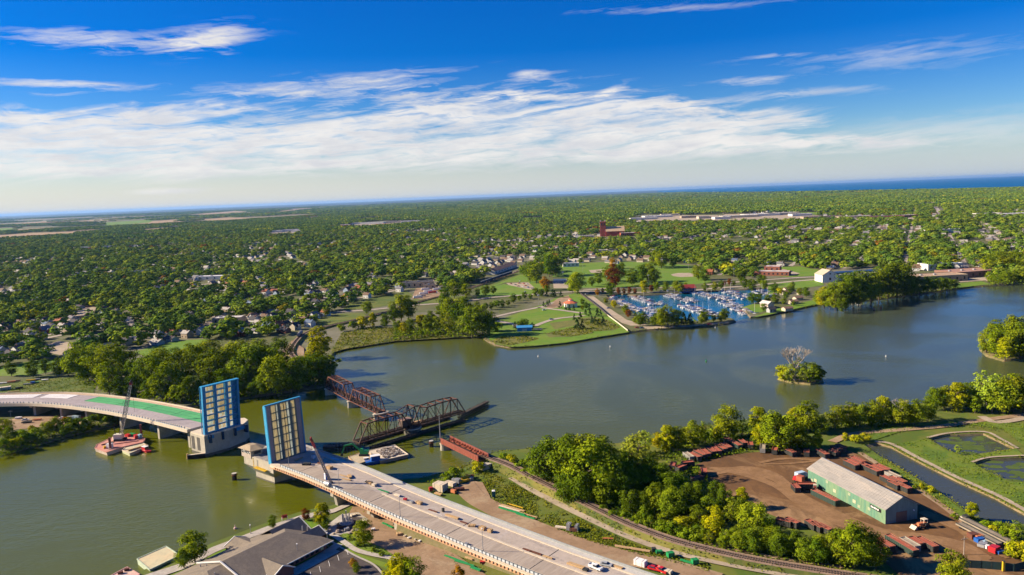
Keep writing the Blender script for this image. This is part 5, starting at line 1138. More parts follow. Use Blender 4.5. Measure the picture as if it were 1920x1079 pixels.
fender('long low timber crib under the far side of the swing bridge', sA + g + sd_ * 8 + sn * 6, sB + g - sd_ * 6 + sn * 6, 2.5, 1.4)
# red plate girder span
gA, gB = W(826, 831, 4.2), W(893, 864, 4.6); gd_ = (gB - gA).normalized(); gn_ = Vector((-gd_.y, gd_.x, 0)); gB = gB + gd_ * 2
gs = thing('girder_span', 'red plate girder railway span joining the near bank', 'railway bridge', gA); GL = (gB - gA).length
for k in (0, 6.2):
    b = MB(gA); a, c = gA + gn_ * k, gB + gn_ * k; b.beam(a + Vector((0, 0, 1.4)), c + Vector((0, 0, 1.4)), .16, 2.8)
    for z in (.0, 2.8): b.beam(a + Vector((0, 0, z)), c + Vector((0, 0, z)), .7, .16)
    s = .3
    while s < GL: b.beam(a + gd_ * s + Vector((0, 0, 0)), a + gd_ * s + Vector((0, 0, 2.75)), .62, .34, 1); s += 1.7
    b.build('plate_girder', [REDP, mat('pale_red_stiffener', (.62, .26, .19), (.55, .2, .14), .6)], gs)  # stiffeners lighter than the girder plate
b = MB(gA); rail_deck(b, gA + gn_ * 3.1 + Vector((0, 0, .2)), gB + gn_ * 3.1 + Vector((0, 0, .2)), 6); b.build('track_deck', [DRUST, TIMBER], gs)
b = MB(gA)
s = .9
while s < GL - 1: b.add([gA + gn_ * 5.9 + gd_ * s + Vector((0, 0, 1.3)), gA + gn_ * 5.9 + gd_ * (s + .5) + Vector((0, 0, 1.3)), gA + gn_ * 5.9 + gd_ * (s + .25) + Vector((0, 0, 2.6)), gA + gn_ * 4.4 + gd_ * (s + .25) + Vector((0, 0, 1.0))], [(0, 1, 3), (0, 3, 2), (1, 2, 3)]); s += 2.7
b.build('knee_brackets', REDP, gs)
mst = thing('signal_mast', 'tall thin mast with stays on the end of the red girder span', 'mast', gA + Vector((0, 0, 2.9)))
MB().cyl((0, 0, 0), (0, 0, 12.5), .28, .16, 7).build('pole', STEEL, mst); b = MB(); e = gd_ * 14 + gn_ * 6; b.cyl((0, 0, 12), e, .07, .07, 4); b.cyl(gd_ * 1.0 + gn_ * 6, gd_ * 5.5 + gn_ * 3 + Vector((0, 0, 9)), .06, .06, 4); b.build('stays', DARK, mst)
round_pier('round concrete pier under the river end of the red girder span', 0, 0, 2.2, 3.6, 1.6, loc=gA + gd_ * .5 + gn_ * 3 + Vector((0, 0, -4.2)), rz=math.atan2(gn_.y, gn_.x))
ab = thing('bridge_abutment', 'pale stone abutment where the red girder span meets the bank', 'abutment', Vector((gB.x, gB.y, 0)))
MB().obox(tuple(gd_ * 3 + gn_ * 3.1) [:2] + (-1,), (5, 7.5, 4.6), math.atan2(gd_.y, gd_.x)).build('wall', CREAM, ab); MB().obox(tuple(gd_ * 4 + gn_ * 3.1)[:2] + (3.6,), (3.6, 7, .5), math.atan2(gd_.y, gd_.x)).build('cap', PIER, ab)
def dolphin(label, px, py, h=3.4):
    t = thing('mooring_dolphin', label, 'dolphin', W(px, py, 0)); b = MB()
    for a in range(7): b.cyl((1.0 * math.cos(a) if a else 0, 1.0 * math.sin(a) if a else 0, -2), (.8 * math.cos(a) if a else 0, .8 * math.sin(a) if a else 0, h), .42, .38, 7)
    b.build('piles', TIMBER, t); MB().cyl((0, 0, h - 1), (0, 0, h - .7), 1.5, 1.5, 10).build('band', RUST, t); MB().cyl((0, 0, h), (0, 0, h + .15), 1.3, 1.3, 10).build('cap', mat('white_cap', (.5, .47, .42)), t)
dolphin('lone timber pile cluster standing in open water between the bascule piers', 440, 900); dolphin('timber pile cluster beside the red girder span', 809, 838)

# barges, cranes, workboats
def raft(name, label, cat, px, z, m_side, m_top, rim=None, base=None):
    q = P(px, z); c = sum(q, Vector()) / len(q); c.z = 0; t = thing(name, label, cat, c); qq = [(p.x - c.x, p.y - c.y) for p in q]
    MB().hexa([(x * .97, y * .97, -.8) for x, y in qq], [(x, y, z) for x, y in qq]).build('hull', m_side, t)
    MB().prism([(x * .96, y * .96) for x, y in qq], z, z + .06).build('deck', m_top, t)
    b = MB(); n = len(qq)
    for i in range(n): b.beam((*qq[i], z + .12), (*qq[(i + 1) % n], z + .12), .35, .3)
    b.build('rub_rail', rim or m_side, t); return t, c
HULL = mat('pale_hull', (.62, .50, .40), (.5, .4, .33), .3, c3=(.4, .3, .26))
raft('work_barge', 'large reddish crane barge moored below the viaduct', 'barge', [(178, 841), (200, 849), (229, 839), (268, 830), (272, 824), (264, 816), (246, 815.5), (214, 819), (182, 834)], 2.0, HULL, PINK, PINK)
raft('deck_barge', 'pale green and cream flat barge alongside the crane barge', 'barge', [(229, 845), (243, 851), (278, 836), (266, 831), (236, 838)], 1.6, mat('green_cream_hull', (.55, .55, .33), (.42, .45, .28), .3), mat('cluttered_deck', (.62, .52, .34), (.46, .46, .3), .25, c3=(.6, .33, .22)), CREAM)
def workboat(label, px, py, rz, m, s=1.0):
    t = thing('workboat', label, 'boat', W(px, py, 0), rz); t.scale = (s,) * 3; b = MB(); hb = [(-4, -1.5), (3, -1.5), (5, 0), (3, 1.5), (-4, 1.5)]
    b.hexa([(x * .9, y * .8, -.3) for x, y in hb], [(x, y, 1.1) for x, y in hb]).build('hull', m, t); MB().hexa([(-2, -1, 1.1), (1.4, -1, 1.1), (1.4, 1, 1.1), (-2, 1, 1.1)], [(-1.8, -.9, 2.7), (.9, -.9, 2.7), (.9, .9, 2.7), (-1.8, .9, 2.7)]).build('cabin', m, t); MB().box(-2.1, 1.3, -1.1, 1.1, 2.7, 2.85).build('roof', SHEETW, t); MB().box(1.0, 1.3, -.8, .8, 1.7, 2.5).build('window', PANE, t)
workboat('small red workboat moored beside the pale green barge', 273, 847, -.55, RED, 1.1)
def lattice(b, A, B, w, n, mi=0, mj=1, taper=.6):
    A, B = Vector(A), Vector(B); d = (B - A).normalized(); x = d.cross(Vector((0, 1, 0.01))).normalized(); y = d.cross(x)
    def c(t): k = w / 2 * (taper + (1 - taper) * math.sin(math.pi * min(max(t * .8 + .12, 0), 1))); p = A.lerp(B, t); return [p + x * k + y * k, p - x * k + y * k, p - x * k - y * k, p + x * k - y * k]
    for i in range(n):
        p, q = c(i / n), c((i + 1) / n)
        for k in range(4): b.beam(p[k], q[k], .20, .20, mi); b.beam(p[k], q[(k + 1) % 4], .15, .15, mj); b.beam(q[k], q[(k + 1) % 4], .17, .17, mj)
def lattice_crane(label, base, tip, bw, mats, tipm, body=True, n=16, tipf=.93):
    base, tip = Vector(base), Vector(tip); t = thing('lattice_crane', label, 'crane', base); b = MB(); T = tip - base; foot = Vector((0, 0, 1.8 if body else .6))
    lattice(b, foot, foot.lerp(T, tipf), bw, n); b.build('boom', mats, t); b = MB(); lattice(b, foot.lerp(T, tipf), T, bw * .8, 3); b.cyl(T + Vector((-.3, 0, 0)), T + Vector((.3, 0, 0)), .9, .9, 8); b.build('boom_tip', tipm, t)
    MB().beam(T, (T.x + .2, T.y, T.z * .45), .07, .07).build('hoist_line', DARK, t)
    if body:
        MB().box(-3.4, 1.6, -1.7, 1.7, 1.3, 4.0).build('cab', mats[1], t); MB().box(-3, 3, -2.4, -1.4, 0, 1.3).build('crawler', DARK, t); MB().box(-3, 3, 1.4, 2.4, 0, 1.3).build('crawler', DARK, t); MB().beam((-2.6, 0, 4), (-3.2, 0, 9), .3, .3).build('gantry', DARK, t); b = MB(); b.beam((-3.2, 0, 9), T * .97, .07, .07); b.build('pendant_line', DARK, t)
    else: MB().cyl((0, 0, 0), (0, 0, .6), 1.1, 1.0, 10).build('base', DARK, t)
    return t
LATW = mat('pale_lattice', (.72, .68, .52), (.6, .56, .45), 1)
cb_ = W(226, 826, 2.06); lattice_crane('tall black and white lattice crane standing on the reddish barge', cb_, cb_ + Vector((7.5, 5, 35)), 1.7, [DARK, LATW], [DARK, RED])
for lab, px, py, h in (('red spud pile at the left end of the crane barge', 208, 849, 9), ('brown spud pile at the far corner of the crane barge', 266, 823, 9)):
    t = thing('spud_pile', lab, 'spud', W(px, py, 0)); MB().box(-.5, .5, -.5, .5, -3, h).build('pile', mat('spud_brown', (.30, .10, .07), (.22, .08, .06), .5), t); MB().box(-.85, .85, -.85, .85, 1.8, 2.6).build('collar', CREAM, t)
def crate(name, label, cat, p, size, rz, m, group=None, strap=True):
    t = thing(name, label, cat, p, rz, group); a, b_, c = size; MB().box(-a/2, a/2, -b_/2, b_/2, .12, c).build('load', m, t); b = MB()
    for x in (-a * .4, 0, a * .4): b.box(x - .12, x + .12, -b_/2 - .03, b_/2 + .03, 0, .12)
    b.build('runners', WOOD, t)
    if strap: b = MB(); [b.box(x - .06, x + .06, -b_/2 - .02, b_/2 + .02, .14, c + .02) for x in (-a * .28, a * .28)]; b.build('straps', DARK, t)
    return t
for lab, px, py, s, m in (('red winch box on the far edge of the crane barge', 256, 822, (3.4, 2.4, 2.2), RED), ('red and black engine box beside the crane on the barge', 240, 819, (2.8, 2, 1.6), RED), ('green crate at the back of the crane barge', 248, 817, (4, 2, 1.4), GRN), ('white deckhouse at the left of the crane barge', 206, 840, (3, 2.6, 2.6), SHEETW), ('pale blue tank by the rear spud of the crane barge', 262.5, 822, (2, 2, 2.4), mat('pale_blue_tank', (.3, .5, .55))), ('cream winch house at the crane foot on the barge', 219, 825, (4.5, 3, 1.8), CREAM), ('yellow drum at the left corner of the crane barge', 197, 841, (1.6, 1.6, 1.4), YEL)):
    crate('deck_box', lab, 'box', W(px, py, 2.06), s, rnd.uniform(-.4, .4) - .5, m, strap=False)
for i, (a0, a1) in enumerate((((240, 845), (274, 835)), ((214, 833), (258, 827)), ((190, 835), (212, 829)))):
    A, B = W(*a0, 2.2), W(*a1, 2.2); t = thing('timber_beam', ('long orange-brown beam lying across the pale green barge', 'reddish pipe lying along the middle of the crane barge', 'short brown beam at the left rear of the crane barge')[i], 'beam', (A + B) / 2); MB((A + B) / 2).beam(A, B, .9, .7).build('beam', (WOOD, PINK, RUST)[i], t); MB((A + B) / 2).beam(A + Vector((0, .9, -.1)), B + Vector((0, .9, -.1)), .4, .5).build('chock', WOOD, t)
mb_, mc = raft('rubble_barge', 'flat cream barge heaped with grey demolition rubble', 'barge', [(690, 846), (740, 835), (765.5, 853), (713, 865)], 1.6, mat('barge_tan_hull', (.50, .36, .26), (.38, .27, .2), .3), CREAM, CREAM)
b = MB(); cw = W(740, 849, 1.66) - mc
for _ in range(420):
    u, v = rnd.uniform(0, 1), rnd.uniform(0, 1); p0, p1, p2, p3 = (W(*q, 1.66) for q in ((706, 846), (738, 838.5), (757, 851), (722, 860))); p = p0.lerp(p1, u).lerp(p3.lerp(p2, u), v) - mc; k = rnd.uniform(.3, .9); hh = .2 + 1.1 * min(u, 1 - u, v, 1 - v) * 2 * rnd.uniform(.5, 1)
    b.obox((p.x, p.y, 1.6 + hh * .5), (k * rnd.uniform(1, 2.5), k, k * .7), rnd.uniform(0, 3), rnd.randrange(3), rnd.uniform(.5, 1))
tag(b.build('rubble', [mat('rubble_grey', (.42, .38, .34)), mat('rubble_tan', (.35, .27, .2)), mat('rubble_dark', (.12, .10, .09))], mb_), kind='stuff')
raft('work_raft', 'small cluttered wooden raft beside the rubble barge', 'barge', [(653, 857), (680, 848), (704, 860), (668, 872)], 1.4, mat('barge_tan_hull', (1, 1, 1)), mat('raft_deck', (.55, .44, .28), (.4, .34, .24), .3), WOOD)
def excavator(label, p, rz, m, s=1.0):
    t = thing('excavator', label, 'excavator', p, rz); t.scale = (s,) * 3
    MB().box(-1.9, 1.9, -1.5, -.8, 0, .95).build('track', DARK, t); MB().box(-1.9, 1.9, .8, 1.5, 0, .95).build('track', DARK, t)
    MB().box(-2.4, 1.5, -1.3, 1.3, 1.0, 2.3).build('body', m, t); cb = MB().hexa([(-.1, .2, 2.3), (1.5, .2, 2.3), (1.5, 1.3, 2.3), (-.1, 1.3, 2.3)], [(0, .25, 3.6), (1.2, .25, 3.6), (1.2, 1.25, 3.6), (0, 1.25, 3.6)]).build('cab', m, t); MB().box(1.36, 1.48, .35, 1.2, 2.4, 3.3).build('window', PANE, cb)
    b = MB(); b.beam((1.2, -.3, 1.9), (5.2, -.3, 5.6), .55, .8); b.beam((5.2, -.3, 5.6), (9.2, -.3, 4.6), .5, .6); b.build('boom', m, t); MB().beam((9.2, -.3, 4.8), (10.8, -.3, .6), .4, .5).build('stick', m, t); MB().hexa([(10.3, -.9, -.4), (11.5, -.9, -.2), (11.5, .3, -.2), (10.3, .3, -.4)], [(10.4, -.8, .9), (11.2, -.8, .9), (11.2, .2, .9), (10.4, .2, .9)]).build('bucket', DARK, t); return t
excavator('green long-reach excavator working on the raft by the rubble barge', W(682, 854, 1.5), math.pi - .1, GRN, 1.15)
workboat('blue pushboat tied between the raft and the rubble barge', 706, 868, .35, BLU, 1.5)
workboat('low red workboat behind the new deck by the raft', 688, 866, .3, mat('dark_blue_boat', (.05, .10, .2)), .8)

# ------------------------------------------------------------------ near buildings
BRICK = mat('red_brick', (.30, .10, .07), (.24, .085, .06), 2.0, .9)
SHING = mat('grey_shingles', (.225, .185, .140), (.18, .15, .118), .45, .9, .3, c3=(.26, .21, .15))
GREENW = mat('green_siding', (.115, .25, .17), (.09, .205, .14), .35, .75, c3=(.19, .28, .15), stretch=(1, 1, .12))
SHADEW = mat('shaded_siding', (.17, .27, .25), (.14, .22, .21), .35, .75, stretch=(1, 1, .12))  # for the end walls: blue of the shaded gable put into the siding colour
TIN = mat('weathered_tin_roof', (.33, .30, .265), (.26, .245, .225), .30, .7, .1, c3=(.40, .34, .28), stretch=(.15, 1, 1))
vc = thing('visitor_building', 'long brick building under a big grey shingle roof with cross gables by the river walk', 'building', (-103.605, 278.943, 0), rad(55))
MB().box(-25, 24, -13.6, 13.8, GZ, 5.0).build('wall', BRICK, vc)
b = MB(); E_, R_ = 5.0, 9.5
b.add([(-14.4, -15.6, E_), (26, -15.6, E_), (26, 15.6, E_), (-14.4, 15.6, E_), (-14.4, 0, R_), (15.2, 0, R_), (-14.4, -15.6, E_ - .35), (26, -15.6, E_ - .35), (26, 15.6, E_ - .35), (-14.4, 15.6, E_ - .35)],
      [(0, 1, 5, 4), (1, 2, 5), (2, 3, 4, 5), (6, 7, 1, 0), (7, 8, 2, 1), (8, 9, 3, 2), (9, 8, 7, 6), (3, 0, 4)])
rf = b.build('roof', SHING, vc)
b = MB(); b.add([(-26, -14.6, E_ - .1), (-14.4, -14.6, E_ - .1), (-14.4, 15.2, E_ - .1), (-26, 15.2, E_ - .1), (-20, 0, 8.5), (-14.4, 0, 8.5)], [(0, 1, 5, 4), (2, 3, 4, 5), (3, 0, 4), (3, 2, 1, 0)]); b.build('roof', SHING, vc)
b = MB(); [b.beam((-14.4, 15.7 * s, E_ + .1), (-14.4, 0, R_ + .15), .5, .45) for s in (-1, 1)]; b.beam((-14.4, -15.75, E_ - .1), (26, -15.75, E_ - .1), .18, .4); b.build('white_trim', WHITE, vc)
def xgable(p, q, w, ze, zr, nm='gable_roof', zin=None):
    """a cross gable whose ridge runs from p (inside the main roof) to q (its open end)"""
    p, q = Vector((*p, 0)), Vector((*q, 0)); d = (q - p).normalized(); n = Vector((-d.y, d.x, 0)) * w; b = MB(); Z = lambda v, z: (v.x, v.y, z); e = q - d * .5
    b.add([Z(p, zr), Z(q, zr), Z(q + n, ze), Z(p + n * .3, zr), Z(q - n, ze), Z(p - n * .3, zr), Z(p + n, ze), Z(p - n, ze)], [(0, 1, 2, 6), (1, 0, 7, 4)]); b.build(nm, SHING, vc)
    MB().add([Z(e + n * .9, ze + .1), Z(e - n * .9, ze + .1), Z(e, zr - .25), Z(e + n * .9, GZ), Z(e - n * .9, GZ)], [(3, 4, 1, 2, 0)]).build('gable_wall', BRICK, vc)
    t = MB(); t.beam(Z(q + n, ze), Z(q, zr), .3, .35); t.beam(Z(q - n, ze), Z(q, zr), .3, .35); t.build('white_trim', WHITE, vc)
xgable((-1.6, -7.5), (-1.8, -19.6), 5.4, 4.6, 7.6); xgable((5.2, 9.5), (5.2, 19.5), 5.2, 4.6, 6.9); xgable((13, 7.6), (28.5, 7.6), 7.2, 5.0, 9.0); xgable((19, -4), (29, -4), 4.6, 5.0, 7.6)
for i in range(8): MB().box(3.5 + i * 2.5, 4.9 + i * 2.5, -13.72, -13.6, 2.3, 4.1).build('window', PANE if i != 7 else mat('yellow_blind', (.75, .68, .35)), vc)  # the last pane is yellow
for x, y in ((-17, 9), (-15.8, 7), (-19, -3), (24, 0.5), (25, -1.5)): MB().cyl((x, y, 6.2), (x, y, 8.2 if y < 5 else 7.4), .22, .22, 8).build('roof_vent', STEEL, vc)
MB().box(-30, 25, -20.5, -15.8, GZ + .30, GZ + .52).build('front_walk', CONC, vc)

A_, B_ = W(1515, 905), W(1660, 985); wd = (B_ - A_).normalized(); wn = Vector((-wd.y, wd.x, 0)); WL = (B_ - A_).length; WW = 15.6; waz = math.atan2(wd.y, wd.x)
wh = thing('warehouse', 'long green sheet metal warehouse with pale ridged roof in the dirt yard', 'building', A_, waz)
def long_shed(t, L, Wd, e, r, side, end, roof, z0=0):
    MB().add([(0, 0, 0), (L, 0, 0), (L, 0, e), (0, 0, e)], [(0, 1, 2, 3)]).build('wall', side, t); MB().add([(0, Wd, 0), (L, Wd, 0), (L, Wd, e), (0, Wd, e)], [(3, 2, 1, 0)]).build('wall', side, t)
    MB().add([(L, 0, 0), (L, Wd, 0), (L, Wd, e), (L, Wd / 2, r), (L, 0, e)], [(0, 1, 2, 3, 4)]).build('wall', end, t); MB().add([(0, 0, 0), (0, Wd, 0), (0, Wd, e), (0, Wd / 2, r), (0, 0, e)], [(4, 3, 2, 1, 0)]).build('wall', end, t)
    b = MB(); k = (r - e) / (Wd / 2); z = lambda y: e + k * (Wd / 2 - abs(y - Wd / 2)) + .05
    for y0, y1 in ((-.5, Wd / 2), (Wd / 2, Wd + .5)):
        b.add([(-.5, y0, z(y0)), (L + .5, y0, z(y0)), (L + .5, y1, z(y1)), (-.5, y1, z(y1)), (-.5, y0, z(y0) + .25), (L + .5, y0, z(y0) + .25), (L + .5, y1, z(y1) + .25), (-.5, y1, z(y1) + .25)], [(0, 3, 2, 1), (4, 5, 6, 7), (0, 1, 5, 4), (2, 3, 7, 6), (1, 2, 6, 5), (3, 0, 4, 7)])
    s = 1.0
    while s < L:
        for y0, y1 in ((-.5, Wd / 2), (Wd / 2, Wd + .5)): b.beam((s, y0, z(y0) + .27), (s, y1, z(y1) + .27), .12, .06)
        s += 1.5
    return b.build('roof', roof, t)
long_shed(wh, WL, WW, 6.6, 10.6, GREENW, SHADEW, TIN)
b = MB(); b.beam((-.4, WW / 2, 10.95), (WL + .4, WW / 2, 10.95), .6, .15); b.build('ridge_cap', STEEL, wh)
MB().box(WL, WL + .1, 5.2, 10.4, 0, 4.6).build('sliding_door', mat('brown_door', (.20, .13, .09), (.16, .10, .07), .5), wh)
for x in (4.5, 17.5, 30): MB().box(x, x + 1.8, -.1, 0.02, 2.2, 3.6).build('window', mat('dusty_pane', (.50, .47, .30), (.4, .38, .25), 1), wh)
for x, z in ((2.2, 1.6), (12.5, 4.6), (27, 4.3), (33, 1.2), (39, 2.6)): MB().box(x, x + 1.5, -.06, 0.02, z, z + 1.2).build('patch_panel', mat('patched_siding', (.36, .38, .24), (.28, .33, .22), 1), wh)
sg = MB().box(WL - 8.6, WL - 2.4, -.16, -.02, 4.1, 5.6).build('sign', mat('black_sign', (.02, .02, .022)), wh)
b = MB(); x = WL - 8.1
for w in (.7, .5, .8, .3, .7, .6, .4, .8, .5): b.box(x, x + w * .7, -.20, -.165, 4.5 + .25 * (w < .5), 5.25 - .2 * (w > .7)); x += w * .85
b.build('lettering', WHITE, sg); MB().cyl((WL + .05, 13.6, 4.4), (WL + .5, 13.6, 4.4), .3, .3, 8).build('lamp', SHEETW, wh)

# scrap containers in the yard
RUSTIN = mat('rust_red_inside', (.42, .11, .065), (.32, .085, .05), .5, .85, c3=(.48, .17, .1)); CHAR = mat('charcoal_steel', (.035, .038, .036), (.05, .05, .045), .6, .7); DKGR = mat('dark_green_steel', (.03, .06, .045), (.04, .06, .05), .6, .7)
def container(L, m, fill=RUSTIN, h=2.5):
    t = thing('scrap_container', 'x', 'container'); b = MB(); w = 1.3
    b.box(-L/2, L/2, -w, -w + .12, .2, h); b.box(-L/2, L/2, w - .12, w, .2, h); b.box(-L/2, -L/2 + .12, -w + .12, w - .12, .2, h); b.box(L/2 - .12, L/2, -w + .12, w - .12, .2, h); b.box(-L/2 + .12, L/2 - .12, -w + .12, w - .12, .2, .4)
    s = -L/2 + .5
    while s < L/2 - .2: b.box(s, s + .14, -w - .1, -w, .25, h - .15); b.box(s, s + .14, w, w + .1, .25, h - .15); s += .95
    b.build('shell', m, t); MB().box(-L/2 + .14, L/2 - .14, -w + .14, w - .14, .4, h - .28).build('lining', fill, t)
    b = MB(); b.box(-L/2 - .05, L/2 + .05, -w - .06, -w + .16, h, h + .1); b.box(-L/2 - .05, L/2 + .05, w - .16, w + .06, h, h + .1); b.build('rim', fill, t); return t
CP = {'s': container(6.2, CHAR), 'm': container(8.6, CHAR), 'l': container(14.5, DKGR), 'p': container(8.0, mat('pale_grey_steel', (.3, .29, .27)), mat('pale_lining', (.40, .33, .24)))}
cu = set()
def angle_px(a, b): p, q = W(*a), W(*b); return math.atan2(q.y - p.y, q.x - p.x)
DA = angle_px((1358, 828), (1386, 844)); EA = waz; FA = angle_px((1676, 1016), (1710, 1036))
def boxes(rows, where, group):
    rows = sorted(rows); 
    words = {'s': 'short dark', 'm': 'dark', 'l': 'long dark green', 'p': 'pale grey'}; cnt = {}; tot = {}
    for q in rows: tot[q[2]] = tot.get(q[2], 0) + 1
    for px, py, k, a in rows:
        cnt[k] = cnt.get(k, 0) + 1
        lab = (f'{nth(cnt[k])} ' if tot[k] > 1 else '') + f'{words[k]} open scrap container ' + ('from the left ' if tot[k] > 1 else '') + where
        if k not in cu: cu.add(k); o = CP[k]; o.location = W(px, py) + Vector((0, 0, .4)); o.rotation_euler.z = a; tag(o, lab, 'container', group)
        else: dup(CP[k], W(px, py) + Vector((0, 0, .4)), a, lab, None, group)
J = lambda a, k=.12: a + rnd.uniform(-k, k)
boxes([(1291, 862, 'p', J(DA)), (1303, 862, 'm', J(DA)), (1313, 858, 'm', J(DA)), (1323, 856, 'm', J(DA)), (1333, 852, 'm', J(DA)), (1343, 851, 'm', J(DA)), (1352, 847, 'm', J(DA)), (1361, 844, 'm', J(DA)), (1374, 837, 'l', J(DA, .05)), (1393, 837, 's', J(DA, .4)), (1407, 841, 's', DA - .5), (1430, 847, 'p', DA - .6), (1453, 851, 's', DA - .7), (1482, 855, 's', J(DA, .3)), (1505, 844, 's', J(DA + .2)), (1512, 855, 's', DA - .6), (1542, 857, 'm', J(DA)), (1563, 855, 's', DA), (1568, 849, 's', DA), (1577, 846, 's', DA)], 'along the back of the yard', 'containers along the back of the yard')
boxes([(1596, 878, 'm', EA), (1602, 875, 'm', EA), (1608, 871, 'm', EA), (1636, 889, 'm', EA), (1645, 887, 'm', EA), (1655, 886, 'm', EA), (1666, 908, 'm', EA), (1684, 909, 'm', EA), (1692, 921, 'm', EA), (1677, 917, 's', EA), (1624, 883, 's', EA), (1674, 900, 'p', EA)], 'behind the green warehouse', 'containers behind the warehouse')
boxes([(1547, 940, 'l', EA + .1), (1512, 918, 'm', EA + 1.2), (1492, 922, 's', EA - .3)], 'before the warehouse front', 'containers before the warehouse')
boxes([(1470, 987, 's', FA + .6), (1485, 988, 's', FA + .3), (1522, 992, 's', FA), (1533, 996, 's', FA), (1546, 1000, 's', FA + .2)], 'half hidden behind the railway hedge', 'containers behind the railway hedge')
boxes([(1647, 1035, 's', FA), (1658, 1029, 'm', FA), (1690, 1030, 'l', FA), (1706, 1029, 'p', FA), (1718, 1026, 's', FA), (1738, 1029, 'm', FA)], 'at the lower yard edge', 'containers at the lower yard edge')
boxes([(1262, 880, 's', 1.2), (1277, 884, 's', .7), (1290, 876, 's', .2), (1308, 905, 's', .5), (1320, 892, 's', 1.4)], 'in the shade at the yard corner', 'containers in the shade')

# vehicles
TYRE = mat('tyre_rubber', (.02, .02, .02), (.03, .03, .03), 2, .9)
def car_proto(m, kind='sedan', name='parked_car'):
    t = thing(name, 'x', 'car'); L, Wd = (5.6, 2.0) if kind == 'pickup' else (4.6, 1.85)
    if kind == 'pickup':
        b = MB(); b.hexa([(-2.8, -1, .5), (2.8, -1, .5), (2.8, 1, .5), (-2.8, 1, .5)], [(-2.8, -1, 1.15), (2.7, -.95, 1.12), (2.7, .95, 1.12), (-2.8, 1, 1.15)]); b.box(-2.8, -.6, -1, -.88, 1.15, 1.45); b.box(-2.8, -.6, .88, 1, 1.15, 1.45); b.box(-2.8, -2.7, -.88, .88, 1.15, 1.45)
        cb = [(-.6, -.95), (1.4, -.95), (1.4, .95), (-.6, .95)]; ct = [(-.5, -.8), (.8, -.8), (.8, .8), (-.5, .8)]; z1, z2 = 1.14, 1.9
    else:
        b = MB(); b.hexa([(-2.3, -.9, .35), (2.3, -.9, .35), (2.3, .9, .35), (-2.3, .9, .35)], [(-2.25, -.88, .95), (2.15, -.85, .88), (2.15, .85, .88), (-2.25, .88, .95)]); cb = [(-1.7, -.84), (1.05, -.84), (1.05, .84), (-1.7, .84)]; ct = [(-1.15, -.68), (.35, -.68), (.35, .68), (-1.15, .68)]; z1, z2 = .94, 1.48
    b.hexa([(x, y, z2 - .06) for x, y in ct], [(x, y, z2) for x, y in ct]); b.build('body', m, t)
    MB().hexa([(x, y, z1) for x, y in cb], [(x * .99, y, z2 - .06) for x, y in ct]).build('windows', PANE, t)
    for x in (-L * .3, L * .3):
        for y in (-Wd / 2 + .05, Wd / 2 - .25): MB().cyl((x, y, .36), (x, y + .2, .36), .36, .36, 10).build('wheel', TYRE, t)
    return t
CARM = {k: mat('car_' + k, v, tuple(q * .92 for q in v), 1, .3, spec=.6) for k, v in {'white': (.78, .78, .76), 'red': (.55, .02, .02), 'black': (.02, .02, .022), 'silver': (.42, .43, .44), 'blue': (.03, .08, .28), 'dark_red': (.2, .03, .03)}.items()}
CARS = {}
def car(col, p, rz, label, kind='sedan', group=None):
    key = (col, kind)
    if key not in CARS: o = CARS[key] = car_proto(CARM[col], kind); o.location = p; o.rotation_euler.z = rz; tag(o, label, 'car', group)
    else: dup(CARS[key], p, rz, label, None, group)
def on_deck(px, py):          # the point of the new deck seen at a photo point
    z = 8.0
    for _ in range(12): p = W(px, py, z); z = dz((p - N0).dot(ad))
    return W(px, py, z)
car('white', on_deck(1117, 1067), AX - .1, 'white pickup truck parked at the foot of the new deck', 'pickup')
car('silver', on_deck(1137, 1061), AX + .2, 'small silver car beside the white pickup on the new deck')
car('red', W(1226, 1071) + Vector((0, 0, .5)), AX + .1, 'red car nearer the new deck, beside the dirt road'); car('red', W(1240, 1075) + Vector((0, 0, .5)), AX - .2, 'red pickup by the dirt road, right of the red car', 'pickup')
cols = ['white', 'silver', 'black', 'blue', 'dark_red', 'red']
def lot(rows, where, group):
    rows = sorted(rows); cnt = {}; tot = {}
    rows = [(x, y, a, rnd.choice(cols)) for x, y, a in rows]
    for q in rows: tot[q[3]] = tot.get(q[3], 0) + 1
    for x, y, a, c in rows:
        cnt[c] = cnt.get(c, 0) + 1; car(c, W(x, y) + Vector((0, 0, .42)), a, (f'{nth(cnt[c])} ' if tot[c] > 1 else '') + f"{c.replace('_', ' ')} car" + (' from the left' if tot[c] > 1 else '') + ' ' + where, 'sedan', group)
lot([(958, 533), (966, 535), (974, 532.5), (982, 533), (989, 534), (972, 538), (981, 539), (990, 540), (998, 542), (962, 533), (986, 537)] and [(x, y, rnd.uniform(0, 3)) for x, y in ((958, 533), (966, 535), (974, 532.5), (982, 533), (989, 534), (972, 538), (981, 539), (990, 540), (998, 542), (986, 537))], 'on the sandy park lot', 'cars on the sandy park lot')
lot([(1141, 579.5, .4), (1020, 583, .3), (1034, 600.5, .4), (1100, 553, .5)], 'on a park path', 'cars in the riverside park')
lot([(405, 610, .5), (415, 607, .6), (440, 612, .5), (452, 603, 1.0), (128, 582, .5), (140, 584, .3), (165, 577, .5), (66, 657, .3), (85, 652, .6)], 'on a gravel lot in town', 'cars on the gravel lots in town')
lot([(1195, 616, .1), (1204, 617, .1), (1330, 610, .2), (1372, 543, .2), (1355, 544, .2), (1240, 547, .2)], 'beside the marina', 'cars beside the marina')
lot([(118, 787, .2), (126, 788.5, .3), (150, 786, .1), (48, 790, .2)], 'in the work yard under the viaduct', 'cars in the work yard')
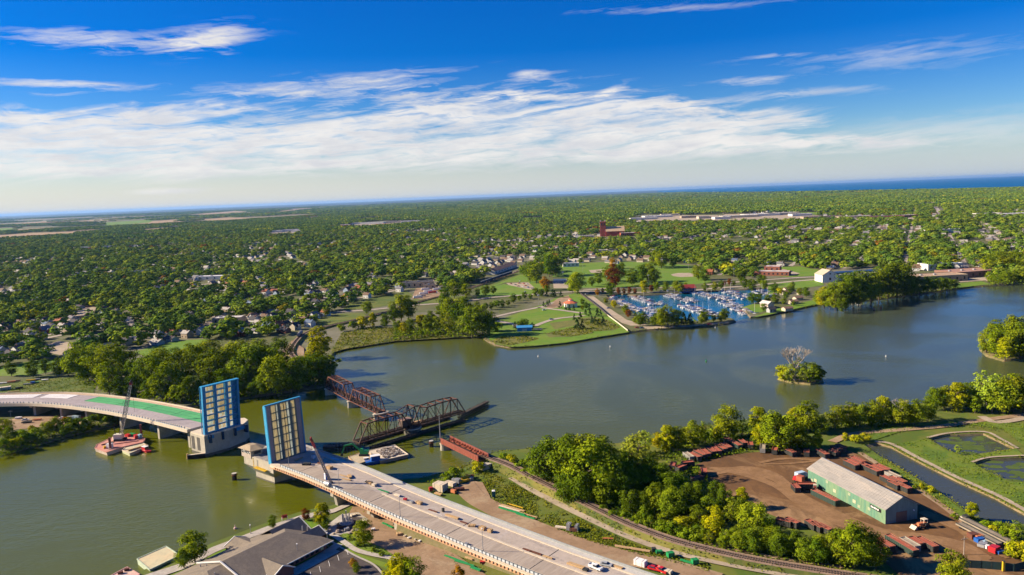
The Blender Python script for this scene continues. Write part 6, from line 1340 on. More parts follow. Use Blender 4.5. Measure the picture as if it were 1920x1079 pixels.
def truck(label, p, rz, cabm, boxm, L=6.5):
    t = thing('box_truck', label, 'truck', p, rz); MB().box(-L/2, L/2 - 2, -1.2, 1.2, .9, 3.4).build('cargo_box', boxm, t); c = MB().hexa([(L/2 - 1.9, -1.1, .7), (L/2, -1.1, .7), (L/2, 1.1, .7), (L/2 - 1.9, 1.1, .7)], [(L/2 - 1.9, -1.1, 2.6), (L/2 - .5, -1, 2.6), (L/2 - .5, 1, 2.6), (L/2 - 1.9, 1.1, 2.6)]).build('cab', cabm, t); MB().hexa([(L/2 - .16, -.9, 1.6), (L/2 - .1, -.9, 1.6), (L/2 - .1, .9, 1.6), (L/2 - .16, .9, 1.6)], [(L/2 - .42, -.85, 2.4), (L/2 - .36, -.85, 2.4), (L/2 - .36, .85, 2.4), (L/2 - .42, .85, 2.4)]).build('windscreen', PANE, c)
    MB().box(-L/2, L/2 - .3, -.6, .6, .5, .9).build('chassis', DARK, t)
    for x in (-L/2 + 1.2, L/2 - 1.2):
        for y in (-1.2, .9): MB().cyl((x, y, .48), (x, y + .3, .48), .48, .48, 10).build('wheel', TYRE, t)
    return t
def tractor(label, p, rz, m):
    t = thing('tractor', label, 'tractor', p, rz); MB().box(-.9, 1.9, -.5, .5, .8, 1.7).build('body', m, t); c = MB(); [c.beam((x, y, 1.6), (x, y, 2.7), .12) for x in (-1.2, .2) for y in (-.6, .6)]; c.box(-1.35, .35, -.75, .75, 2.7, 2.85); c.build('canopy', CREAM, t)
    for x, r in ((-.9, .85), (1.5, .55)):
        for y in (-1.1, .7): MB().cyl((x, y, r), (x, y + .4, r), r, r, 12).build('wheel', TYRE, t)
    b = MB(); b.beam((1.4, -.7, 1.1), (3.3, -.7, .7), .16, .3); b.beam((1.4, .7, 1.1), (3.3, .7, .7), .16, .3); b.build('loader_arms', m, t); MB().hexa([(3.1, -1.1, .1), (4.2, -1.1, .1), (4.2, 1.1, .1), (3.1, 1.1, .1)], [(3.1, -1.1, 1.1), (3.3, -1.1, 1.1), (3.3, 1.1, 1.1), (3.1, 1.1, 1.1)]).build('bucket', CREAM, t); return t
YU = Vector((0, 0, .42))
ORNG = mat('faded_orange', (.58, .20, .08), (.45, .15, .07), 1, .6)
tractor('orange loader tractor standing on the open dirt beyond the warehouse end', W(1730, 991) + YU, 3.4, ORNG).scale = (1.25,) * 3
tractor('dull red tractor parked beside the warehouse corner', W(1528, 921) + YU, 1.2, mat('dull_red', (.30, .05, .04)))
truck('white and blue truck parked at the warehouse gable end', W(1503, 899) + YU, angle_px((1493, 900), (1515, 895)), SHEETW, mat('pale_blue_box', (.38, .52, .66), (.5, .58, .66), .4))
truck('small red truck in front of the white and blue truck', W(1497, 906) + YU, 2.2, RED, RUSTIN, 5)
def junk(rows, where, group):
    names = {'r': (RED, 'red'), 'b': (BLU, 'blue'), 'o': (ORNG, 'orange'), 'w': (SHEETW, 'white'), 't': (CREAM, 'cream'), 'g': (GRN, 'green'), 'd': (CHAR, 'black'), 'y': (YEL, 'yellow'), 'k': (WOOD, 'timber'), 's': (STEEL, 'grey'), 'p': (mat('pale_blue_sheet', (.45, .62, .70)), 'pale blue'), 'n': (RUST, 'rusty')}
    cnt = {}; tot = {}
    for q in rows: tot[q[2], q[3][0] > 2.2 * q[3][1]] = tot.get((q[2], q[3][0] > 2.2 * q[3][1]), 0) + 1
    for q in sorted(rows, key=lambda r: r[0]):
        px, py, k, size, rz = q[:5]; dk = len(q) > 5; kk = (k, size[0] > 2.2 * size[1]); cnt[kk] = cnt.get(kk, 0) + 1; m, w = names[k]; a, b_, c = size
        kind = 'stack' if a > 2.2 * b_ else 'crate'
        lab = (f'{nth(cnt[kk])} ' if tot[kk] > 1 else '') + f'{w} material {kind}' + (' from the left' if tot[kk] > 1 else '') + ' ' + where
        p = on_deck(px, py) if dk else W(px, py) + Vector((0, 0, .42))
        if kind == 'crate': crate('material_crate', lab, 'crate', p, size, rz, m, group)
        else:
            t = thing('material_stack', lab, 'stack', p, rz, group); n = max(2, int(b_ / .45))
            b = MB(); [b.box(-a/2 + rnd.uniform(-.2, .2), a/2 + rnd.uniform(-.2, .2), -b_/2 + i * b_/n, -b_/2 + (i + .88) * b_/n, .15, c * rnd.uniform(.75, 1)) for i in range(n)]; b.build('bundle', m, t)
            b = MB(); [b.box(x - .1, x + .1, -b_/2, b_/2, 0, .15) for x in (-a*.3, a*.3)]; b.build('bearers', WOOD, t)
D_ = True; a_ = AX
junk([(618, 879, 'k', (3, 2, 1.3), a_, D_), (650, 900, 'k', (5, .8, .4), a_ + .2, D_), (656, 895, 'k', (4, 1.6, .8), a_ - .5, D_), (645, 893, 'k', (6, .8, .35), a_ + .1, D_), (693, 907, 'k', (3, 1.6, 1.0), a_, D_), (702, 911, 't', (2.2, 1.6, 1), a_, D_), (688, 905, 'd', (1.6, 1, .7), a_, D_), (718, 921, 'g', (8, .9, .4), a_, D_), (745, 930, 't', (3, 1.2, .8), a_, D_), (760, 938, 'r', (1.6, 1, .9), a_ + .3, D_), (772, 943, 's', (2, 1.2, .9), a_, D_), (786, 945, 'k', (3, 1.6, 1.1), a_, D_), (831, 960, 'd', (.9, .9, 1.6), a_, D_),
      (812, 959, 'n', (5, .8, .5), a_, D_), (848, 970, 'k', (7, 1.4, .7), a_, D_), (870, 981, 'n', (4, .9, .5), a_, D_), (885, 987, 'k', (3, 1.8, .7), a_ + .5, D_), (900, 992, 'd', (2, 1, .7), a_, D_), (905, 993, 'k', (2.6, 1.8, 1.3), a_, D_), (919, 998, 'k', (2, 1.4, 1.3), a_, D_), (998, 1036, 'n', (9, .9, .5), a_, D_), (1022, 1044, 'k', (7, .9, .5), a_, D_), (1080, 1062, 'k', (7, 1.7, .8), a_, D_), (1150, 1062, 'k', (8, 1.4, .7), a_, D_), (1098, 1070, 'd', (2, 1.6, .7), a_, D_), (875, 1022, 's', (1.6, 1, .8), a_, D_), (600, 862, 's', (3, 2, 1), a_, D_), (588, 860, 'w', (1.6, 1.4, 1.5), a_, D_), (575, 872, 'd', (4, 2, 1), a_ + .6, D_), (600, 870, 'n', (3, 1.2, .8), a_, D_), (628, 862, 'p', (5, 2, .5), a_, D_), (560, 862, 'k', (5, 1, .6), a_ - 1.4, D_)], 'on the new deck', 'materials on the new deck')
junk([(808, 923, 'r', (1.6, 1.6, 2.0), .3), (826, 921, 't', (6, 4.4, 3.6), AX + .1), (845, 912, 't', (5.5, 2.6, 1.8), AX), (856, 908, 's', (4, 2.4, 2.4), AX + .2), (868, 905, 'y', (6, 3.2, 1.2), .6), (874, 902, 'y', (5, 1, 2.2), .5), (855, 922, 'n', (8, 2, 1.4), .15), (850, 926, 'o', (3, 1.2, 1.8), AX), (882, 896, 'n', (3.5, 1.4, 1), .2), (884, 902, 's', (2, 1.4, 1.4), .8), (822, 929, 'k', (4, 1.5, .7), AX), (962, 955, 'k', (13, 1.1, .5), AX), (955, 956, 't', (12, .8, .4), AX), (966, 951, 'y', (9, .6, .4), AX), (944, 957, 'g', (5, .9, .6), AX), (968, 964, 'g', (9, 1, .6), AX), (985, 971, 'g', (10, .8, .5), AX), (990, 968, 'k', (10, .8, .4), AX), (1056, 993, 't', (7, 1.3, 1), AX + .3), (1067, 995, 's', (1.6, 2.6, 2.8), AX + .3), (1076, 997, 'n', (3, 2, 1.4), AX + .3), (1082, 997, 's', (1.2, 2.6, 2.6), AX + .3), (1140, 1013, 'o', (4, .8, .6), AX + .5), (1186, 1032, 'k', (14, 1.3, .6), AX + .25), (1226, 1036, 'd', (1.6, 1.6, 1.4), 0), (1236, 1040, 'g', (2.4, 1.6, 1.2), 0), (1257, 1046, 'g', (2.6, 2, 1.8), .3), (1288, 1057, 'g', (5, .9, .8), AX), (1303, 1059, 'g', (2.4, 2, 1.8), .2), (1201, 1062, 'w', (4.5, 2.4, 2.2), AX), (1250, 1077, 't', (4, 2, 1.4), AX)], 'on the bank by the dirt road', 'materials by the dirt road')
junk([(757, 994, 't', (6, .7, .5), .7), (764, 998, 'w', (6, .7, .5), .7), (771, 1003, 't', (7, .8, .5), .75), (778, 1007, 'w', (7, .8, .5), .7), (786, 1011, 't', (5, .8, .5), .8), (794, 1014, 'w', (5, 1, .6), .8), (744, 985, 's', (3, 1.4, .9), .2), (732, 990, 'g', (4, 1, .5), -.8), (722, 985, 'g', (3, 1, .5), -.7), (750, 1004, 'k', (2.6, 2, .8), .3), (855, 1052, 'g', (12, .8, .5), AX), (870, 1059, 'g', (9, .9, .5), AX + .1), (892, 1070, 'g', (5, 1.2, .6), AX), (905, 1058, 'r', (2, 1.4, .8), 0), (880, 1050, 'k', (4, 1, .5), AX), (700, 1001 - 5, 'w', (1.6, 1.2, .8), .3), (664, 969, 't', (3, 1.5, .7), .6), (640, 992, 'n', (4, 1.2, .8), .3), (650, 996, 's', (2, 1.6, 1), .5)], 'below the deck edge', 'materials below the deck edge')
junk([(1824, 1011, 'n', (3.2, 2.6, 2.0), .2), (1834, 1013, 'o', (3, 2.4, 1.8), .2), (1836, 1018, 'b', (3.4, 2, 1.6), .3), (1846, 1021, 'p', (4, 1.6, 1.4), .8), (1850, 1030, 'w', (2, 1.4, 1.2), .4), (1842, 1026, 's', (4, 2.4, 1.2), .7), (1858, 1026, 'd', (5, 2, 1.4), AX), (1864, 1037, 'r', (3.4, 2.6, 2.2), .5), (1874, 1040, 'b', (2.6, 1.6, 1.2), .3), (1860, 1020, 't', (3, 2, 1), .3), (1812, 978, 'd', (2.6, 2.2, 2.2), .3), (1806, 977, 't', (2, 1.6, 1.4), .2), (1835, 1004, 't', (3, 1.6, .8), .3)], 'in the scrap heap by the fence', 'scrap by the dark fence')
junk([(10, 732, 't', (8, 4, 2.4), .5), (2, 720, 'w', (10, 2, .6), .2), (22, 718, 'o', (6, 2.4, 1.2), .3), (32, 716, 'n', (5, 2, 1), .3), (58, 715, 'y', (7, 2.4, 1), .2), (70, 713, 's', (4, 2, .8), .2), (52, 722, 's', (6, 2, 1), .1), (62, 720, 'b', (3, 2, 1.4), .1), (68, 719, 'g', (4, 2, .8), .3), (84, 714, 'w', (5, 2, .8), .1), (36, 730, 'd', (5, 2, 1.4), .5), (25, 736, 'k', (9, 1.2, .6), .1)], 'on the field behind the viaduct', 'materials behind the viaduct')
junk([(124, 789, 'r', (4, 2, 1.8), .1), (134, 787, 's', (5, 2.4, 2), .2), (144, 787, 'p', (5, 2.4, 2.4), -.2), (70, 789, 'o', (5, 2, .8), .1), (35, 786, 'w', (4, 2, 1), .1), (50, 794, 'd', (6, 2, .8), .2)], 'in the work yard', 'materials in the work yard')
for q, (p, a) in enumerate(((W(1850, 1003), FA), (W(1834, 1008), FA))):
    t = thing('flat_trailer', ('longer grey-brown flat trailer along the scrap corner fence', 'shorter tan flat trailer beside the scrap heap')[q], 'trailer', p + YU, a - .02); L = (24, 19)[q]
    MB().box(-L/2, L/2, -1.5, 1.5, .9, 1.5).build('bed', mat('trailer_bed', (.33, .27, .2), (.24, .2, .15), .3), t); b = MB(); [b.box(-L/2, L/2, y - .08, y + .08, 1.5, 1.9) for y in (-1.42, 1.42)]; b.build('side_rail', CHAR, t)
    for x in (-L/2 + 2, -L/2 + 3.6, L/2 - 2):
        for y in (-1.4, 1.1): MB().cyl((x, y, .45), (x, y + .3, .45), .45, .45, 10).build('wheel', TYRE, t)
def fence(label, px, h, m, step=3.0):
    q = [p + YU for p in P(px)]; o = q[0]; t = thing('yard_fence', label, 'fence', o); b = MB(o); b2 = MB(o)
    for a, c in zip(q, q[1:]):
        b.beam(a + Vector((0, 0, h / 2)), c + Vector((0, 0, h / 2)), .08, h); n = max(1, int((c - a).length / step))
        for i in range(n + 1): p = a.lerp(c, i / n); b2.beam(p, p + Vector((0, 0, h + .15)), .16, .16)
    b.build('panel', m, t); b2.build('posts', CHAR, t); return t
fence('dark green solid fence closing the lower corner of the yard', [(1800, 1066), (1840, 1068), (1878, 1071), (1902, 1074), (1935, 1066)], 2.8, mat('dark_green_fence', (.02, .05, .05), (.015, .04, .045), .5))
gp = thing('gate_post', 'yellow gate post standing in the dark green fence', 'post', W(1881, 1073) + YU); MB().box(-.35, .35, -.35, .35, 0, 3.6).build('post', YEL, gp); MB().box(-.42, .42, -.42, .42, 3.6, 3.75).build('cap', CHAR, gp)
fence('long dark retaining wall beside the boat ramp lot', [(1083, 549), (1100, 561), (1122, 578), (1138, 592)], 2.2, mat('dark_wall', (.07, .055, .045), (.05, .04, .035), .3), 12)
fence('pale low wall running down to the river below the boat ramp', [(1138, 592), (1158, 607), (1177, 622)], 1.4, CREAM, 12)

def lamp(label, p, h, arm=0, group=None, rz=0.0):
    t = thing('street_lamp', label, 'street lamp', p, rz, group); MB().cyl((0, 0, 0), (0, 0, h), .13, .08, 7).build('pole', STEEL, t); MB().cyl((0, 0, 0), (0, 0, .5), .25, .2, 8).build('base', CONC, t)
    if arm: MB().beam((0, 0, h), (arm, 0, h + .3), .09, .09).build('arm', STEEL, t); MB().hexa([(arm - .3, -.15, h + .2), (arm + .5, -.15, h + .25), (arm + .5, .15, h + .25), (arm - .3, .15, h + .2)], [(arm - .2, -.1, h + .42), (arm + .4, -.1, h + .4), (arm + .4, .1, h + .4), (arm - .2, .1, h + .42)]).build('lamp_head', SHEETW, t)
    else: MB().cyl((0, 0, h), (0, 0, h + .45), .22, .3, 8).build('lamp_head', SHEETW, t)
for i, s in enumerate((4, 42, 82, 128)): lamp(f'thin grey lamp post on the new deck edge, {nth(i + 1)} from the raised leaf', DL(s, 2.4, .2), 8.5, 2.0 if i == 0 else 0, 'lamp posts on the new deck', 0)
for lab, px, py, h in (('white lamp post on the grass beside the river walk', 470, 1002, 3.4), ('lamp post by the right corner of the grey shingle roof', 615, 1027, 5.5), ('lamp post standing before the brick wall of the grey-roofed building', 559, 1053, 6.5)): lamp(lab, W(px, py) + Vector((0, 0, .4)), h)
def pole(label, px, py, h, cross=True, group=None, z=GZ):
    t = thing('utility_pole', label, 'pole', W(px, py, z), rnd.uniform(0, 1), group); MB().cyl((0, 0, 0), (0, 0, h), .17, .11, 6).build('pole', GREYWOOD if cross else STEEL, t)
    (MB().box(-1.2, 1.2, -.08, .08, h - 1, h - .8) if cross else MB().box(-1.4, 1.4, -.15, .15, h - .3, h + .9)).build('crossarm' if cross else 'floodlights', GREYWOOD if cross else SHEETW, t)
pole('tall thin pole on the point below the viaduct', 24, 812, 15); pole('white pole leaning over the dirt at the yard corner', 1807, 1043, 7.5)
for i, (x, y, h) in enumerate(((1010, 612 - 40, 12), (1093, 510, 16), (1138, 536, 14), (1216, 536, 15), (1155, 508, 17), (1291, 506, 16), (1376, 522, 14), (1439, 510, 15), (1252, 560, 10), (975, 540, 10), (985, 560, 9), (1056, 530, 16), (834, 512, 20), (1796, 500, 22), (1801, 500, 20))): pole(f'tall sports light pole in the park, {nth(i + 1)} counted from the river wood', x, y, h, False, 'light poles in the park')
def toilet(label, p, m, rz=0.0):
    t = thing('portable_toilet', label, 'portable toilet', p, rz); MB().box(-.6, .6, -.6, .6, 0, 2.2).build('cabin', m, t); MB().hexa([(-.64, -.64, 2.2), (.64, -.64, 2.2), (.64, .64, 2.2), (-.64, .64, 2.2)], [(-.4, -.4, 2.45), (.4, -.4, 2.45), (.4, .4, 2.45), (-.4, .4, 2.45)]).build('roof', SHEETW, t); MB().box(-.4, .4, -.64, -.6, .15, 2.0).build('door', SHEETW if m is BLU else m, t); t.scale = (1.25,) * 3
toilet('dark green portable toilet alone on the grassy slope', W(926, 933) + Vector((0, 0, .4)), mat('teal_plastic', (.02, .16, .16))); toilet('blue portable toilet at the railing of the new deck', on_deck(612, 899), BLU, AX)
tk = thing('water_tank', 'grey tank on the outer edge of the new deck', 'tank', on_deck(615, 913) + Vector((0, 0, .2)), AX); MB().cyl((-1.6, 0, 1.2), (1.6, 0, 1.2), 1.1, 1.1, 14).build('drum', STEEL, tk); MB().box(-1.3, 1.3, -.6, .6, 0, .5).build('cradle', DARK, tk)
cb2 = on_deck(620, 906); lattice_crane('slender lattice crane with red tip leaning over the new deck', cb2, cb2 + Vector((-8.5, 3, 20.5)), .95, [mat('grey_lattice', (.30, .25, .23)), mat('grey_lattice', (1, 1, 1))], [mat('red_tip', (.40, .05, .05)), RED], False, 14, .78)
# garden monument, barges by the river walk, buoys
mo = thing('monument', 'cluster of pale stone pillars on a round plinth in the garden plaza', 'monument', W(650, 982) + Vector((0, 0, .42))); MB().cyl((0, 0, 0), (0, 0, .8), 3.2, 2.8, 14).build('plinth', mat('pale_stone', (.5, .46, .42), (.4, .38, .36), .5), mo)
for i in range(7): a = i * .9; MB().obox((1.5 * math.cos(a), 1.5 * math.sin(a), .8), (.6, .45, 2.0 + (i * 37 % 5) * .5), a, 0, .9).build('pillar', mat('pale_stone', (1, 1, 1)), mo)
for i in range(9):
    x, y = ((618, 999), (626, 1004), (634, 1000), (642, 999), (656, 1003), (662, 998), (690, 1012), (660, 1012), (676, 1020))[i]; t = thing('garden_boulder', f'brown garden boulder beside the plaza path, {nth(i + 1)} from the water side', 'boulder', W(x, y) + Vector((0, 0, .4)), i, 'boulders in the garden'); rr = random.Random(i); k = rr.uniform(.5, 1.1)
    ring = lambda s, z: [(k * s * rr.uniform(.7, 1.2) * math.cos(a), k * s * rr.uniform(.7, 1.2) * math.sin(a), z * k) for a in [j * math.pi / 4 for j in range(8)]]
    b = MB(); b.hexa(ring(1, 0), ring(1.05, .5)); b.hexa(ring(1.05, .5), ring(.55, 1.0)); b.build('boulder', mat('boulder_stone', (.34, .26, .2), (.22, .17, .14), 1.0, .9, .5), t)
raft('deck_barge', 'flat pale green barge with weathered cream deck tied to the river walk', 'barge', [(257, 1049), (311, 1025), (337, 1042), (281, 1069)], 2.2, mat('mint_hull', (.50, .58, .42), (.38, .44, .33), .4), mat('weathered_cream_deck', (.62, .50, .30), (.55, .52, .33), .12, c3=(.60, .40, .25)), mat('mint_hull', (1, 1, 1)))
raft('deck_barge', 'pinkish barge at the bottom edge beside the river walk', 'barge', [(190, 1090), (238, 1064), (262, 1078), (215, 1108)], 2.0, mat('pink_hull', (.58, .34, .30), (.5, .3, .25), .4), mat('pink_deck', (.62, .38, .34), (.66, .46, .36), .15, c3=(.6, .52, .25)))
for lab, x, y in (('brown winch on the pinkish barge', 226, 1076), ('brown bollard crate on the pinkish barge', 238, 1070)): crate('deck_box', lab, 'box', W(x, y, 2.06), (1.8, 1.1, .9), .4, RUST, strap=False)
bt = thing('park_bench', 'red and white lifeguard bench at the end of the river walk', 'bench', W(534, 976) + Vector((0, 0, .42)), .5); MB().box(-1.2, 1.2, -.5, .1, .8, .95).build('seat', RED, bt); MB().box(-1.2, 1.2, .1, .2, .9, 2.1).build('backrest', RED, bt); b = MB(); [b.beam((x, y, 0), (x * .8, y * .5, 1.6), .15, .15) for x in (-1.3, 1.3) for y in (-.7, .5)]; b.build('legs', WHITE, bt)
def buoy(label, px, py, m, s=1.0, group=None):
    t = thing('buoy', label, 'buoy', W(px, py, 0), 0, group); t.scale = (s,) * 3; MB().cyl((0, 0, -.4), (0, 0, .7), .75, .7, 10).build('float', m, t); MB().cyl((0, 0, .7), (0, 0, 2.0), .3, .18, 8).build('topmark', m, t)
buoy('pale pink channel buoy alone in the lower river', 441, 992, mat('pale_pink', (.7, .5, .46)), .9)
for i in range(14): t = i / 13; buoy(f'small pale swim-line float, {nth(i + 1)} from the shore clump', 1590 + 46 * t, 568 + 10 * t + rnd.uniform(-.5, .5), mat('float_white', (.7, .62, .5)), .7, 'floats of the swim line')
for lab, x, y, m, s in (('left orange buoy at the end of the swim line', 1639, 581, ORNG, 1.7), ('right orange buoy beyond the swim line', 1652, 578, ORNG, 1.5), ('green buoy in open water right of the marina', 1570, 582, GRN, 1.0), ('green buoy in mid-river left of the small island', 1324, 678, GRN, .9), ('white buoy before the park lawn, the lower of two', 1009, 669, SHEETW, .8), ('white buoy before the park lawn, the upper of two', 1144, 651, SHEETW, .8), ('white buoy close off the marina spit', 1341, 615, SHEETW, .7), ('white buoy in mid-river right of the island', 1661, 669, SHEETW, .7), ('white float near the far factory shore', 1775, 550, SHEETW, 1.2)): buoy(lab, x, y, m, s)

# ------------------------------------------------------------------ marina
DOCKW = mat('dock_planks', (.30, .24, .18), (.24, .19, .14), .6, .9)
GEL = mat('boat_white', (.82, .80, .77), (.72, .7, .68), .6, .35, spec=.5); CANV = mat('blue_canvas', (.04, .12, .38), (.03, .09, .3), .6, .8); HULLB = mat('navy_hull', (.03, .05, .12), (.04, .06, .14), .6, .35)
def boat_proto(L, hullm, topm, kind):
    nm = 'sailing_boat' if kind == 'sail' else 'motor_boat'; t = thing(nm, 'x', 'boat'); w = L * .17
    hb = [(-L * .48, -w * .85), (L * .15, -w), (L * .38, -w * .6), (L * .5, 0), (L * .38, w * .6), (L * .15, w), (-L * .48, w * .85)]
    MB().hexa([(x * .94, y * .7, -.25) for x, y in hb], [(x, y, .95 + .25 * max(0, x / L)) for x, y in hb]).build('hull', hullm, t)
    MB().prism([(x * .93, y * .88) for x, y in hb], .95, 1.18).build('deck', GEL, t)
    if kind == 'sail':
        MB().hexa([(-.6, -w * .5, 1.1), (L * .22, -w * .4, 1.1), (L * .22, w * .4, 1.1), (-.6, w * .5, 1.1)], [(-.4, -w * .4, 1.6), (L * .18, -w * .3, 1.5), (L * .18, w * .3, 1.5), (-.4, w * .4, 1.6)]).build('cabin', GEL, t)
        MB().cyl((L * .06, 0, 1.1), (L * .06, 0, L * 1.25), .11, .08, 6).build('mast', SHEETW, t); MB().cyl((L * .05, 0, 2.2), (-L * .36, 0, 2.1), .28, .22, 6).build('furled_sail', topm, t)
    else:
        c = MB().hexa([(-L * .2, -w * .7, 1.1), (L * .26, -w * .55, 1.1), (L * .26, w * .55, 1.1), (-L * .2, w * .7, 1.1)], [(-L * .18, -w * .62, 2.2), (L * .08, -w * .5, 2.2), (L * .08, w * .5, 2.2), (-L * .18, w * .62, 2.2)]).build('cabin', GEL, t)
        MB().hexa([(L * .245, -w * .5, 1.3), (L * .27, -w * .5, 1.3), (L * .27, w * .5, 1.3), (L * .245, w * .5, 1.3)], [(L * .10, -w * .45, 2.15), (L * .125, -w * .45, 2.15), (L * .125, w * .45, 2.15), (L * .10, w * .45, 2.15)]).build('windscreen', PANE, c)
        MB().box(-L * .46, L * .02, -w * .72, w * .72, 2.45, 2.6).build('canopy', topm, t)
    return t
BP = [boat_proto(8.5, GEL, GEL, 'm'), boat_proto(9.5, GEL, CANV, 'm'), boat_proto(7.5, HULLB, GEL, 'm'), boat_proto(9, GEL, mat('tan_canvas', (.55, .40, .26)), 'm'), boat_proto(9.5, GEL, CANV, 'sail'), boat_proto(8.5, HULLB, GEL, 'sail'), boat_proto(7.5, GEL, mat('red_canvas', (.42, .05, .05)), 'm')]
BW = ['white motor boat', 'white motor boat with a blue canopy', 'navy-hulled motor boat', 'white motor boat with a tan canopy', 'white sailing boat with a bare mast', 'navy sailing boat with a bare mast', 'white motor boat with a red canopy']
DOCKS = [((1142, 558), (1196, 586)), ((1192, 558), (1236, 573)), ((1252, 554), (1304, 569)), ((1306, 550), (1366, 565)), ((1360, 547), (1407, 562)), ((1209, 578), (1246, 592)), ((1283, 574), (1346, 595)), ((1362, 568), (1408, 592)), ((1416, 546), (1452, 556)), ((1206, 592), (1224, 600))]
dn = ['first', 'second', 'third', 'fourth', 'fifth', 'near', 'middle', 'peninsula', 'rightmost', 'nearest']
used_b = set()
for di, (a, c) in enumerate(DOCKS):
    A, B = W(*a, 0), W(*c, 0); d = (B - A); L = d.length; d.normalize(); n = Vector((-d.y, d.x, 0)); an_ = math.atan2(d.y, d.x)
    t = thing('floating_dock', f'floating timber dock of the {dn[di]} boat row in the marina', 'dock', A, 0, 'docks of the marina'); MB(A).beam(A + Vector((0, 0, .45)), B + Vector((0, 0, .45)), 2.0, .4).build('walkway', DOCKW, t)
    fb = MB(A); s = 2.0; rows = []
    while s < L - 1:
        for sd2 in (-1, 1):
            if rnd.random() < .2: continue
            k = rnd.choices(range(7), [5, 4, 1.6, 2, 1.0, .5, 1])[0]; rows.append((s + rnd.uniform(-.3, .3), sd2, k))
        fb.beam(A + d * (s - 2.4) - n * 8 + Vector((0, 0, .45)), A + d * (s - 2.4) + n * 8 + Vector((0, 0, .45)), .4, .3); s += 5.8
    fb.build('fingers', DOCKW, t); cnt = {}; tot = {}
    for q in rows: tot[q[2]] = tot.get(q[2], 0) + 1
    rows.sort(key=lambda q: proj(A + d * q[0] + n * 5.6 * q[1])[0])
    for s, sd2, k in rows:
        cnt[k] = cnt.get(k, 0) + 1; p = A + d * s + n * (5.6 * sd2); rz = an_ + sd2 * math.pi / 2 + (math.pi if rnd.random() < .35 else 0)
        lab = (f'{nth(cnt[k])} ' if tot[k] > 1 else '') + BW[k] + (' from the left' if tot[k] > 1 else '') + f' at the {dn[di]} marina dock'
        if k not in used_b: used_b.add(k); o = BP[k]; o.location = p; o.rotation_euler.z = rz; tag(o, lab, 'boat', 'boats moored in the marina'); o.scale = (1.05,) * 3
        else: dup(BP[k], p, rz, lab, rnd.uniform(.85, 1.2))

# ------------------------------------------------------------------ buildings of the far shore
def block(name, label, cat, p, size, rz, wallm, roofm, nwin=0, roof='flat', rise=3.0, door=True, group=None):
    t = thing(name, label, cat, p, rz, group); L, D, h = size
    if roof == 'flat':
        MB().box(-L/2, L/2, -D/2, D/2, 0, h).build('wall', wallm, t); b = MB(); b.box(-L/2 + .3, L/2 - .3, -D/2 + .3, D/2 - .3, h, h + .12); r = b.build('roof', roofm, t)
        b = MB(); [b.box(*q, h, h + .7) for q in ((-L/2, L/2, -D/2, -D/2 + .28), (-L/2, L/2, D/2 - .28, D/2), (-L/2, -L/2 + .28, -D/2 + .28, D/2 - .28), (L/2 - .28, L/2, -D/2 + .28, D/2 - .28))]; b.build('parapet', wallm, t)
        for i in range(max(1, int(L / 22))): MB().box(-L/2 + 6 + i * 20, -L/2 + 9 + i * 20, -1.5, 1.5, h + .12, h + 1.7).build('roof_unit', STEEL, r)
    else:
        b = MB(); gable(b, L, D, h, h + rise); b.build('wall', wallm, t); b = MB(); gable_roof(b, L, D, h, h + rise, .7); b.build('roof', roofm, t)
    for i in range(nwin):
        x = -L/2 + (i + .5) * L / nwin; w = min(1.2, L / nwin * .32); MB().box(x - w, x + w, -D/2 - .08, -D/2 + .02, h * .3, h * .75).build('window', PANE, t)
    if door: MB().box(L * .38 - 1, L * .38 + 1, -D/2 - .1, -D/2 + .02, 0, min(3, h * .7)).build('door', mat('brown_door', (1, 1, 1)), t)
    return t
CW, TW, GW, BW_ = WM['cream'], WM['tan'], WM['grey'], WM['brick']; WW_ = WM['white']
PALE = mat('pale_membrane_roof', (.62, .58, .52), (.54, .5, .45), .1, .9); BRN = mat('brown_roof', (.24, .15, .11), (.19, .12, .09), .1, .9); DGREY = RM['dark']
block('shop_hall', 'large tan flat-roofed hall beyond the trailers in town', 'building', W(783, 538), (52, 24, 8), .12, mat('warm_tan_wall', (.60, .47, .30), (.52, .41, .26)), DGREY, 6)
block('shop_hall', 'lower tan annex on the right of the large tan hall', 'building', W(806, 541), (18, 16, 6), .12, mat('warm_tan_wall', (1, 1, 1)), DGREY, 2)
block('long_shed', 'long brown-roofed shed beside the railway in town', 'building', W(940, 508), (130, 20, 6), angle_px((918, 516), (960, 502)), WM['white'], BRN, 8, 'gable', 4)
hl = block('gabled_hall', 'tall white gabled hall on the far river bank', 'building', W(1549, 528), (24, 22, 10.5), math.pi / 2 + .05, mat('bright_white_wall', (.82, .79, .72), (.76, .72, .66)), mat('tan_roof', (.52, .42, .30), (.45, .36, .26)), 0, 'gable', 6.5, False)
MB().box(-12.1, -11.9, -1.4, 1.4, 3, 6.5).build('window', PANE, hl); MB().box(-12.1, -11.9, -1, 1, 11, 13).build('window', PANE, hl)
sh = block('long_hall', 'long low white hall with a dark glazed roof strip behind the clump', 'building', W(1612, 521), (108, 26, 7), angle_px((1565, 519), (1662, 513)), mat('bright_white_wall', (1, 1, 1)), PALE, 10)
MB().hexa([(-48, -4, 7.15), (48, -4, 7.15), (48, 6, 7.15), (-48, 6, 7.15)], [(-48, -3, 9.4), (48, -3, 9.4), (48, 6, 10.4), (-48, 6, 10.4)]).build('roof_glazing', mat('dark_blue_panels', (.02, .05, .12), (.03, .07, .16), .3, .3), sh)
block('factory', 'long tan and brown factory by the far water edge', 'building', W(1745, 527), (84, 34, 8), angle_px((1702, 526), (1790, 521)), TW, mat('tan_gravel_roof', (.46, .32, .2), (.4, .28, .17), .1), 8)
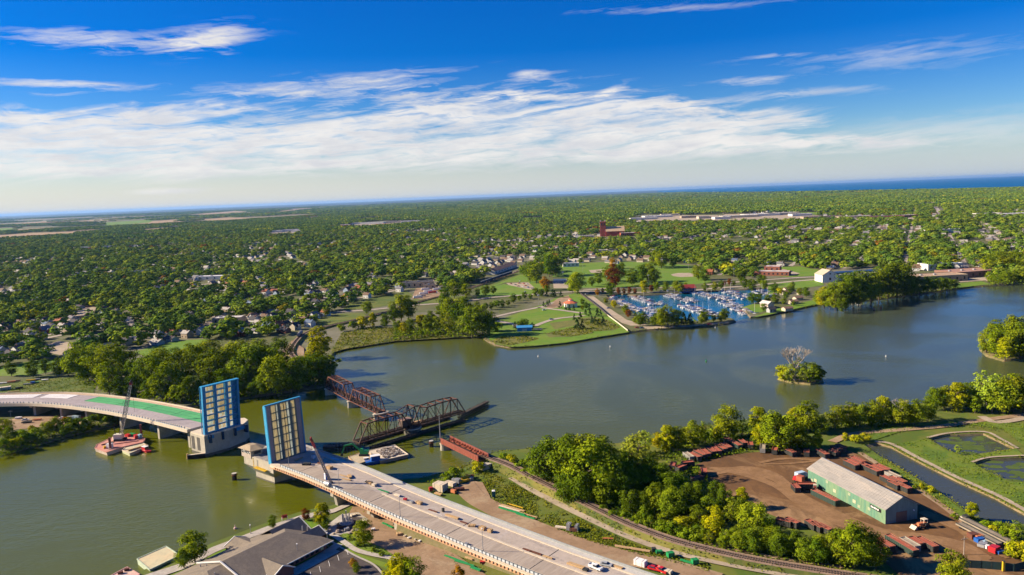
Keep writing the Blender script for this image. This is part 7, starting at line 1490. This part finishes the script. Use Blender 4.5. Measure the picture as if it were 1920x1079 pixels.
block('factory', 'second brown factory hall farther right by the loading lot', 'building', W(1822, 517), (88, 40, 8), angle_px((1778, 519), (1850, 514)), mat('brown_brick', (.26, .14, .10)), mat('red_gravel_roof', (.42, .24, .17), (.36, .2, .14), .1), 8)
block('shop_hall', 'white and blue low hall behind the factory', 'building', W(1762, 505), (56, 26, 9), .1, WW_, WM['pale blue'], 6)
block('school_building', 'low red brick school with white roof bands by the sandy lot', 'building', W(1448, 516), (52, 22, 6), -.5, BW_, PALE, 8)
block('school_building', 'smaller brick wing with a raised white roof at the school', 'building', W(1449, 510), (24, 18, 9), -.5, BW_, SHEETW, 3)
pv = block('pavilion', 'white octagonal park pavilion under an orange-red roof', 'pavilion', W(1070, 576), (13, 13, 4.5), .2, mat('bright_white_wall', (1, 1, 1)), PALE, 0, door=False)
ring = lambda r, z: [(r * math.cos(a), r * math.sin(a), z) for a in [i * math.pi / 4 + .39 for i in range(8)]]
MB().hexa(ring(9.6, 5.3), ring(3.2, 8.0)).build('roof', mat('orange_red_roof', (.62, .17, .08), (.55, .14, .07), .3), pv); MB().hexa(ring(2.6, 8.0), ring(2.6, 9.4)).build('lantern', WW_, pv); MB().hexa(ring(3.2, 9.4), ring(.3, 10.6)).build('lantern_roof', mat('orange_red_roof', (1, 1, 1)), pv)
bs = block('park_shed', 'bright blue long shed below the park lawn', 'shed', W(983.5, 621), (15, 6, 4.2), angle_px((971, 621), (996, 620)), mat('bright_blue_wall', (.03, .22, .52), (.025, .19, .46), .5), mat('bright_blue_roof', (.05, .30, .60), (.04, .25, .52), .5), 0, 'gable', 1.5, False)
MB().box(-2.5, 2.5, -3.1, -2.95, 0, 3).build('door', WM['pale blue'], bs)
mh = block('marina_clubhouse', 'dark blue marina clubhouse with a red gabled roof by the basin', 'building', W(1288, 548), (20, 13, 6), .2, mat('deep_blue_wall', (.02, .07, .22), (.02, .06, .18), .5), mat('brick_red_roof', (.38, .05, .04), (.32, .045, .04), .4), 5, 'gable', 4)
block('marina_store', 'pale pink gabled store on the marina peninsula', 'building', W(1438, 577), (14, 8, 5), 1.9, mat('pale_pink_wall', (.72, .58, .52)), mat('pale_grey_roof', (.6, .55, .5)), 2, 'gable', 2.5)
block('marina_store', 'small grey store by the river end of the marina peninsula', 'building', W(1446, 586), (8, 6, 4), .3, GW, RM['dark'], 2, 'gable', 2)
for i, (x, y) in enumerate(((1471, 552), (1476, 546), (1496, 563), (1487, 570), (1500, 552), (1476, 583))): block('picnic_shelter', f'small brown-roofed park shelter, {nth(i + 1)} from the marina, among lawn trees', 'shelter', W(x, y), (10, 7, 3.2), .3, CW, BRN, 0, 'gable', 1.6, False, 'shelters by the marina')
for i, (x, y, w, r) in enumerate(((795, 553, 'white', 'white'), (803, 549, 'white', 'red'), (790, 557, 'cream', 'white'), (812, 551, 'red', 'white'), (798, 545, 'white', 'white'), (784, 560, 'white', 'white'), (820, 545, 'white', 'white'), (830, 541, 'cream', 'white'))):
    truck(f'parked {w} box trailer truck, {nth(i + 1)} in the trailer lot', W(x, y) + Vector((0, 0, .4)), .25, SHEETW, {'white': SHEETW, 'cream': CREAM, 'red': RED}[w], 13)
ch = thing('church', 'red brick church with a square tower and tan nave roof above the trees', 'church', W(1146, 443), -.1)
REDB = mat('church_brick', (.40, .10, .06), (.34, .085, .05), .5)
MB().box(-34, -16, -9, 9, 0, 46).build('tower', REDB, ch); b = MB(); [b.box(x - 2, x + 2, y - 2, y + 2, 46, 50) for x in (-32, -18) for y in (-7, 7)]; b.build('pinnacles', CREAM, ch)
for x in (-29, -21): MB().box(x - 1.5, x + 1.5, -9.2, -8.9, 34, 42).build('window', PANE, ch)
b = MB(); gable(b, 56, 30, 16, 30); o = b.build('wall', REDB, ch); o.location = (12, 0, 0); b = MB(); gable_roof(b, 56, 30, 16, 30, 1); o = b.build('roof', mat('tan_tiles', (.50, .36, .22), (.44, .31, .19), .2), ch); o.location = (12, 0, 0)
block('church_school', 'red brick block with pale roof right of the church', 'building', W(1177, 443), (46, 26, 10), 0, REDB, PALE, 8)
mall = [(1205, 412, 130, 50, WW_, PALE), (1232, 408, 140, 60, WW_, SHEETW), (1255, 405, 90, 40, CW, PALE), (1290, 409, 70, 30, TW, PALE), (1320, 410, 60, 30, CW, DGREY), (1352, 411, 70, 40, WW_, PALE), (1385, 408, 160, 60, CW, PALE), (1425, 405, 160, 70, WW_, SHEETW), (1465, 403, 150, 60, CW, PALE), (1500, 405, 90, 40, WW_, PALE), (1455, 398, 110, 40, WW_, PALE), (1485, 396.5, 90, 36, WW_, PALE), (1540, 410, 150, 40, TW, BRN), (1600, 410, 120, 40, TW, PALE), (1660, 410, 120, 40, BW_, BRN), (1700, 408, 70, 34, BW_, PALE), (1905, 405, 110, 40, WW_, SHEETW), (1850, 405, 80, 36, WW_, PALE), (1500, 436, 60, 24, TW, PALE), (1765, 437, 90, 30, WW_, SHEETW), (1695, 460, 60, 26, CW, SHEETW), (1070, 449, 70, 30, WW_, PALE), (1095, 446, 60, 24, CW, PALE),
        (640, 425, 110, 50, BW_, SHEETW), (668, 421, 120, 50, WW_, PALE), (700, 420, 140, 46, WW_, SHEETW), (735, 418, 110, 40, CW, PALE), (770, 417, 110, 40, WW_, PALE), (690, 414, 90, 36, CW, PALE), (800, 404, 90, 30, WW_, SHEETW), (830, 402, 80, 30, WW_, PALE), (515, 436, 80, 40, WW_, SHEETW), (545, 434, 110, 46, WW_, PALE), (562, 435, 70, 40, WW_, SHEETW), (480, 399, 90, 34, CW, PALE), (145, 472, 130, 30, WW_, SHEETW), (180, 466, 110, 30, WW_, PALE), (220, 462, 120, 30, WW_, SHEETW), (60, 479, 90, 30, CW, SHEETW), (215, 434, 80, 26, WW_, PALE), (250, 432, 80, 26, WW_, PALE), (330, 426, 90, 26, CW, PALE), (1880, 470, 60, 26, CW, PALE), (1035, 487, 40, 20, CW, PALE), (1115, 475, 60, 20, CW, PALE), (30, 596, 34, 26, BW_, DGREY), (455, 578, 40, 20, GW, WM['pale blue']), (400, 524, 60, 20, WW_, SHEETW), (270, 513, 50, 20, WW_, SHEETW), (430, 605, 34, 18, TW, PALE), (1240, 490, 40, 18, BW_, WM['pale blue']), (1070, 500, 30, 14, WW_, PALE)]
wn_ = {id(WW_): 'white', id(CW): 'cream', id(TW): 'tan', id(BW_): 'red brick', id(GW): 'grey'}; cnt = {}
for x, y, L, D, w, r in sorted(mall, key=lambda q: q[0]):
    k = wn_[id(w)]; cnt[k] = cnt.get(k, 0) + 1
    block('commercial_block', f'{k} flat-roofed commercial block among the trees, {nth(cnt[k])} {k} one from the left', 'building', W(x, y), (L, D, 9 if y < 440 else 6.5), rnd.uniform(-.15, .15), w, r, 4 if y > 440 else 0, door=False, group='commercial blocks in the town')
# freight wagons on the town line, a tank wagon by the wood
hop = None
line = spline(P([(904, 534.5), (935, 523.5), (966, 513), (992, 503)]), .02); L_ = 0; nxt = 4; k = 0
for i in range(len(line) - 1):
    L_ += (line[i + 1] - line[i]).length
    if L_ >= nxt and k < 9:
        nxt += 17.0; k += 1; p = line[i] + Vector((0, 0, 1.4)); d = line[i + 1] - line[i]; lab = f'dark blue hopper wagon, {nth(k)} from the left in the parked train'
        if hop is None:
            hop = thing('freight_wagon', lab, 'railway wagon', p, math.atan2(d.y, d.x), 'wagons of the parked train'); MB().hexa([(-5.5, -1.3, 1.1), (5.5, -1.3, 1.1), (5.5, 1.3, 1.1), (-5.5, 1.3, 1.1)], [(-7.6, -1.5, 4.4), (7.6, -1.5, 4.4), (7.6, 1.5, 4.4), (-7.6, 1.5, 4.4)]).build('body', mat('wagon_blue', (.05, .08, .14), (.04, .06, .1), .4), hop); MB().box(-7, 7, -1.0, 1.0, 4.4, 4.7).build('hatch', mat('wagon_top', (.2, .22, .26)), hop)
            for x in (-5.5, 5.5): MB().box(x - 1.3, x + 1.3, -1.0, 1.0, .1, 1.0).build('bogie', CHAR, hop)
        else: dup(hop, p, math.atan2(d.y, d.x), lab)
tp = W(563, 634) + Vector((0, 0, 2.6)); tz = angle_px((553, 645), (572, 627))
tw = thing('tank_wagon', 'grey tank wagon standing on the track beside the wood', 'railway wagon', tp, tz); MB().cyl((-8.5, 0, 2.4), (8.5, 0, 2.4), 1.6, 1.6, 14).build('tank', mat('tank_grey', (.30, .29, .29), (.24, .23, .23), .4), tw); MB().box(-9, 9, -1.1, 1.1, .7, 1.1).build('frame', CHAR, tw); MB().cyl((0, 0, 4), (0, 0, 4.7), .8, .8, 10).build('dome', STEEL, tw)
for x in (-6, 6): MB().box(x - 1.4, x + 1.4, -1, 1, 0, .7).build('bogie', CHAR, tw)
pole('signal pole beside the track in the marsh', 738, 612, 11); pole('pole by the railway at the edge of the wood', 612, 640, 12)

# ------------------------------------------------------------------ ground cover nobody could count
def tufts(name, polys, sp, size, m, seed, h=.7, zoff=.0):
    C = []; rs = np.random.RandomState(seed)
    for px in polys:
        q = [(p.x, p.y) for p in P(px)]; x0, x1 = min(p[0] for p in q), max(p[0] for p in q); y0, y1 = min(p[1] for p in q), max(p[1] for p in q)
        n = int((x1 - x0) * (y1 - y0) / sp ** 2); g = np.column_stack([rs.uniform(x0, x1, n), rs.uniform(y0, y1, n)]); g = g[in_poly(g, q)]
        g = g[value_noise(g, 9.0, seed) * .6 + value_noise(g, 3.0, seed + 1) * .4 > rs.uniform(.2, .62, len(g))]
        C.append(np.column_stack([g, GZ + zoff + rs.uniform(.05, h, len(g))]))
    C = np.concatenate(C); N = np.tile([0, 0, .6], (len(C), 1)); T = np.clip(value_noise(C[:, :2], 6.0, seed + 2) * .8 + rs.normal(0, .15, len(C)), 0, 1)
    me = quads_mesh(name, C, N, np.full(len(C), size), T, m, .4, rs); o = bpy.data.objects.new(name, me); COL.objects.link(o); tag(o, kind='stuff'); o.color = (1, 1, 1, 1)
TALL = foliage('tall_grass', (.095, .135, .009), (.25, .245, .018), trans=.2)
SLOPE = [(905, 885), (935, 893), (985, 920), (1045, 950), (1105, 984), (1180, 1018), (1260, 1044), (1330, 1062), (1330, 1075), (1265, 1058), (1205, 1044), (1130, 1026), (1055, 1000), (985, 968), (930, 945), (912, 920), (900, 898)]
tufts('tall_grass', [SLOPE], .42, .34, TALL, 5, .7)
tufts('tall_grass', [[(1600, 800), (1700, 797), (1870, 790), (1935, 800), (1935, 850), (1880, 812), (1800, 800), (1720, 806), (1640, 826)], [(1672, 835), (1738, 824), (1780, 848), (1856, 850), (1906, 843), (1854, 859), (1822, 867), (1850, 885), (1890, 904), (1935, 908), (1935, 962), (1870, 930), (1796, 897), (1722, 860)], [(-60, 742), (60, 712), (150, 708), (180, 722), (176, 738), (100, 740)], [(640, 1003), (660, 1000), (676, 1012), (720, 1030), (742, 1046), (690, 1038)]], .95, .34, foliage('short_grass', (.085, .14, .008), (.17, .215, .014), trans=.15), 15, .25, .35)
tufts('undergrowth', [[(1120, 955), (1200, 972), (1290, 1000), (1330, 1020), (1420, 1040), (1560, 1066), (1400, 1045), (1300, 1030), (1220, 1005), (1150, 978)], [(1000, 880), (1060, 905), (1130, 950), (1180, 965), (1180, 940), (1060, 880)], [(1160, 850), (1300, 850), (1420, 845), (1300, 870), (1330, 900), (1400, 975), (1300, 990), (1180, 940)], [(1570, 1012), (1600, 1025), (1650, 1060), (1580, 1066), (1440, 1040), (1420, 1010)]], .62, .5, LEAF, 6, 1.9)
tufts('bank_scrub', [[(790, 905), (832, 895), (880, 878), (905, 870), (900, 890), (880, 898), (858, 915), (830, 912)], [(1230, 822), (1400, 796), (1600, 782), (1730, 764), (1735, 790), (1600, 803), (1450, 815), (1240, 850)], [(0, 858), (60, 840), (150, 814), (222, 796), (200, 790), (120, 804), (60, 812), (0, 830)]], .7, .5, LEAF, 8, 1.1)
tufts('understory', [[(1530, 575), (1545, 571), (1590, 568), (1640, 562), (1700, 555), (1760, 547), (1795, 541), (1790, 535), (1700, 545), (1600, 560), (1535, 566)], [(1855, 536), (1925, 533), (1925, 524), (1850, 526)], [(735, 640), (800, 635), (860, 633), (912, 634), (925, 625), (890, 606), (830, 600), (800, 612), (740, 622)], [(1186, 592), (1215, 603), (1250, 603), (1310, 606), (1310, 610), (1250, 612), (1200, 606)]], 1.3, 1.0, LEAF, 21, 6.5)
tufts('understory', [[(380, 765), (447, 748), (530, 735), (600, 726), (618, 719), (622, 700), (600, 690), (560, 705), (480, 715), (380, 735), (300, 745), (200, 742), (140, 715), (150, 700), (300, 715), (250, 760), (330, 762)]], 1.2, .9, LEAF, 22, 6.0)
tufts('understory', [[(1000, 905), (1060, 935), (1110, 950), (1180, 965), (1260, 980), (1310, 990), (1300, 945), (1240, 900), (1190, 880), (1050, 885)], [(1400, 840), (1500, 848), (1530, 838), (1500, 828), (1420, 825)], [(1230, 842), (1380, 825), (1380, 805), (1230, 828)], [(1490, 812), (1700, 800), (1730, 788), (1600, 792), (1490, 800)], [(1740, 772), (1850, 774), (1935, 775), (1935, 740), (1850, 742), (1745, 757)]], 1.0, .75, LEAF, 23, 4.5)
tufts('understory', [[(1840, 662), (1880, 674), (1930, 672), (1990, 655), (1900, 640), (1846, 650)], [(1462, 712), (1480, 716), (1520, 719), (1542, 716), (1538, 709), (1500, 707), (1466, 708)]], .9, .7, LEAF, 24, 4.0, -.6)
def edge_tufts(name, lines, per, wob, size, m, seed, lo, hi):
    rs = np.random.RandomState(seed); C = []
    for pts, up in lines:
        for a, b_ in zip(pts[:-1], pts[1:]):
            L = (b_ - a).length; n = int(L * per)
            if n < 1 or L > 500: continue
            t = rs.rand(n, 1); q = np.array(a[:2]) * (1 - t) + np.array(b_[:2]) * t + rs.normal(0, wob, (n, 2)); C.append(np.column_stack([q, up + rs.uniform(lo, hi, n)]))
    C = np.concatenate(C); C = C[value_noise(C[:, :2], 11.0, seed) > rs.uniform(.15, .6, len(C))]
    T = np.clip(value_noise(C[:, :2], 7.0, seed + 2) * .8 + rs.normal(0, .15, len(C)), 0, 1)
    o = bpy.data.objects.new(name, quads_mesh(name, C, np.tile([0, 0, .6], (len(C), 1)), np.full(len(C), size), T, m, .7, rs)); COL.objects.link(o); tag(o, kind='stuff'); o.color = (1, 1, 1, 1)
edge_tufts('bank_grass', [(P(SHORE_N[17:45], 0), .6), (P(SHORE_N[62:-2], 0), .6)], 2.2, 1.3, .75, TALL, 51, 0, 1.2)
edge_tufts('bank_grass', [(P(SHORE_S[12:-1], 0), .7)], 4, 1.2, .5, TALL, 52, 0, 1.2)
edge_tufts('pond_reeds', [(q + [q[0]], GZ - .2) for q in PW], 5, .8, .32, TALL, 53, 0, .9)
rs = np.random.RandomState(60); C = []
for c_, a_2, h_ in EMB:
    for _ in range(16):
        t = rs.rand(); p = c_ * (1 - t) + a_2 * t; C.append((p.x + rs.normal(0, 1.1), p.y + rs.normal(0, 1.1), GZ + (h_ - GZ) * t + rs.uniform(.05, .55)))
C = np.array(C); C = C[value_noise(C[:, :2], 8.0, 3) > rs.uniform(.1, .6, len(C))]
o = bpy.data.objects.new('embankment_grass', quads_mesh('embankment_grass', C, np.tile([0, 0, .6], (len(C), 1)), np.full(len(C), .36), np.clip(value_noise(C[:, :2], 6.0, 5) + rs.normal(0, .15, len(C)) - .1, 0, 1), TALL, .7, rs)); COL.objects.link(o); tag(o, kind='stuff'); o.color = (1, 1, 1, 1)
tufts('marsh_grass', [[(620, 662), (640, 625), (700, 612), (760, 618), (840, 626), (905, 631), (860, 633), (740, 640), (650, 654)], [(918, 640), (940, 632), (990, 630), (1012, 636), (985, 643), (955, 648)], [(1022, 626), (1080, 613), (1110, 616), (1112, 625), (1070, 632)], [(1085, 598), (1140, 600), (1163, 614), (1150, 620), (1115, 622)]], 1.3, .7, TALL, 9, 1.0)
tufts('garden_scrub', [[(640, 958), (700, 955), (790, 1010), (860, 1040), (940, 1085), (900, 1085), (800, 1030), (720, 985), (690, 965)], [(676, 1012), (720, 1030), (742, 1046), (720, 1045), (690, 1038), (668, 1024)]], .9, .3, TALL, 10, .4)
tufts('pond_scrub', [[(1604, 846), (1645, 856), (1684, 879), (1757, 923), (1820, 969), (1862, 984), (1850, 1000), (1818, 985), (1757, 945), (1680, 893), (1622, 858)], [(1860, 985), (1930, 990), (1930, 1030), (1890, 1010)]], .8, .34, TALL, 12, .5, .4)

for o in [o for o in COL.objects if o.parent is None and o.get('label') == 'x']:      # kinds that were never planted
    for c in list(o.children): bpy.data.objects.remove(c)
    bpy.data.objects.remove(o)
# ------------------------------------------------------------------ hazy air
if HAZE > 0:
    hz = MB().box(-76000, 76000, -1500, 119000, -3.0, 260.0).build('haze', bpy.data.materials.new('haze_air')); tag(hz, kind='stuff')
    m = hz.data.materials[0]; m.use_nodes = True; nt = m.node_tree; nt.nodes.remove(nt.nodes['Principled BSDF']); v = nt.nodes.new('ShaderNodeVolumePrincipled')
    v.inputs['Color'].default_value = (.28, .55, 1, 1); v.inputs['Density'].default_value = HAZE; v.inputs['Anisotropy'].default_value = 0.2
    nt.links.new(v.outputs[0], nt.nodes['Material Output'].inputs['Volume'])
